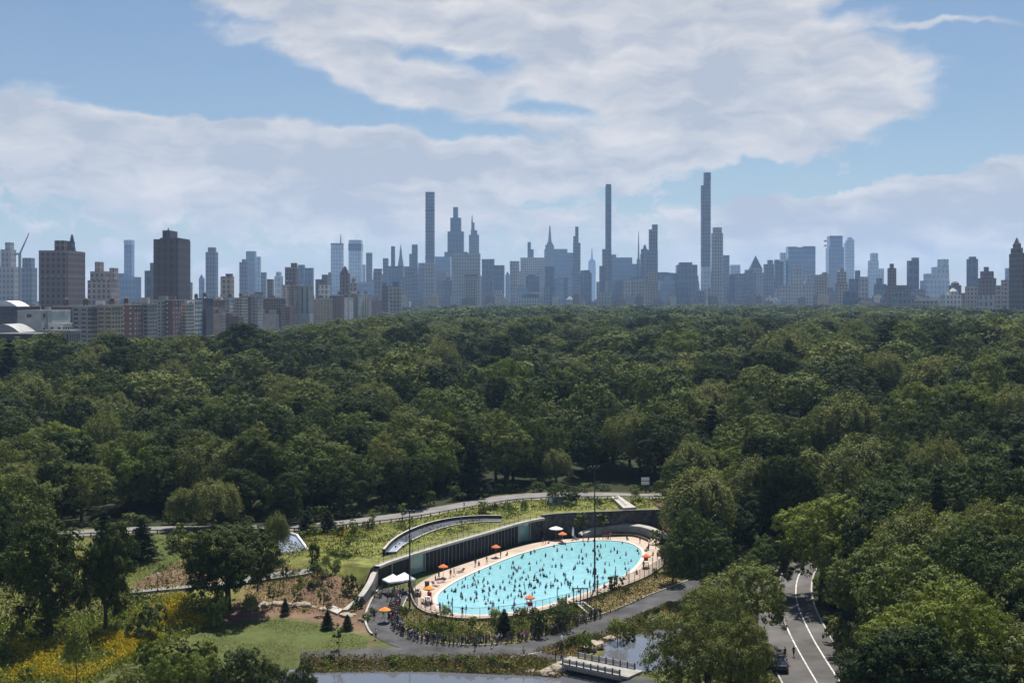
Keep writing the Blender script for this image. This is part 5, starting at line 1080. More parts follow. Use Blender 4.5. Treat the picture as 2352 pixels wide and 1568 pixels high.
# --- fence round the near side of the deck
nD = len(DECK); s0 = min(range(nD), key=lambda i: (DECK[i]-P(945, 1352, 1)).length); 
e_i = min(range(nD), key=lambda i: (DECK[i]-P(1540, 1280, 1)).length)
seq = []; i = s0
while i % nD != e_i: seq.append(DECK[i % nD]); i -= 1
mid_y = sum(p.y for p in seq)/len(seq)
if mid_y > cy0:
    seq = []; i = s0
    while i % nD != e_i: seq.append(DECK[i % nD]); i += 1
inw = [p+(Vector((cx0, cy0, 1))-p).normalized()*.3 for p in seq]; fe = resample(inw, 1.0)
fence = empty('pool_fence', tuple(inw[0]), 'thin dark metal fence round the near edge of the pool deck', 'fence')
acc_ = 0; last = None; cntp = 0
pm = None
for p in fe:
    if last is None or (p-last).length > 1.75:
        if pm is None:
            mb = MB(); mb.box(-.045, .045, -.045, .045, 0, 1.85); pm = mb.mesh('fence_post', M_FRAME)
            mb = MB(); mb.box(-.07, .07, -.07, .07, 0, 3.1); pt = mb.mesh('tall_post', M_FRAME)
        o = link(bpy.data.objects.new('tall_post' if cntp % 5 == 2 else 'fence_post', pt if cntp % 5 == 2 else pm), fence); o.location = p-fence.location; last = p; cntp += 1
for hz in (1.8, .15): mb = MB(); mb.tube([p+Vector((0, 0, hz)) for p in fe[::2]], .035, 4); wpart(mb, 'rail', M_FRAME, fence)
mb = MB()
for a, c in zip(fe, fe[1:]):
    for k in range(4): q = a.lerp(c, k/4); mb.box(q.x-.012, q.x+.012, q.y-.012, q.y+.012, 1.1, 2.8)
tag(wpart(mb, 'pickets', M_FRAME, fence), kind='stuff')
# --- timber guard rail along the back road
gl_ = offset_line(BACKROAD, -4.4); guard = empty('guard_rail', tuple(gl_[0]), 'dark timber post-and-rail guard along the near side of the back road', 'fence')
gz = terrain(np.array([p.x for p in gl_]), np.array([p.y for p in gl_])); GL = [Vector((p.x, p.y, z)) for p, z in zip(gl_, gz)]
mb = MB(); mb.box(-.12, .12, -.12, .12, -.3, .95); gm = mb.mesh('guard_post', M_TIMBER); inr = [p for p in GL if -115 < p.x < 50]
for p in inr[::1]: o = link(bpy.data.objects.new('guard_post', gm), guard); o.location = p-guard.location
mb = MB(); mb.tube([p+Vector((0, 0, .8)) for p in inr], .13, 5); wpart(mb, 'rail', M_TIMBER, guard)
# --- light masts
def light_mast(px, base, top, z, label, boxpx=None):
    p = P(px, base, z); h = (base-top)/F*p.y; o = empty('light_mast', (p.x, p.y, TZ(p.x, p.y)), label, 'light pole')
    mb = MB(); mb.tube([(0, 0, -.3), (0, 0, h*.4), (0, 0, h)], [.2, .15, .09], 8); mb.build('pole', M_POLE, o)
    mb = MB(); mb.box(-.9, .9, -.08, .08, h-.25, h-.1); mb.build('cross_arm', M_POLE, o)
    for k in (-.75, 0, .75): mb = MB(); mb.box(k-.2, k+.2, -.3, .12, h-.1, h+.35); mb.build('flood_light', M_FRAME, o)
    if boxpx: zb = (base-boxpx)/F*p.y; mb = MB(); mb.box(-.32, .32, -.4, .4, zb-.6, zb+.6); mb.build('control_box', M_FRAME, o)
    mb = MB(); mb.lathe([(.5, 0), (.5, .35), (.3, .6)], 10); mb.build('footing', M_CONCD, o)
light_mast(941, 1402, 1176, .5, 'tall thin dark light mast left of the pool', 1340)
light_mast(1366, 1354, 1066, .7, 'tallest dark light mast standing in front of the pool', 1304)
def lamp_post(px, base, z, label, h=3.6):
    p = P(px, base, z); o = empty('lamp_post', (p.x, p.y, TZ(p.x, p.y)), label, 'street lamp', 'park lamp posts')
    mb = MB(); mb.lathe([(.22, 0), (.2, .5), (.07, .7), (.06, h-.5), (.1, h-.45)], 8); mb.build('post', M_POLE, o)
    mb = MB(); mb.lathe([(.1, h-.45), (.24, h-.2), (.24, h+.05), (.08, h+.3)], 8); mb.build('lantern', M_WHITE, o)
lamp_post(1290, 1514, .2, 'black lamp post with white lantern beside the bridge'); lamp_post(1500, 1440, .4, 'lamp post on the bank above the small inlet'); lamp_post(592, 1357, 2.2, 'lamp post beside the low garden wall'); lamp_post(362, 1360, 2, 'lamp post at the left end of the soil bed')
# --- umbrellas, guard chairs, tents
def umbrella(px, base, z, m, label, r=1.05, h=2.3, group=None):
    p = P(px, base, z); o = empty('umbrella', (p.x, p.y, max(z, TZ(p.x, p.y)+.08) if z < .9 else z), label, 'umbrella', group)
    mb = MB(); mb.lathe([(r, h-.18), (r*.98, h-.02), (r*.5, h+.28), (.05, h+.52)], 8); mb.build('canopy', m, o)
    mb = MB(); mb.tube([(0, 0, 0), (0, 0, h+.3)], .045, 6); mb.build('pole', M_FIN, o)
    mb = MB(); mb.lathe([(.4, 0), (.38, .1), (.1, .16)], 8); mb.build('base', M_CONCD, o); return o
def guard_chair(px, base, z, label):
    p = P(px, base, z); o = empty('lifeguard_chair', (p.x, p.y, z), label, 'chair'); o.rotation_euler.z = rnd.uniform(-.5, .5)
    for a in (-1, 1):
        for b_ in (-1, 1): mb = MB(); mb.tube([(a*.6, b_*.6, 0), (a*.38, b_*.38, 1.5)], .06, 5); mb.build('leg', M_RED, o)
    mb = MB(); mb.box(-.45, .45, -.45, .45, 1.5, 1.6); mb.build('seat', M_WHITE, o); mb = MB(); mb.box(-.45, .45, .38, .45, 1.6, 2.3); mb.build('backrest', M_RED, o)
    for k in (.4, .8, 1.15): mb = MB(); mb.box(-.52, .52, -.62+k*.15, -.55+k*.15, k, k+.08); mb.build('rung', M_WHITE, o)
umbrella(1139, 1279, 1, M_ORANGE, 'red-orange umbrella close to the glass doors'); umbrella(1018, 1326, 1, M_ORANGE, 'red-orange umbrella on the deck left of the pool')
umbrella(1292, 1245, 1, M_ORANGE, 'orange umbrella half under the white umbrella', 1.1, 2.0); umbrella(1277, 1238, 1, M_WHITE, 'white umbrella at the far end of the pool deck', 1.7, 2.6)
umbrella(985, 1382, 1, M_AMBER, 'pale orange umbrella by the guard chair at the left tip of the pool', 1.1, 2.6); umbrella(1217, 1408, 1, M_ORANGE, 'small orange umbrella over the guard chair on the near edge', .95, 2.9)
umbrella(1484, 1301, 1, M_ORANGE, 'orange umbrella at the right end of the pool', 1.0, 2.3); umbrella(884, 1429, .4, M_AMBER, 'amber umbrella on the asphalt path beside the queue', 1.15, 2.2)
guard_chair(984, 1388, 1, 'red and white lifeguard chair at the left tip of the pool'); guard_chair(1217, 1412, 1, 'red and white lifeguard chair on the near edge of the pool'); guard_chair(1484, 1305, 1, 'red and white lifeguard chair at the right end of the pool')
def tent_canopy(px, base, z, label, s=1.6):
    p = P(px, base, z); o = empty('canopy_tent', (p.x, p.y, z), label, 'tent', 'white entrance tents'); o.rotation_euler.z = .5
    for a in (-1, 1):
        for b_ in (-1, 1): mb = MB(); mb.box(a*s-.05, a*s+.05, b_*s-.05, b_*s+.05, 0, 2.3); mb.build('leg', M_FIN, o)
    mb = MB(); sq = [(-s, -s), (s, -s), (s, s), (-s, s)]; mb.frustum([(a*1.03, b_*1.03) for a, b_ in sq], 2.1, [(a*1.03, b_*1.03) for a, b_ in sq], 2.4); mb.build('valance', M_WHITE, o)
    mb = MB(); mb.frustum(sq, 2.405, [(a*.08, b_*.08) for a, b_ in sq], 3.5); mb.build('canopy', M_WHITE, o)
tent_canopy(903, 1359, .98, 'left one of the two white entrance tents'); tent_canopy(929, 1355, 1.0, 'right one of the two white entrance tents')
cl = P(1316, 1238, 1); o = empty('closed_umbrella', tuple(cl), 'closed white umbrella beside the stone wall', 'umbrella'); mb = MB(); mb.lathe([(.12, .8), (.3, 1.1), (.22, 2.4), (.05, 3.0)], 8); mb.build('folded_canopy', M_WHITE, o); mb = MB(); mb.tube([(0, 0, 0), (0, 0, .9)], .05, 6); mb.build('pole', M_FIN, o)
# entrance stair with pale handrail walls on the near right
es = empty('entrance_steps', tuple(P(1345, 1395, .8)), 'entrance steps between two pale walls up to the pool gate', 'stair')
for (a, b_) in (((1322, 1382), (1352, 1408)), ((1340, 1380), (1368, 1402))):
    A_ = P(*a, 1.35); B_ = P(*b_, .75); mb = MB(); dv = (B_-A_).normalized(); nv = Vector((-dv.y, dv.x, 0))*.16
    mb.add([A_-nv, A_+nv, B_+nv, B_-nv, *(Vector((p.x, p.y, -.2)) for p in (A_-nv, A_+nv, B_+nv, B_-nv))], [(0, 1, 2, 3), (0, 3, 7, 4), (1, 5, 6, 2), (2, 6, 7, 3), (0, 4, 5, 1)]); wpart(mb, 'side_wall', M_CONC, es)
for k in range(5):
    f0, f1 = k/5, (k+1)/5; a0 = P(1323, 1382, 1).lerp(P(1353, 1408, .4), f0); b0 = P(1339, 1380, 1).lerp(P(1367, 1402, .4), f0); a1 = P(1323, 1382, 1).lerp(P(1353, 1408, .4), f1); b1 = P(1339, 1380, 1).lerp(P(1367, 1402, .4), f1)
    mb = MB(); mb.frustum([(p.x, p.y) for p in (a1, b1, b0, a0)], -.2, [(p.x, p.y) for p in (a1, b1, b0, a0)], 1.02-k*.13); wpart(mb, 'step', M_CONCD, es)
gt = empty('pool_gate', tuple(P(1331, 1381, 1)), 'dark metal gate with posts at the top of the entrance steps', 'gate')
for k in (0, 1.3, 2.6): mb = MB(); mb.box(-1.2+k, -1.0+k, -.1, .1, 0, 2.5); mb.build('gate_post', M_FRAME, gt)
mb = MB(); mb.box(-1.2, 1.6, -.1, .1, 2.4, 2.6); mb.build('lintel', M_FRAME, gt)
# --- bridge
bn0, bn1, bf0 = P(1293, 1524, .55), P(1424, 1551, .55), P(1313, 1507, .55); u_ = (bn1-bn0); v_ = (bf0-bn0); v_ = v_-u_*(v_.dot(u_)/u_.length_squared); Lb = u_.length; wv_ = v_.length
br = empty('foot_bridge', tuple(bn0), 'small foot bridge with pale low railings over the inlet', 'bridge', rz=math.atan2(u_.y, u_.x))
mb = MB(); mb.box(-1.5, Lb+1.5, 0, wv_, -.35, .05); mb.build('bridge_deck', mat('bridge_paving', (.30, .285, .26), .85, .15, .6), br); 
for yy in (0, wv_-.25): mb = MB(); mb.box(-.5, Lb+.5, yy, yy+.25, -.75, -.36); mb.build('beam', M_CONCD, br)
for yy in (-.12, wv_+.02):
    mb = MB(); mb.box(-.2, Lb+.2, yy, yy+.12, .8, .9); mb.build('top_rail', M_CONC, br)
    mb = MB(); mb.box(0, Lb, yy+.03, yy+.09, .25, .72); mb.build('rail_panel', mat('bridge_panel_pale', (.5, .48, .44), .8, .1, 1), br)
    for k in range(9): mb = MB(); x_ = Lb*k/8; mb.box(x_-.09, x_+.09, yy-.03, yy+.15, .05, .98); mb.build('rail_post', M_TIMBER, br)
# --- boulders on the shore
def boulder(px, py, z, s, label, group='pale shore boulders', sd=0):
    g = np.random.default_rng(sd); bm = bmesh.new(); bmesh.ops.create_icosphere(bm, subdivisions=2, radius=1)
    for v in bm.verts: v.co *= 1+.28*mnoise.noise(v.co*1.3+Vector((sd, 0, 0))); v.co.z *= .6
    me = bpy.data.meshes.new('boulder'); bm.to_mesh(me); bm.free(); me.materials.append(M_BOULDER); p = P(px, py, z)
    o = link(bpy.data.objects.new('boulder', me)); o.location = (p.x, p.y, max(TZ(p.x, p.y), -.8)+.1*s); o.scale = (s*1.4, s, s); o.rotation_euler.z = g.uniform(0, 6); tag(o, label, 'boulder', group)
M_BOULDER = mat('boulder_pale', (.36, .3, .23), .9, .2, 1.5, bump=.3)
bl = [(1363, 1489, 1.5), (1352, 1497, 1.1), (1377, 1476, .8), (1398, 1466, .8), (1404, 1463, .6), (1370, 1483, .7), (1265, 1543, 1.2), (1280, 1541, 1.4), (1250, 1545, .9), (1225, 1541, .8), (1272, 1548, .8), (1215, 1541, .6), (1238, 1543, .7)]
for k, (a, b_, s) in enumerate(bl):
    boulder(a, b_, -.7, s, {0: 'largest pale boulder at the tip of the inlet shore', 1: 'pale boulder at the bridge end of the inlet shore', 7: 'biggest pale boulder on the pond bank left of the bridge'}.get(k, 'small pale boulder on the inlet shore behind the bridge' if k < 6 else 'small pale boulder on the pond bank left of the bridge'), 'boulders by the inlet' if k < 6 else 'boulders on the pond bank', k)
for k, (a, b_) in enumerate(((575, 1400), (590, 1396), (604, 1393), (618, 1392), (632, 1391), (646, 1392), (664, 1391), (684, 1391), (700, 1391), (720, 1394), (742, 1397), (795, 1410), (810, 1408), (835, 1418))): boulder(a, b_, .9, .55+.25*(k % 3), 'pale stone edging the soil bed above the lawn', 'stones edging the soil bed', 40+k)
for k, (a, b_) in enumerate(((838, 1254), (848, 1246), (858, 1238), (868, 1231), (880, 1226), (795, 1262), (812, 1262), (826, 1260))): boulder(a, b_, 5.2, .5+.2*(k % 2), 'pale stone in the row across the meadow beside the skylight', 'stones across the meadow', 60+k)
# --- board and kiosk behind
sg = P(1482, 1120, 7.5); o = empty('notice_board', tuple(sg), 'white notice board on posts at the dark wood edge', 'sign')
for a in (-.9, .9): mb = MB(); mb.box(a-.07, a+.07, -.07, .07, -.6, 3); mb.build('post', M_POLE, o)
for zz in (.9, 2.0): mb = MB(); mb.box(-1.1, 1.1, -.12, -.06, zz, zz+.85); mb.build('panel', M_WHITE, o)
ks = P(1280, 1152, 6.6); o = empty('equipment_shed', (ks.x, ks.y, TZ(ks.x, ks.y)), 'small grey shed with white door in the shrubs behind the pool', 'shed')
mb = MB(); mb.box(-2.4, 2.4, -1.2, 1.2, 0, 2.2); mb.build('wall', M_CONCD, o); mb = MB(); mb.box(-2.6, 2.6, -1.4, 1.4, 2.2, 2.4); mb.build('roof', M_CONC, o); mb = MB(); mb.box(-2.2, -1.3, -1.26, -1.2, .05, 2); mb.build('door', M_WHITE, o)

# --- loungers, bin and planter on the deck
M_LOUNGE = mat('lounger_dark', (.05, .045, .05), .7, .1, 2); M_TOWEL = mat('towel_pink', (.5, .3, .28), .9, .1, 2)
for k, (a, b_, lb) in enumerate(((1014, 1337, 'dark lounger on the deck below the left red-orange umbrella'), (1058, 1314, 'dark lounger on the deck left of the pool edge'), (1485, 1264, 'dark lounger at the right end of the pool'), (1521, 1262, 'dark lounger at the far right corner of the deck'), (1287, 1242, 'dark lounger near the white umbrella'), (1323, 1238, 'dark lounger beside the closed umbrella'), (1000, 1345, 'dark lounger nearest the white tents'))):
    p = P(a, b_, 1); o = empty('lounge_chair', (p.x, p.y, 1), lb, 'lounger', rz=.5+.3*k)
    mb = MB(); mb.box(-.95, .5, -.32, .32, .26, .34); mb.build('seat', M_LOUNGE if k % 3 else M_TOWEL, o)
    mb = MB(); mb.add([(.5, -.32, .28), (.5, .32, .28), (1.05, .32, .75), (1.05, -.32, .75), (.52, -.32, .34), (.52, .32, .34), (1.02, .32, .8), (1.02, -.32, .8)], [(0, 1, 2, 3), (7, 6, 5, 4), (0, 3, 7, 4), (1, 5, 6, 2), (2, 6, 7, 3), (0, 4, 5, 1)]); mb.build('backrest', M_LOUNGE, o)
    for x_ in (-.85, .4):
        for y_ in (-.28, .28): mb = MB(); mb.box(x_-.03, x_+.03, y_-.03, y_+.03, 0, .26); mb.build('leg', M_FIN, o)
p = P(981, 1347, 1); o = empty('litter_bin', (p.x, p.y, 1), 'square black litter bin on the deck left of the pool', 'bin'); mb = MB(); mb.frustum([(-.4, -.4), (.4, -.4), (.4, .4), (-.4, .4)], 0, [(-.45, -.45), (.45, -.45), (.45, .45), (-.45, .45)], 1.0); mb.build('bin_body', M_FRAME, o); mb = MB(); mb.box(-.48, .48, -.48, .48, 1.0, 1.1); mb.build('lid', M_POLE, o)
p = P(960, 1368, 1); o = empty('round_planter', (p.x, p.y, 1), 'round dark planter at the left tip of the deck', 'planter'); mb = MB(); mb.lathe([(.6, 0), (.75, .5), (.65, .5)], 12); mb.build('bowl', M_FRAME, o); ob = link(bpy.data.objects.new('planting', K['bush2'].crown), o); ob.scale = (.45, .45, .45); ob.location = (0, 0, .35)
# ================================================================ plants set by hand
PX = plant_px
PX('broadleaf_tree', 'dark0', 524, 1392, 1176, 226, 1.5, 'large dark round tree standing over the garden wall left of the pool')
PX('broadleaf_tree', 'olive0', 636, 1304, 1192, 62, 3.4, 'small drooping tree leaning beside the large dark round tree')
PX('broadleaf_tree', 'dark1', 112, 1460, 1160, 225, .8, 'big spreading dark tree at the left edge of the meadow')
PX('broadleaf_tree', 'dark1', 243, 1448, 1180, 130, .9, 'narrow dark tree right of the big spreading tree')
PX('conifer_tree', 'conif1', 240, 1330, 1168, 72, 2.4, 'layered dark conifer behind the narrow dark tree')
PX('conifer_tree', 'conif1', 326, 1288, 1184, 70, 2.8, 'dark bushy conifer standing alone on the small lawn')
PX('broadleaf_tree', 'near1', 50, 1300, 1060, 170, 3, 'tall green tree cut by the left edge')
PX('broadleaf_tree', 'near2', -15, 1420, 1130, 150, 1, 'green tree mostly outside the left edge')
PX('broadleaf_tree', 'dark0', 140, 1190, 1028, 105, 5, 'dark rounded tree above the back road at left')
PX('broadleaf_tree', 'olive0', 490, 1212, 1098, 130, 5, 'pale olive willow-like tree on the far side of the back road')
PX('broadleaf_tree', 'olive1', 420, 1210, 1120, 80, 5, 'small olive tree left of the pale willow-like tree')
PX('broadleaf_tree', 'dark1', 660, 1196, 1070, 100, 5.5, 'dark tree at the wood edge behind the rooflight'); PX('broadleaf_tree', 'dark1', 790, 1180, 1060, 100, 6, 'broad dark tree at the wood edge above the meadow')
PX('broadleaf_tree', 'dark0', 940, 1162, 1030, 110, 6, 'dark tree behind the left light mast'); PX('conifer_tree', 'conif1', 1085, 1142, 1010, 80, 6, 'dark conifer above the end of the skylight')
# right hand side
PX('broadleaf_tree', 'near2', 1612, 1372, 1172, 165, 1.2, 'green tree overhanging the right end of the pool deck')
PX('broadleaf_tree', 'near0', 1545, 1330, 1215, 70, 1.4, 'small tree at the right tip of the pool deck')
PX('broadleaf_tree', 'near0', 1776, 1372, 1226, 130, 2, 'small green tree on the left side where the drive bends')
PX('broadleaf_tree', 'near3', 1704, 1500, 1262, 215, .9, 'rounded green tree between inlet and drive')
PX('broadleaf_tree', 'big1', 1625, 1690, 1368, 270, .5, 'large feathery olive tree in front of the inlet')
PX('broadleaf_tree', 'big1', 1690, 1660, 1405, 130, .8, 'feathery tree leaning over the left kerb of the drive')
PX('broadleaf_tree', 'light0', 1888, 1366, 1112, 250, 3.2, 'large bright green tree where the drive disappears')
PX('broadleaf_tree', 'near2', 1985, 1480, 1236, 215, 2, 'mid green tree right of the drive under the bright tree')
PX('broadleaf_tree', 'big0', 2160, 1680, 1288, 370, 2.4, 'very large bright leafy tree filling the lower right corner')
PX('broadleaf_tree', 'near1', 2010, 1700, 1440, 190, 1.6, 'low green tree at the right kerb of the drive')
PX('broadleaf_tree', 'near0', 2330, 1560, 1230, 230, 4, 'green tree cut by the right edge above the corner tree')
PX('broadleaf_tree', 'olive1', 2262, 1330, 1122, 120, 6, 'upright olive tree among the darker ones at right')
PX('broadleaf_tree', 'olive0', 1732, 1206, 1016, 160, 5.5, 'tall willow-like tree with bare trunks behind the pool end')
PX('broadleaf_tree', 'olive1', 1592, 1172, 1004, 140, 6, 'tall olive tree left of the willow-like tree')
PX('broadleaf_tree', 'near1', 1660, 1160, 1040, 100, 6, 'green tree between the two tall olive trees')
# foreground clump
for cx_, ba, to, w_, kd, lb in ((550, 1640, 1452, 130, 'near3', 'green rounded tree, tallest of the clump at the bottom edge'), (622, 1640, 1470, 110, 'near1', 'mid green tree in the middle of the bottom clump'), (690, 1630, 1478, 80, 'near2', 'upright green tree at the pond corner of the bottom clump'), (470, 1640, 1492, 110, 'light0', 'light green shrub tree at left of the bottom clump'), (380, 1640, 1486, 110, 'light0', 'pale green shrub tree on the lawn edge at the bottom'), (310, 1630, 1520, 90, 'near3', 'low green shrub tree at bottom left of the lawn'), (175, 1590, 1425, 60, 'sap2', 'thin leafy sapling among the golden flowers')):
    PX('broadleaf_tree', kd, cx_, ba, to, w_, 0, lb)
# small plants one can point at
for nm, kd, cx_, ba, to, w_, z, lb in (
 ('shrub', 'bush1', 500, 1436, 1366, 58, .6, 'bright green rounded shrub at the end of the golden flower bed'),
 ('shrub', 'bush0', 345, 1470, 1392, 80, .6, 'grey-green shrub beside the golden flower bed'),
 ('conifer_shrub', 'conif0', 655, 1412, 1372, 22, .7, 'small dark conifer in the soil bed'), ('conifer_shrub', 'conif0', 752, 1443, 1398, 30, .4, 'dark conifer at the lawn edge'),
 ('conifer_shrub', 'conif0', 798, 1445, 1408, 26, .4, 'dark conifer nearest the asphalt path'), ('shrub', 'bush2', 803, 1346, 1310, 36, 3, 'round dark shrub beside the wing wall'),
 ('sapling', 'sap2', 576, 1418, 1360, 42, .7, 'spindly sapling at the left of the soil bed'), ('sapling', 'sap1', 742, 1400, 1334, 26, 1.4, 'thin sapling on the soil slope'), ('sapling', 'sap1', 652, 1352, 1290, 20, 2.6, 'thin dark sapling beside the garden wall'),
 ('sapling', 'sap1', 778, 1490, 1432, 28, .2, 'sapling on the lawn near the path'), ('sapling', 'sap0', 692, 1365, 1325, 20, 2.2, 'light sapling above the soil bed'),
 ('conifer_shrub', 'conif0', 1158, 1460, 1396, 44, .3, 'dark conifer on the bank in front of the pool'), ('shrub', 'mid2', 1285, 1444, 1380, 60, .4, 'bushy small tree on the bank left of the entrance steps'),
 ('shrub', 'bush0', 1240, 1462, 1410, 34, .3, 'slim shrub on the bank beside the bushy small tree'), ('sapling', 'sap2', 1419, 1458, 1388, 52, .3, 'light green wispy sapling beside the path'), ('shrub', 'bush1', 1345, 1492, 1452, 40, 0, 'light shrub above the inlet shore'),
 ('shrub', 'bush2', 1440, 1456, 1425, 40, .2, 'dark shrub above the inlet'), ('sapling', 'sap1', 1378, 1396, 1352, 20, .6, 'thin sapling in the dry bed right of the steps'), ('shrub', 'bush2', 1412, 1352, 1318, 40, .8, 'dark shrub beside the pool fence at right'),
 ('conifer_shrub', 'conif0', 705, 1226, 1168, 46, 5.2, 'grey-green conifer left one of the pair by the back road'), ('conifer_shrub', 'conif0', 753, 1220, 1168, 46, 5.5, 'grey-green conifer right one of the pair by the back road'),
 ('sapling', 'sap0', 855, 1204, 1166, 20, 6, 'yellow-green sapling beside the back road, left one'), ('sapling', 'sap0', 925, 1190, 1152, 26, 6.2, 'yellow-green sapling by the back road near the light mast'),
 ('broadleaf_tree', 'mid0', 1205, 1172, 1122, 56, 6.4, 'small leafy tree where the back road bends'), ('broadleaf_tree', 'mid1', 1275, 1150, 1098, 44, 6.8, 'small grey-green tree beside the shed'), ('broadleaf_tree', 'mid1', 1312, 1152, 1104, 40, 6.8, 'small grey-green tree right of the shed'), ('broadleaf_tree', 'mid0', 1160, 1176, 1140, 44, 6.2, 'round shrub left of the bend of the back road'), ('broadleaf_tree', 'mid0', 1240, 1178, 1138, 48, 6.2, 'leafy bush at the top of the stone wall'),
 ('shrub', 'bush0', 790, 1292, 1262, 40, 4.6, 'green shrub on the meadow left of the skylight'), ('shrub', 'bush2', 722, 1310, 1258, 26, 4, 'tall dark shrub on the yellow meadow'), ('shrub', 'bush0', 690, 1240, 1222, 30, 5, 'low shrub behind the rooflight')):
    PX(nm, kd, cx_, ba, to, w_, z, lb, 'tree' if nm == 'broadleaf_tree' else nm.replace('_', ' ') if nm != 'conifer_shrub' else 'conifer')
# scattered bushes: several to a bed
def bushes(poly, z, n, kinds, size, label, group, sd, hs=1.0, name='shrub'):
    g = random.Random(sd); pw = [P(a, b, z) for a, b in poly]; xs = [p.x for p in pw]; ys = [p.y for p in pw]; k = 0; tries = 0
    while k < n and tries < 4000:
        tries += 1; x, y = g.uniform(min(xs), max(xs)), g.uniform(min(ys), max(ys))
        if not inside(pw, np.array([x]), np.array([y]))[0]: continue
        s = g.uniform(*size); tz = TZ(x, y)
        if tz < -.85: continue
        plant(name, g.choice(kinds), (x, y, tz-.05), s*hs*g.uniform(.75, 1.2), s*g.uniform(.9, 1.5), label, name, group); k += 1
BANK = [(925, 1405), (1000, 1422), (1150, 1426), (1280, 1405), (1320, 1395), (1350, 1415), (1280, 1445), (1180, 1465), (1080, 1475), (980, 1466), (915, 1440)]
bushes(BANK, .4, 25, ('bush0', 'bush1', 'bush2', 'bush1'), (.7, 1.6), 'small shrub on the planted bank in front of the pool', 'shrubs on the pool bank', 1)
bushes([(1380, 1362), (1530, 1300), (1545, 1340), (1410, 1405)], .7, 6, ('bush0', 'bush2'), (.7, 1.4), 'small shrub in the dry bed right of the entrance steps', 'shrubs in the dry bed', 2)
bushes([(560, 1350), (700, 1345), (790, 1335), (840, 1350), (800, 1392), (700, 1395), (620, 1392)], 1.8, 14, ('bush0', 'bush1', 'bush2'), (.6, 1.3), 'small shrub on the soil slope above the lawn', 'shrubs on the soil slope', 3)
bushes([(740, 1225), (880, 1210), (870, 1265), (780, 1290), (720, 1310), (710, 1260)], 4.8, 18, ('bush0', 'bush1', 'bush2', 'bush1'), (.8, 2.0), 'green shrub on the yellow meadow left of the skylight', 'shrubs on the meadow', 4)
bushes([(960, 1205), (1150, 1165), (1230, 1160), (1230, 1182), (1160, 1188), (1000, 1200)], 6, 16, ('bush0', 'bush1', 'bush2'), (.8, 2.2), 'green shrub between skylight and back road', 'shrubs above the skylight', 5)
bushes([(1250, 1160), (1400, 1148), (1520, 1146), (1530, 1172), (1260, 1178)], 6.4, 18, ('bush0', 'bush1', 'bush2', 'sap0'), (.9, 2.4), 'green shrub behind the dark stone wall', 'shrubs behind the stone wall', 6)
bushes([(1480, 1178), (1560, 1172), (1580, 1240), (1530, 1240)], 5, 10, ('bush0', 'bush2', 'bush1'), (1.2, 2.8), 'shrub on the bank at the right end of the stone wall', 'shrubs at the wall end', 7)
bushes([(720, 1517), (1000, 1518), (1210, 1524), (1200, 1538), (1000, 1530), (720, 1530)], -.4, 26, ('bush0', 'bush1', 'bush1'), (.8, 1.7), 'waterside shrub on the bank between path and pond', 'waterside shrubs', 8, .8)
bushes([(1260, 1500), (1330, 1475), (1430, 1440), (1520, 1405), (1550, 1430), (1400, 1462), (1345, 1490)], 0, 16, ('bush0', 'bush1', 'bush2'), (.8, 2.0), 'shrub in the rough grass above the inlet', 'shrubs above the inlet', 9)
bushes([(-60, 1440), (300, 1410), (420, 1400), (510, 1430), (350, 1500), (150, 1560), (-60, 1600)], .4, 18, ('bush0', 'bush1', 'bush1'), (1.2, 2.8), 'leafy shrub in the golden flower bed', 'shrubs in the golden bed', 10)
bushes([(250, 1600), (300, 1530), (420, 1500), (520, 1500), (520, 1600)], 0, 16, ('bush1', 'bush0'), (2.2, 4.6), 'light green shrub at the lower lawn edge', 'shrubs at the lower lawn edge', 11)
bushes([(180, 1260), (430, 1232), (640, 1228), (640, 1250), (480, 1275), (400, 1260), (200, 1320)], 4, 14, ('bush0', 'bush1', 'bush2'), (1.0, 2.6), 'shrub on the slope below the back road', 'shrubs below the back road', 12)
bushes([(800, 1405), (850, 1350), (880, 1345), (866, 1410), (850, 1440)], .5, 9, ('bush0', 'bush1'), (.8, 1.7), 'shrub in the bed between wing wall and path', 'shrubs by the wing wall', 13)
bushes([(1640, 1440), (1720, 1440), (1770, 1540), (1700, 1560)], .9, 11, ('bush0', 'bush2', 'bush1'), (1.6, 3.4), 'undergrowth shrub beside the left kerb of the drive', 'shrubs by the drive', 14)
bushes([(1870, 1360), (1895, 1360), (2020, 1568), (1990, 1600), (1930, 1480)], 2, 13, ('bush0', 'bush1'), (1.8, 3.6), 'undergrowth shrub beside the right kerb of the drive', 'shrubs right of the drive', 15)
bushes([(1560, 1240), (1620, 1200), (1780, 1210), (1790, 1290), (1640, 1320)], 3.5, 13, ('bush1', 'bush0', 'bush2'), (2, 4.4), 'shrub in the undergrowth between pool end and drive', 'undergrowth at the pool end', 16)
far_side = offset_line(BACKROAD, 6.2)
for k in range(38):
    q = far_side[4+int(k*(len(far_side)-8)/38)]; x, y = q.x+rnd.uniform(-2, 2), q.y+rnd.uniform(-.6, 3.5)
    plant('shrub', rnd.choice(('bush0', 'bush2', 'bush0')), (x, y, TZ(x, y)-.1), rnd.uniform(1.6, 3.6), rnd.uniform(2.4, 4.6), 'dark shrub at the wood edge on the far side of the back road', 'shrub', 'shrubs beyond the back road')
YS = 'young slender tree '
bushes([(960, 1205), (1150, 1165), (1230, 1160), (1230, 1182), (1160, 1188), (1000, 1200)], 6, 8, ('sap0', 'sap1', 'sap2'), (1.6, 2.6), YS+'between skylight and back road', 'saplings above the skylight', 21, 1.7, 'sapling')
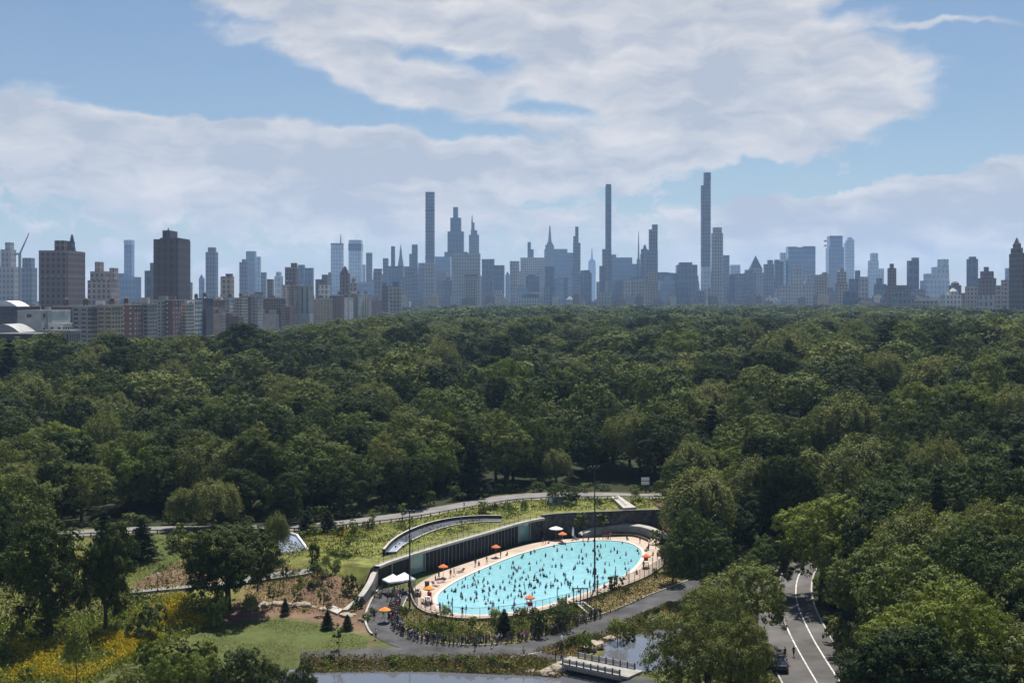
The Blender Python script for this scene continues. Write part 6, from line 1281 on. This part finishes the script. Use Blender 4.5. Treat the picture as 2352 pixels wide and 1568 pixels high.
bushes([(1250, 1160), (1400, 1148), (1520, 1146), (1530, 1172), (1260, 1178)], 6.4, 10, ('sap0', 'sap1', 'sap2'), (1.6, 2.8), YS+'behind the dark stone wall', 'saplings behind the stone wall', 22, 1.7, 'sapling')
bushes([(740, 1225), (880, 1210), (870, 1265), (780, 1290), (720, 1310), (710, 1260)], 4.8, 9, ('sap0', 'sap1', 'sap2'), (1.4, 2.4), YS+'on the yellow meadow', 'saplings on the meadow', 23, 1.7, 'sapling')
bushes([(560, 1350), (700, 1345), (790, 1335), (840, 1350), (800, 1392), (700, 1395), (620, 1392)], 1.8, 9, ('sap1', 'sap2', 'sap0'), (1.3, 2.2), YS+'on the soil slope', 'saplings on the soil slope', 24, 1.8, 'sapling')
bushes([(940, 1412), (1150, 1430), (1320, 1400), (1340, 1415), (1180, 1462), (960, 1455)], .4, 9, ('sap1', 'sap2'), (1.3, 2.2), YS+'on the bank in front of the pool', 'saplings on the pool bank', 25, 1.8, 'sapling')
bushes([(180, 1260), (430, 1232), (640, 1228), (640, 1250), (480, 1275), (200, 1320)], 4, 8, ('sap1', 'sap0'), (1.6, 2.8), YS+'below the back road', 'saplings below the back road', 26, 1.7, 'sapling')
# uncountable cover: grass, flowers, reeds
def cover(name, poly, z, n, m, size, hgt, label, sd, on_roof=False, clump=0., upright=.6):
    g = np.random.default_rng(sd); pw = [P(a, b, z) for a, b in poly]; x0, x1 = min(p.x for p in pw), max(p.x for p in pw); y0, y1 = min(p.y for p in pw), max(p.y for p in pw)
    x = g.uniform(x0, x1, n*3); y = g.uniform(y0, y1, n*3); ok = inside(pw, x, y)
    if clump: ok &= (np.sin(x*.55+sd)+np.sin(y*.47+sd*2)+np.sin((x+y)*.31)+g.normal(size=len(x))*.6) > clump
    ok &= dist_line(BACKROAD, x, y) > 4.6
    x, y = x[ok][:n], y[ok][:n]; tz = terrain(x, y) if not on_roof else None
    if on_roof:
        tz = np.full(len(x), -9.)
        for i_ in range(len(rows)-1):
            pass
        from mathutils.bvhtree import BVHTree
        bv = BVHTree.FromPolygons([tuple(v.co) for v in gr.data.vertices], [tuple(p.vertices) for p in gr.data.polygons])
        tt = terrain(x, y)
        for i_ in range(len(x)):
            h = bv.ray_cast(Vector((x[i_], y[i_], 30)), Vector((0, 0, -1))); tz[i_] = max(tt[i_], h[0].z if h[0] else -9)
    Pp = np.stack([x, y, tz+g.random(len(x))*hgt], 1); nn = unit(g.normal(size=(len(x), 3))*[1, 1, .5]+[0, -.1, upright])
    V, Qd = leaf_quads(Pp, nn, size*g.uniform(.5, 1.4, len(x)), g, 2.0)
    o = link(bpy.data.objects.new(name, mesh_np(name, V, Qd, [m]))); tag(o, label, 'plants', None, 'stuff'); return o
MEAD = [(640, 1345), (720, 1320), (790, 1300), (870, 1285), (1230, 1185), (1520, 1176), (1530, 1150), (1180, 1152), (880, 1208), (700, 1228), (640, 1228), (300, 1232), (200, 1250), (200, 1330), (330, 1350), (480, 1300), (600, 1300)]
cover('meadow_grass', MEAD, 5, 24000, L_YGRN, .2, .4, 'yellow-green meadow grass over the green roof and hillside', 1, True)
cover('meadow_grass', MEAD, 5, 16000, L_BROAD, .3, .8, 'green tufts through the meadow on the roof and hillside', 2, True, .3)
cover('meadow_flowers', [(700, 1235), (860, 1225), (850, 1260), (780, 1275), (720, 1320), (705, 1270)], 4.8, 5000, L_GOLD, .16, .7, 'yellow flowers on the hillside beside the rooflight', 3, False, .5)
GOLD1 = [(200, 1480), (330, 1400), (410, 1385), (500, 1395), (505, 1420), (420, 1460), (350, 1468), (290, 1510), (200, 1530)]
cover('golden_flowers', GOLD1, 1.0, 14000, L_GOLD, .2, 1.7, 'golden flower bed below the big dark trees', 4, False, .1)
cover('golden_flowers', [(-60, 1505), (80, 1470), (220, 1455), (330, 1455), (310, 1500), (190, 1570), (60, 1640), (-60, 1660)], .6, 16000, L_GOLD, .2, 1.8, 'bright golden flowers in the lower left corner', 5, False, .2)
cover('flower_leaves', [(-60, 1440), (250, 1420), (410, 1380), (505, 1395), (505, 1425), (300, 1520), (60, 1640), (-60, 1640)], .6, 26000, L_LIGHT, .26, 1.1, 'green leaves under the golden flowers', 6)
cover('bank_grass', [(905, 1395), (950, 1402), (1050, 1422), (1180, 1422), (1300, 1398), (1420, 1355), (1540, 1308), (1560, 1340), (1400, 1412), (1300, 1448), (1180, 1472), (1000, 1474), (920, 1452), (900, 1425)], .5, 14000, L_DRY, .2, .5, 'dry grass on the planted bank in front of the pool', 7)
cover('bank_grass', [(905, 1395), (950, 1402), (1050, 1422), (1180, 1422), (1300, 1398), (1400, 1365), (1360, 1420), (1300, 1448), (1180, 1472), (1000, 1474), (920, 1452), (900, 1425)], .5, 13000, L_LIGHT, .2, .6, 'green grass tufts on the planted bank in front of the pool', 8, False, .2)
cover('reeds', [(690, 1513), (1000, 1514), (1220, 1518), (1290, 1530), (1285, 1548), (1230, 1543), (1000, 1533), (690, 1537)], -.3, 11000, L_DRY, .2, .9, 'dry reeds along the pond edge', 9); cover('reeds', [(690, 1513), (1000, 1514), (1220, 1518), (1280, 1530), (1230, 1543), (1000, 1533), (690, 1537)], -.3, 9000, L_LIGHT, .22, .8, 'green reeds along the pond edge', 10, False, .3)
cover('algae_fringe', [(690, 1537), (760, 1534), (900, 1533), (985, 1533), (985, 1537), (900, 1537.5), (760, 1538), (690, 1541)], -.85, 5000, L_YGRN, .16, .12, 'yellow-green fringe of weed at the pond edge', 11)
cover('rough_grass', [(1225, 1500), (1300, 1472), (1420, 1435), (1540, 1390), (1570, 1420), (1450, 1455), (1400, 1465), (1345, 1500), (1300, 1512)], 0, 10000, L_DRY, .2, .5, 'dry rough grass above the inlet', 12); cover('rough_grass', [(1225, 1500), (1300, 1472), (1420, 1435), (1540, 1390), (1570, 1420), (1450, 1455), (1400, 1465), (1345, 1500), (1300, 1512)], 0, 8000, L_LIGHT, .2, .5, 'green rough grass above the inlet', 13, False, .3)
cover('soil_weeds', [(560, 1352), (700, 1342), (790, 1332), (835, 1352), (800, 1392), (700, 1396), (560, 1392)], 1.8, 4200, L_DRY, .18, .35, 'dry weeds on the soil slope', 14)
cover('undergrowth', [(1560, 1420), (1640, 1400), (1720, 1430), (1790, 1600), (1640, 1640), (1600, 1500)], .7, 9000, L_BROAD, .3, .9, 'dark undergrowth beside the inlet and the drive', 15)
cover('woodland_grass', [(-200, 1330), (250, 1330), (300, 1360), (400, 1380), (250, 1420), (-200, 1470)], 1.6, 14000, L_BROAD, .26, .5, 'shaded grass under the big dark trees', 16)

cover('lawn_grass', [(220, 1580), (300, 1530), (420, 1468), (540, 1436), (640, 1426), (720, 1436), (800, 1454), (848, 1464), (842, 1488), (760, 1503), (640, 1525), (420, 1580)], .1, 9000, leaf_mat('lawn_blade', [(.1, .122, .038), (.13, .142, .045)], .2, .5), .16, .03, 'short uneven grass of the lawn above the pond', 17, False, -.2, 2.5)
# ================================================================ people set in place
mesh_cache = {}
def dyed(me, m):
    k = (me.name, m.name)
    if k not in mesh_cache:
        c = me.copy(); c.materials.clear(); c.materials.append(m); c.polygons.foreach_set('material_index', np.zeros(len(c.polygons), dtype=np.int32)); mesh_cache[k] = c
    return mesh_cache[k]
for p, fm in FIG.items():
    for i_, me in enumerate(fm): me.name = ('body', 'shirt', 'shorts', 'hair')[i_]+'_'+p
gp = random.Random(5)
def person(x, y, z, pose, rz, label, group, shirt='white', shorts='black', bare=False, scale=None, sk=None):
    body, sh, sr, ha = FIG[pose]
    o = link(bpy.data.objects.new('person', dyed(body, SKIN[gp.randrange(5)] if sk is None else SKIN[sk]))); o.location = (x, y, z); o.rotation_euler.z = rz
    s = scale or gp.uniform(.92, 1.06); o.scale = (s, s, s); tag(o, label, 'person', group)
    link(bpy.data.objects.new('hair', dyed(ha, gp.choice(HAIR))), o)
    if not bare: link(bpy.data.objects.new('shirt', dyed(sh, CLOTH[shirt])), o)
    link(bpy.data.objects.new('swim_shorts' if bare else 'shorts', dyed(sr, CLOTH[shorts])), o); return o
# bathers: waist to chest deep, denser in the middle as in the photo
POOLP = [(p.x, p.y) for p in POOL]; edge = [*POOL, POOL[0]]
CL = [(1140, 1345, 42), (1205, 1352, 40), (1250, 1340, 34), (1100, 1375, 44), (1300, 1300, 60), (1380, 1280, 70), (1330, 1345, 40), (1040, 1372, 34), (1420, 1275, 50), (1180, 1300, 60), (1250, 1270, 80), (1080, 1340, 40), (1190, 1385, 50), (1280, 1330, 70), (1390, 1250, 50), (1345, 1325, 50)]
k = 0; placed = []
while k < 184:
    cx_, cy_, sp_ = gp.choice(CL); px = gp.gauss(cx_, sp_); py = gp.gauss(cy_, sp_*.4)
    if py < 1236: continue
    q = P(px, py, .84)
    if not inside(POOLP, np.array([q.x]), np.array([q.y]))[0] or dist_line(edge, np.array([q.x]), np.array([q.y]))[0] < .6: continue
    if any((q.x-a)**2+(q.y-b_)**2 < .55 for a, b_ in placed): continue
    placed.append((q.x, q.y)); pose = gp.choice(('stand', 'stand', 'stand', 'arm_up', 'reach', 'walk')); kid = gp.random() < .3
    top = gp.choice(('bare', 'bare', 'black', 'navy', 'black', 'red', 'purple', 'blue', 'bare')); dp_ = gp.uniform(.85, 1.15) if not kid else gp.uniform(.55, .75)
    lab = 'bather standing waist deep in the turquoise pool' if top == 'bare' else f'bather in a {top} swim top standing in the turquoise pool'
    swim = gp.random() < .12
    if swim: kid = True; pose, dp_, lab = 'lie', .15, lab.replace('standing waist deep', 'swimming').replace('standing', 'swimming')
    person(q.x, q.y, .84-dp_, pose, gp.uniform(0, 6.28), lab, ('swimmers' if swim else 'bathers')+' in the pool, '+top, top if top != 'bare' else 'black', gp.choice(('black', 'navy', 'black', 'red', 'blue')), top == 'bare', .74 if kid else None); k += 1
# sunbathers and walkers on the deck
DK = [(1035, 1325), (1043, 1322), (1000, 1332), (1008, 1330), (1092, 1300), (1100, 1298), (1118, 1293), (1150, 1280), (1165, 1275), (1247, 1250), (1253, 1249), (1261, 1247), (1385, 1236.5), (1392, 1237), (1397, 1237), (1402, 1237), (1376, 1236), (1440, 1239), (1470, 1245), (1490, 1262), (1500, 1275), (1510, 1282), (1478, 1306), (1462, 1318), (1440, 1328), (1400, 1344), (1388, 1350), (1372, 1357), (1300, 1385), (1292, 1388), (1283, 1390), (1180, 1409), (1140, 1414), (1130, 1414), (1062, 1414), (1036, 1412), (1010, 1404), (978, 1392), (972, 1385), (990, 1397), (985, 1372), (965, 1370), (1506, 1258), (1340, 1240), (1352, 1239)]
for j, (a, b_) in enumerate(DK):
    q = P(a, b_, 1); 
    if inside(POOLP, np.array([q.x]), np.array([q.y]))[0]:
        d_ = Vector((q.x-cx0, q.y-cy0, 0)); q = q+d_.normalized()*1.5
        for _ in range(12):
            if not inside(POOLP, np.array([q.x]), np.array([q.y]))[0]: break
            q = q+d_.normalized()*.7
    top = gp.choice(('bare', 'black', 'red', 'white', 'purple', 'bare', 'navy')); sitting = j % 3 == 2; pose = 'sit' if sitting else gp.choice(('stand', 'walk', 'stand', 'reach'))
    zz = 1.0 if not sitting else .70
    lab = ('bare-chested bather ' if top == 'bare' else f'bather in a {top} top ')+('sitting on the pool deck' if sitting else 'standing on the sandy pool deck')
    person(q.x, q.y, zz, pose, gp.uniform(0, 6.28), lab, ('sitting' if sitting else 'standing')+' on the deck, '+top, top if top != 'bare' else 'black', gp.choice(('black', 'navy', 'red', 'blue')), top == 'bare')
# the queue: two abreast along the inner kerb of the path
qa = smooth_line([P(1372, 1418, .4), P(1340, 1428, .4), P(1290, 1444, .3), P(1230, 1462, .3), P(1170, 1474, .25), P(1100, 1480, .2), P(1020, 1479, .2), P(960, 1469, .2), P(918, 1450, .25), P(904, 1428, .4), P(906, 1402, .55), P(914, 1380, .7), P(918, 1364, .9)], .2)
TOPS = ['white', 'black', 'navy', 'grey', 'white', 'red', 'blue', 'pink', 'black', 'purple', 'green', 'khaki', 'white']
def queue_spot(t_):
    f = t_*(len(qa)-1); i_ = int(f); p = qa[i_]; d_ = (qa[min(i_+3, len(qa)-1)]-qa[max(i_-3, 0)]).normalized(); return p, d_
rest = []
NQ = 200
for j in range(NQ):
    t_ = (j+gp.uniform(-.3, .3))/NQ; t_ = min(max(t_, 0), 1); p, d_ = queue_spot(t_); nv = Vector((-d_.y, d_.x, 0)); off_ = gp.choice((-.55, .1, .7))+gp.uniform(-.15, .15)+(gp.uniform(-1.5, 1.5) if t_ > .93 else 0)
    x, y = p.x+nv.x*off_, p.y+nv.y*off_; z = TZ(x, y)+.08; top = gp.choice(TOPS); sh = gp.choice(('black', 'navy', 'khaki', 'grey', 'blue'))
    if j % 2 == 1: rest.append((x, y, z, math.atan2(d_.y, d_.x)+math.pi/2+gp.uniform(-.6, .6), top, sh)); continue
    where = 'by the white entrance tents' if t_ > .9 else 'on the path beside the amber umbrella' if t_ > .76 else 'at the bend of the path' if t_ > .62 else 'along the foot of the planted bank' if t_ > .12 else 'near the entrance steps'
    person(x, y, z, gp.choice(('stand', 'stand', 'walk')), math.atan2(d_.y, d_.x)+math.pi/2+gp.uniform(-.8, .8), f'person in a {top} shirt waiting in the queue {where}', f'queue {where}, {top} shirts', top, sh)
# more bathers than can be told apart
k = 0
while k < 70:
    cx_, cy_, sp_ = gp.choice(CL); q = P(gp.gauss(cx_, sp_), max(1237, gp.gauss(cy_, sp_*.4)), .84)
    if not inside(POOLP, np.array([q.x]), np.array([q.y]))[0] or dist_line(edge, np.array([q.x]), np.array([q.y]))[0] < .5: continue
    rest.append((q.x, q.y, .84-gp.uniform(.95, 1.25), gp.uniform(0, 6), gp.choice(('black', 'navy', 'red', 'blue', 'pink')), 'black')); k += 1
# the rest of the crowd as one mass
V_, F_, MI, ml = [], [], [], []
def mslot(m):
    if m not in ml: ml.append(m)
    return ml.index(m)
for x, y, z, rz, top, sh in rest:
    M4 = Matrix.Translation((x, y, z)) @ Matrix.Rotation(rz, 4, 'Z')
    for me, m in zip(FIG['stand'], (gp.choice(SKIN), CLOTH[top], CLOTH[sh], HAIR[0])):
        b_ = len(V_); V_ += [tuple(M4 @ v.co) for v in me.vertices]; sl = mslot(m)
        for pg in me.polygons: F_.append([i_+b_ for i_ in pg.vertices]); MI.append(sl)
me = bpy.data.meshes.new('crowd'); me.from_pydata(V_, [], F_); me.polygons.foreach_set('material_index', np.array(MI, dtype=np.int32)); me.polygons.foreach_set('use_smooth', np.ones(len(F_), bool))
for m in ml: me.materials.append(m)
me.update(); tag(link(bpy.data.objects.new('crowd', me)), 'mixed crowd filling the gaps of the waiting line and the pool', 'crowd', None, 'stuff')
# single figures
for a, b_, z, pose, top, sh, rz, lb in ((1203, 1508, .2, 'walk', 'white', 'black', 1.2, 'person in white top and black trousers walking left of the bridge'), (863, 1468, .2, 'stand', 'white', 'black', .4, 'person in a white shirt at the left edge of the path'), (1130, 1488, .2, 'walk', 'white', 'grey', 2, 'person in white walking past the waiting line on the path'), (1091, 1493, .2, 'stand', 'green', 'black', 0, 'person in a green shirt outside the waiting line'),
        (1276, 1514, .2, 'stand', 'red', 'black', 1, 'person in a red shirt beside the lamp post at the bridge'), (1803, 1508, 1.3, 'stand', 'black', 'black', .3, 'person in black standing beside the dark car'), (1823, 1506, 1.3, 'walk', 'black', 'black', .1, 'person in black walking on the drive right of the car'),
        (1066, 1158, 6.8, 'walk', 'white', 'grey', 1.5, 'person in white walking on the back road'), (880, 1418, .4, 'stand', 'white', 'navy', 2, 'person standing under the amber umbrella'), (860, 1424, .4, 'walk', 'navy', 'black', 0, 'person in navy walking by the left kerb of the path')):
    q = P(a, b_, z); person(q.x, q.y, max(TZ(q.x, q.y)+.08, z if z > 1 and False else -9), pose, rz, lb, None, top, sh)
# ================================================================ car on the drive
def car(px, py, z):
    p = P(px, py, z); i_ = min(range(len(DRIVE)), key=lambda k: abs(DRIVE[k].y-p.y)); d_ = (DRIVE[min(i_+2, len(DRIVE)-1)]-DRIVE[max(i_-2, 0)]).normalized()
    o = empty('parked_car', (p.x, p.y, TZ(p.x, p.y)+.07), 'dark navy car with white front fenders parked at the left kerb of the drive', 'car', rz=math.atan2(d_.y, d_.x)); o.scale = (1.1, 1.1, 1.1)
    M_NAVY = mat('car_paint_navy', (.012, .017, .035), .25, .05, 1, spec=.6); M_CW = mat('car_paint_white', (.75, .75, .75), .3, .03, 1); M_TYRE = mat('tyre', (.02, .02, .02), .9, .1, 3); M_CG = mat('car_glass', (.02, .03, .04), .08, .1, 1, spec=.9)
    # cross sections from rear (x=-2.4) to front (x=2.4): half width, sill, belt height
    sec = [(-2.38, .78, .38, .82), (-2.2, .9, .26, .98), (-1.4, .94, .22, 1.0), (-.4, .95, .22, .96), (.9, .95, .22, .95), (1.7, .92, .24, .88), (2.25, .82, .28, .74), (2.4, .7, .36, .6)]
    mb = MB(); V = []; Fs = []
    for x, w, s, h in sec: V += [(x, -w*.92, s), (x, -w, (s+h)*.5), (x, -w*.93, h-.05), (x, -w*.75, h), (x, w*.75, h), (x, w*.93, h-.05), (x, w, (s+h)*.5), (x, w*.92, s)]
    for k in range(len(sec)-1):
        for j in range(8): Fs.append((k*8+j, k*8+(j+1) % 8, (k+1)*8+(j+1) % 8, (k+1)*8+j))
    Fs += [list(range(8)), list(range((len(sec)-1)*8, len(sec)*8))[::-1]]; mb.add(V, Fs); bd = fix_normals(mb.build('body', M_NAVY, o, True))
    cab = [(-1.75, .80, .98), (-.95, .70, 1.42), (.35, .70, 1.44), (1.15, .80, .95)]
    mb = MB(); V = []
    for x, w, h in cab: V += [(x, -.82 if h < 1.1 else -.66, .93 if h < 1.1 else h-.06), (x, -w*.8, h), (x, w*.8, h), (x, .82 if h < 1.1 else .66, .93 if h < 1.1 else h-.06)]
    mb.add(V, [(k*4+j, k*4+j+1, (k+1)*4+j+1, (k+1)*4+j) for k in range(3) for j in range(3)]+[(0, 4, 8, 12), (3, 15, 11, 7)]); fix_normals(mb.build('windows', M_CG, o))
    mb = MB(); mb.box(-.92, .34, -.60, .60, 1.42, 1.47); mb.build('roof', M_NAVY, o)
    for s in (-1, 1):
        mb = MB(); mb.box(.95, 1.95, s*.74-.24, s*.74+.24, .6, .955); mb.build('front_fender', M_CW, o)
        mb = MB(); mb.box(-2.42, -2.34, s*.62-.2, s*.62+.2, .68, .84); mb.build('tail_light', M_RED, o)
        mb = MB(); mb.box(2.3, 2.4, s*.56-.18, s*.56+.18, .55, .68); mb.build('headlight', M_WHITE, o)
        mb = MB(); mb.box(.72, .9, s*1.06-.1, s*1.06+.1, .95, 1.08); mb.build('wing_mirror', M_NAVY, o)
        for x in (-1.45, 1.45):
            mb = MB(); mb.tube([(x, s*.72, .33), (x, s*.97, .33)], .33, 12); w_ = mb.build('wheel', M_TYRE, o); mb = MB(); mb.tube([(x, s*.9, .33), (x, s*.985, .33)], .2, 10); mb.build('rim', M_FIN, w_)
    mb = MB(); mb.box(-2.4, -2.0, -.7, .7, .985, 1.0); mb.build('boot_lid', M_NAVY, o)
car(1791, 1534, 1.1)
# ================================================================ haze
mb = MB(); mb.box(-6500, 6500, -400, 13500, -6, 520)
haze = mb.build('haze', []); haze.data.materials.clear()
m = bpy.data.materials.new('haze_air'); m.use_nodes = True; t = m.node_tree; t.nodes.clear()
pv = t.nodes.new('ShaderNodeVolumePrincipled'); pv.inputs['Color'].default_value = (.42, .64, 1, 1); pv.inputs['Density'].default_value = .000056; pv.inputs['Anisotropy'].default_value = .2
out = t.nodes.new('ShaderNodeOutputMaterial'); t.links.new(pv.outputs[0], out.inputs['Volume'])
haze.data.materials.append(m); tag(haze, 'thin blue summer haze over the whole park and city', 'haze', None, 'stuff')
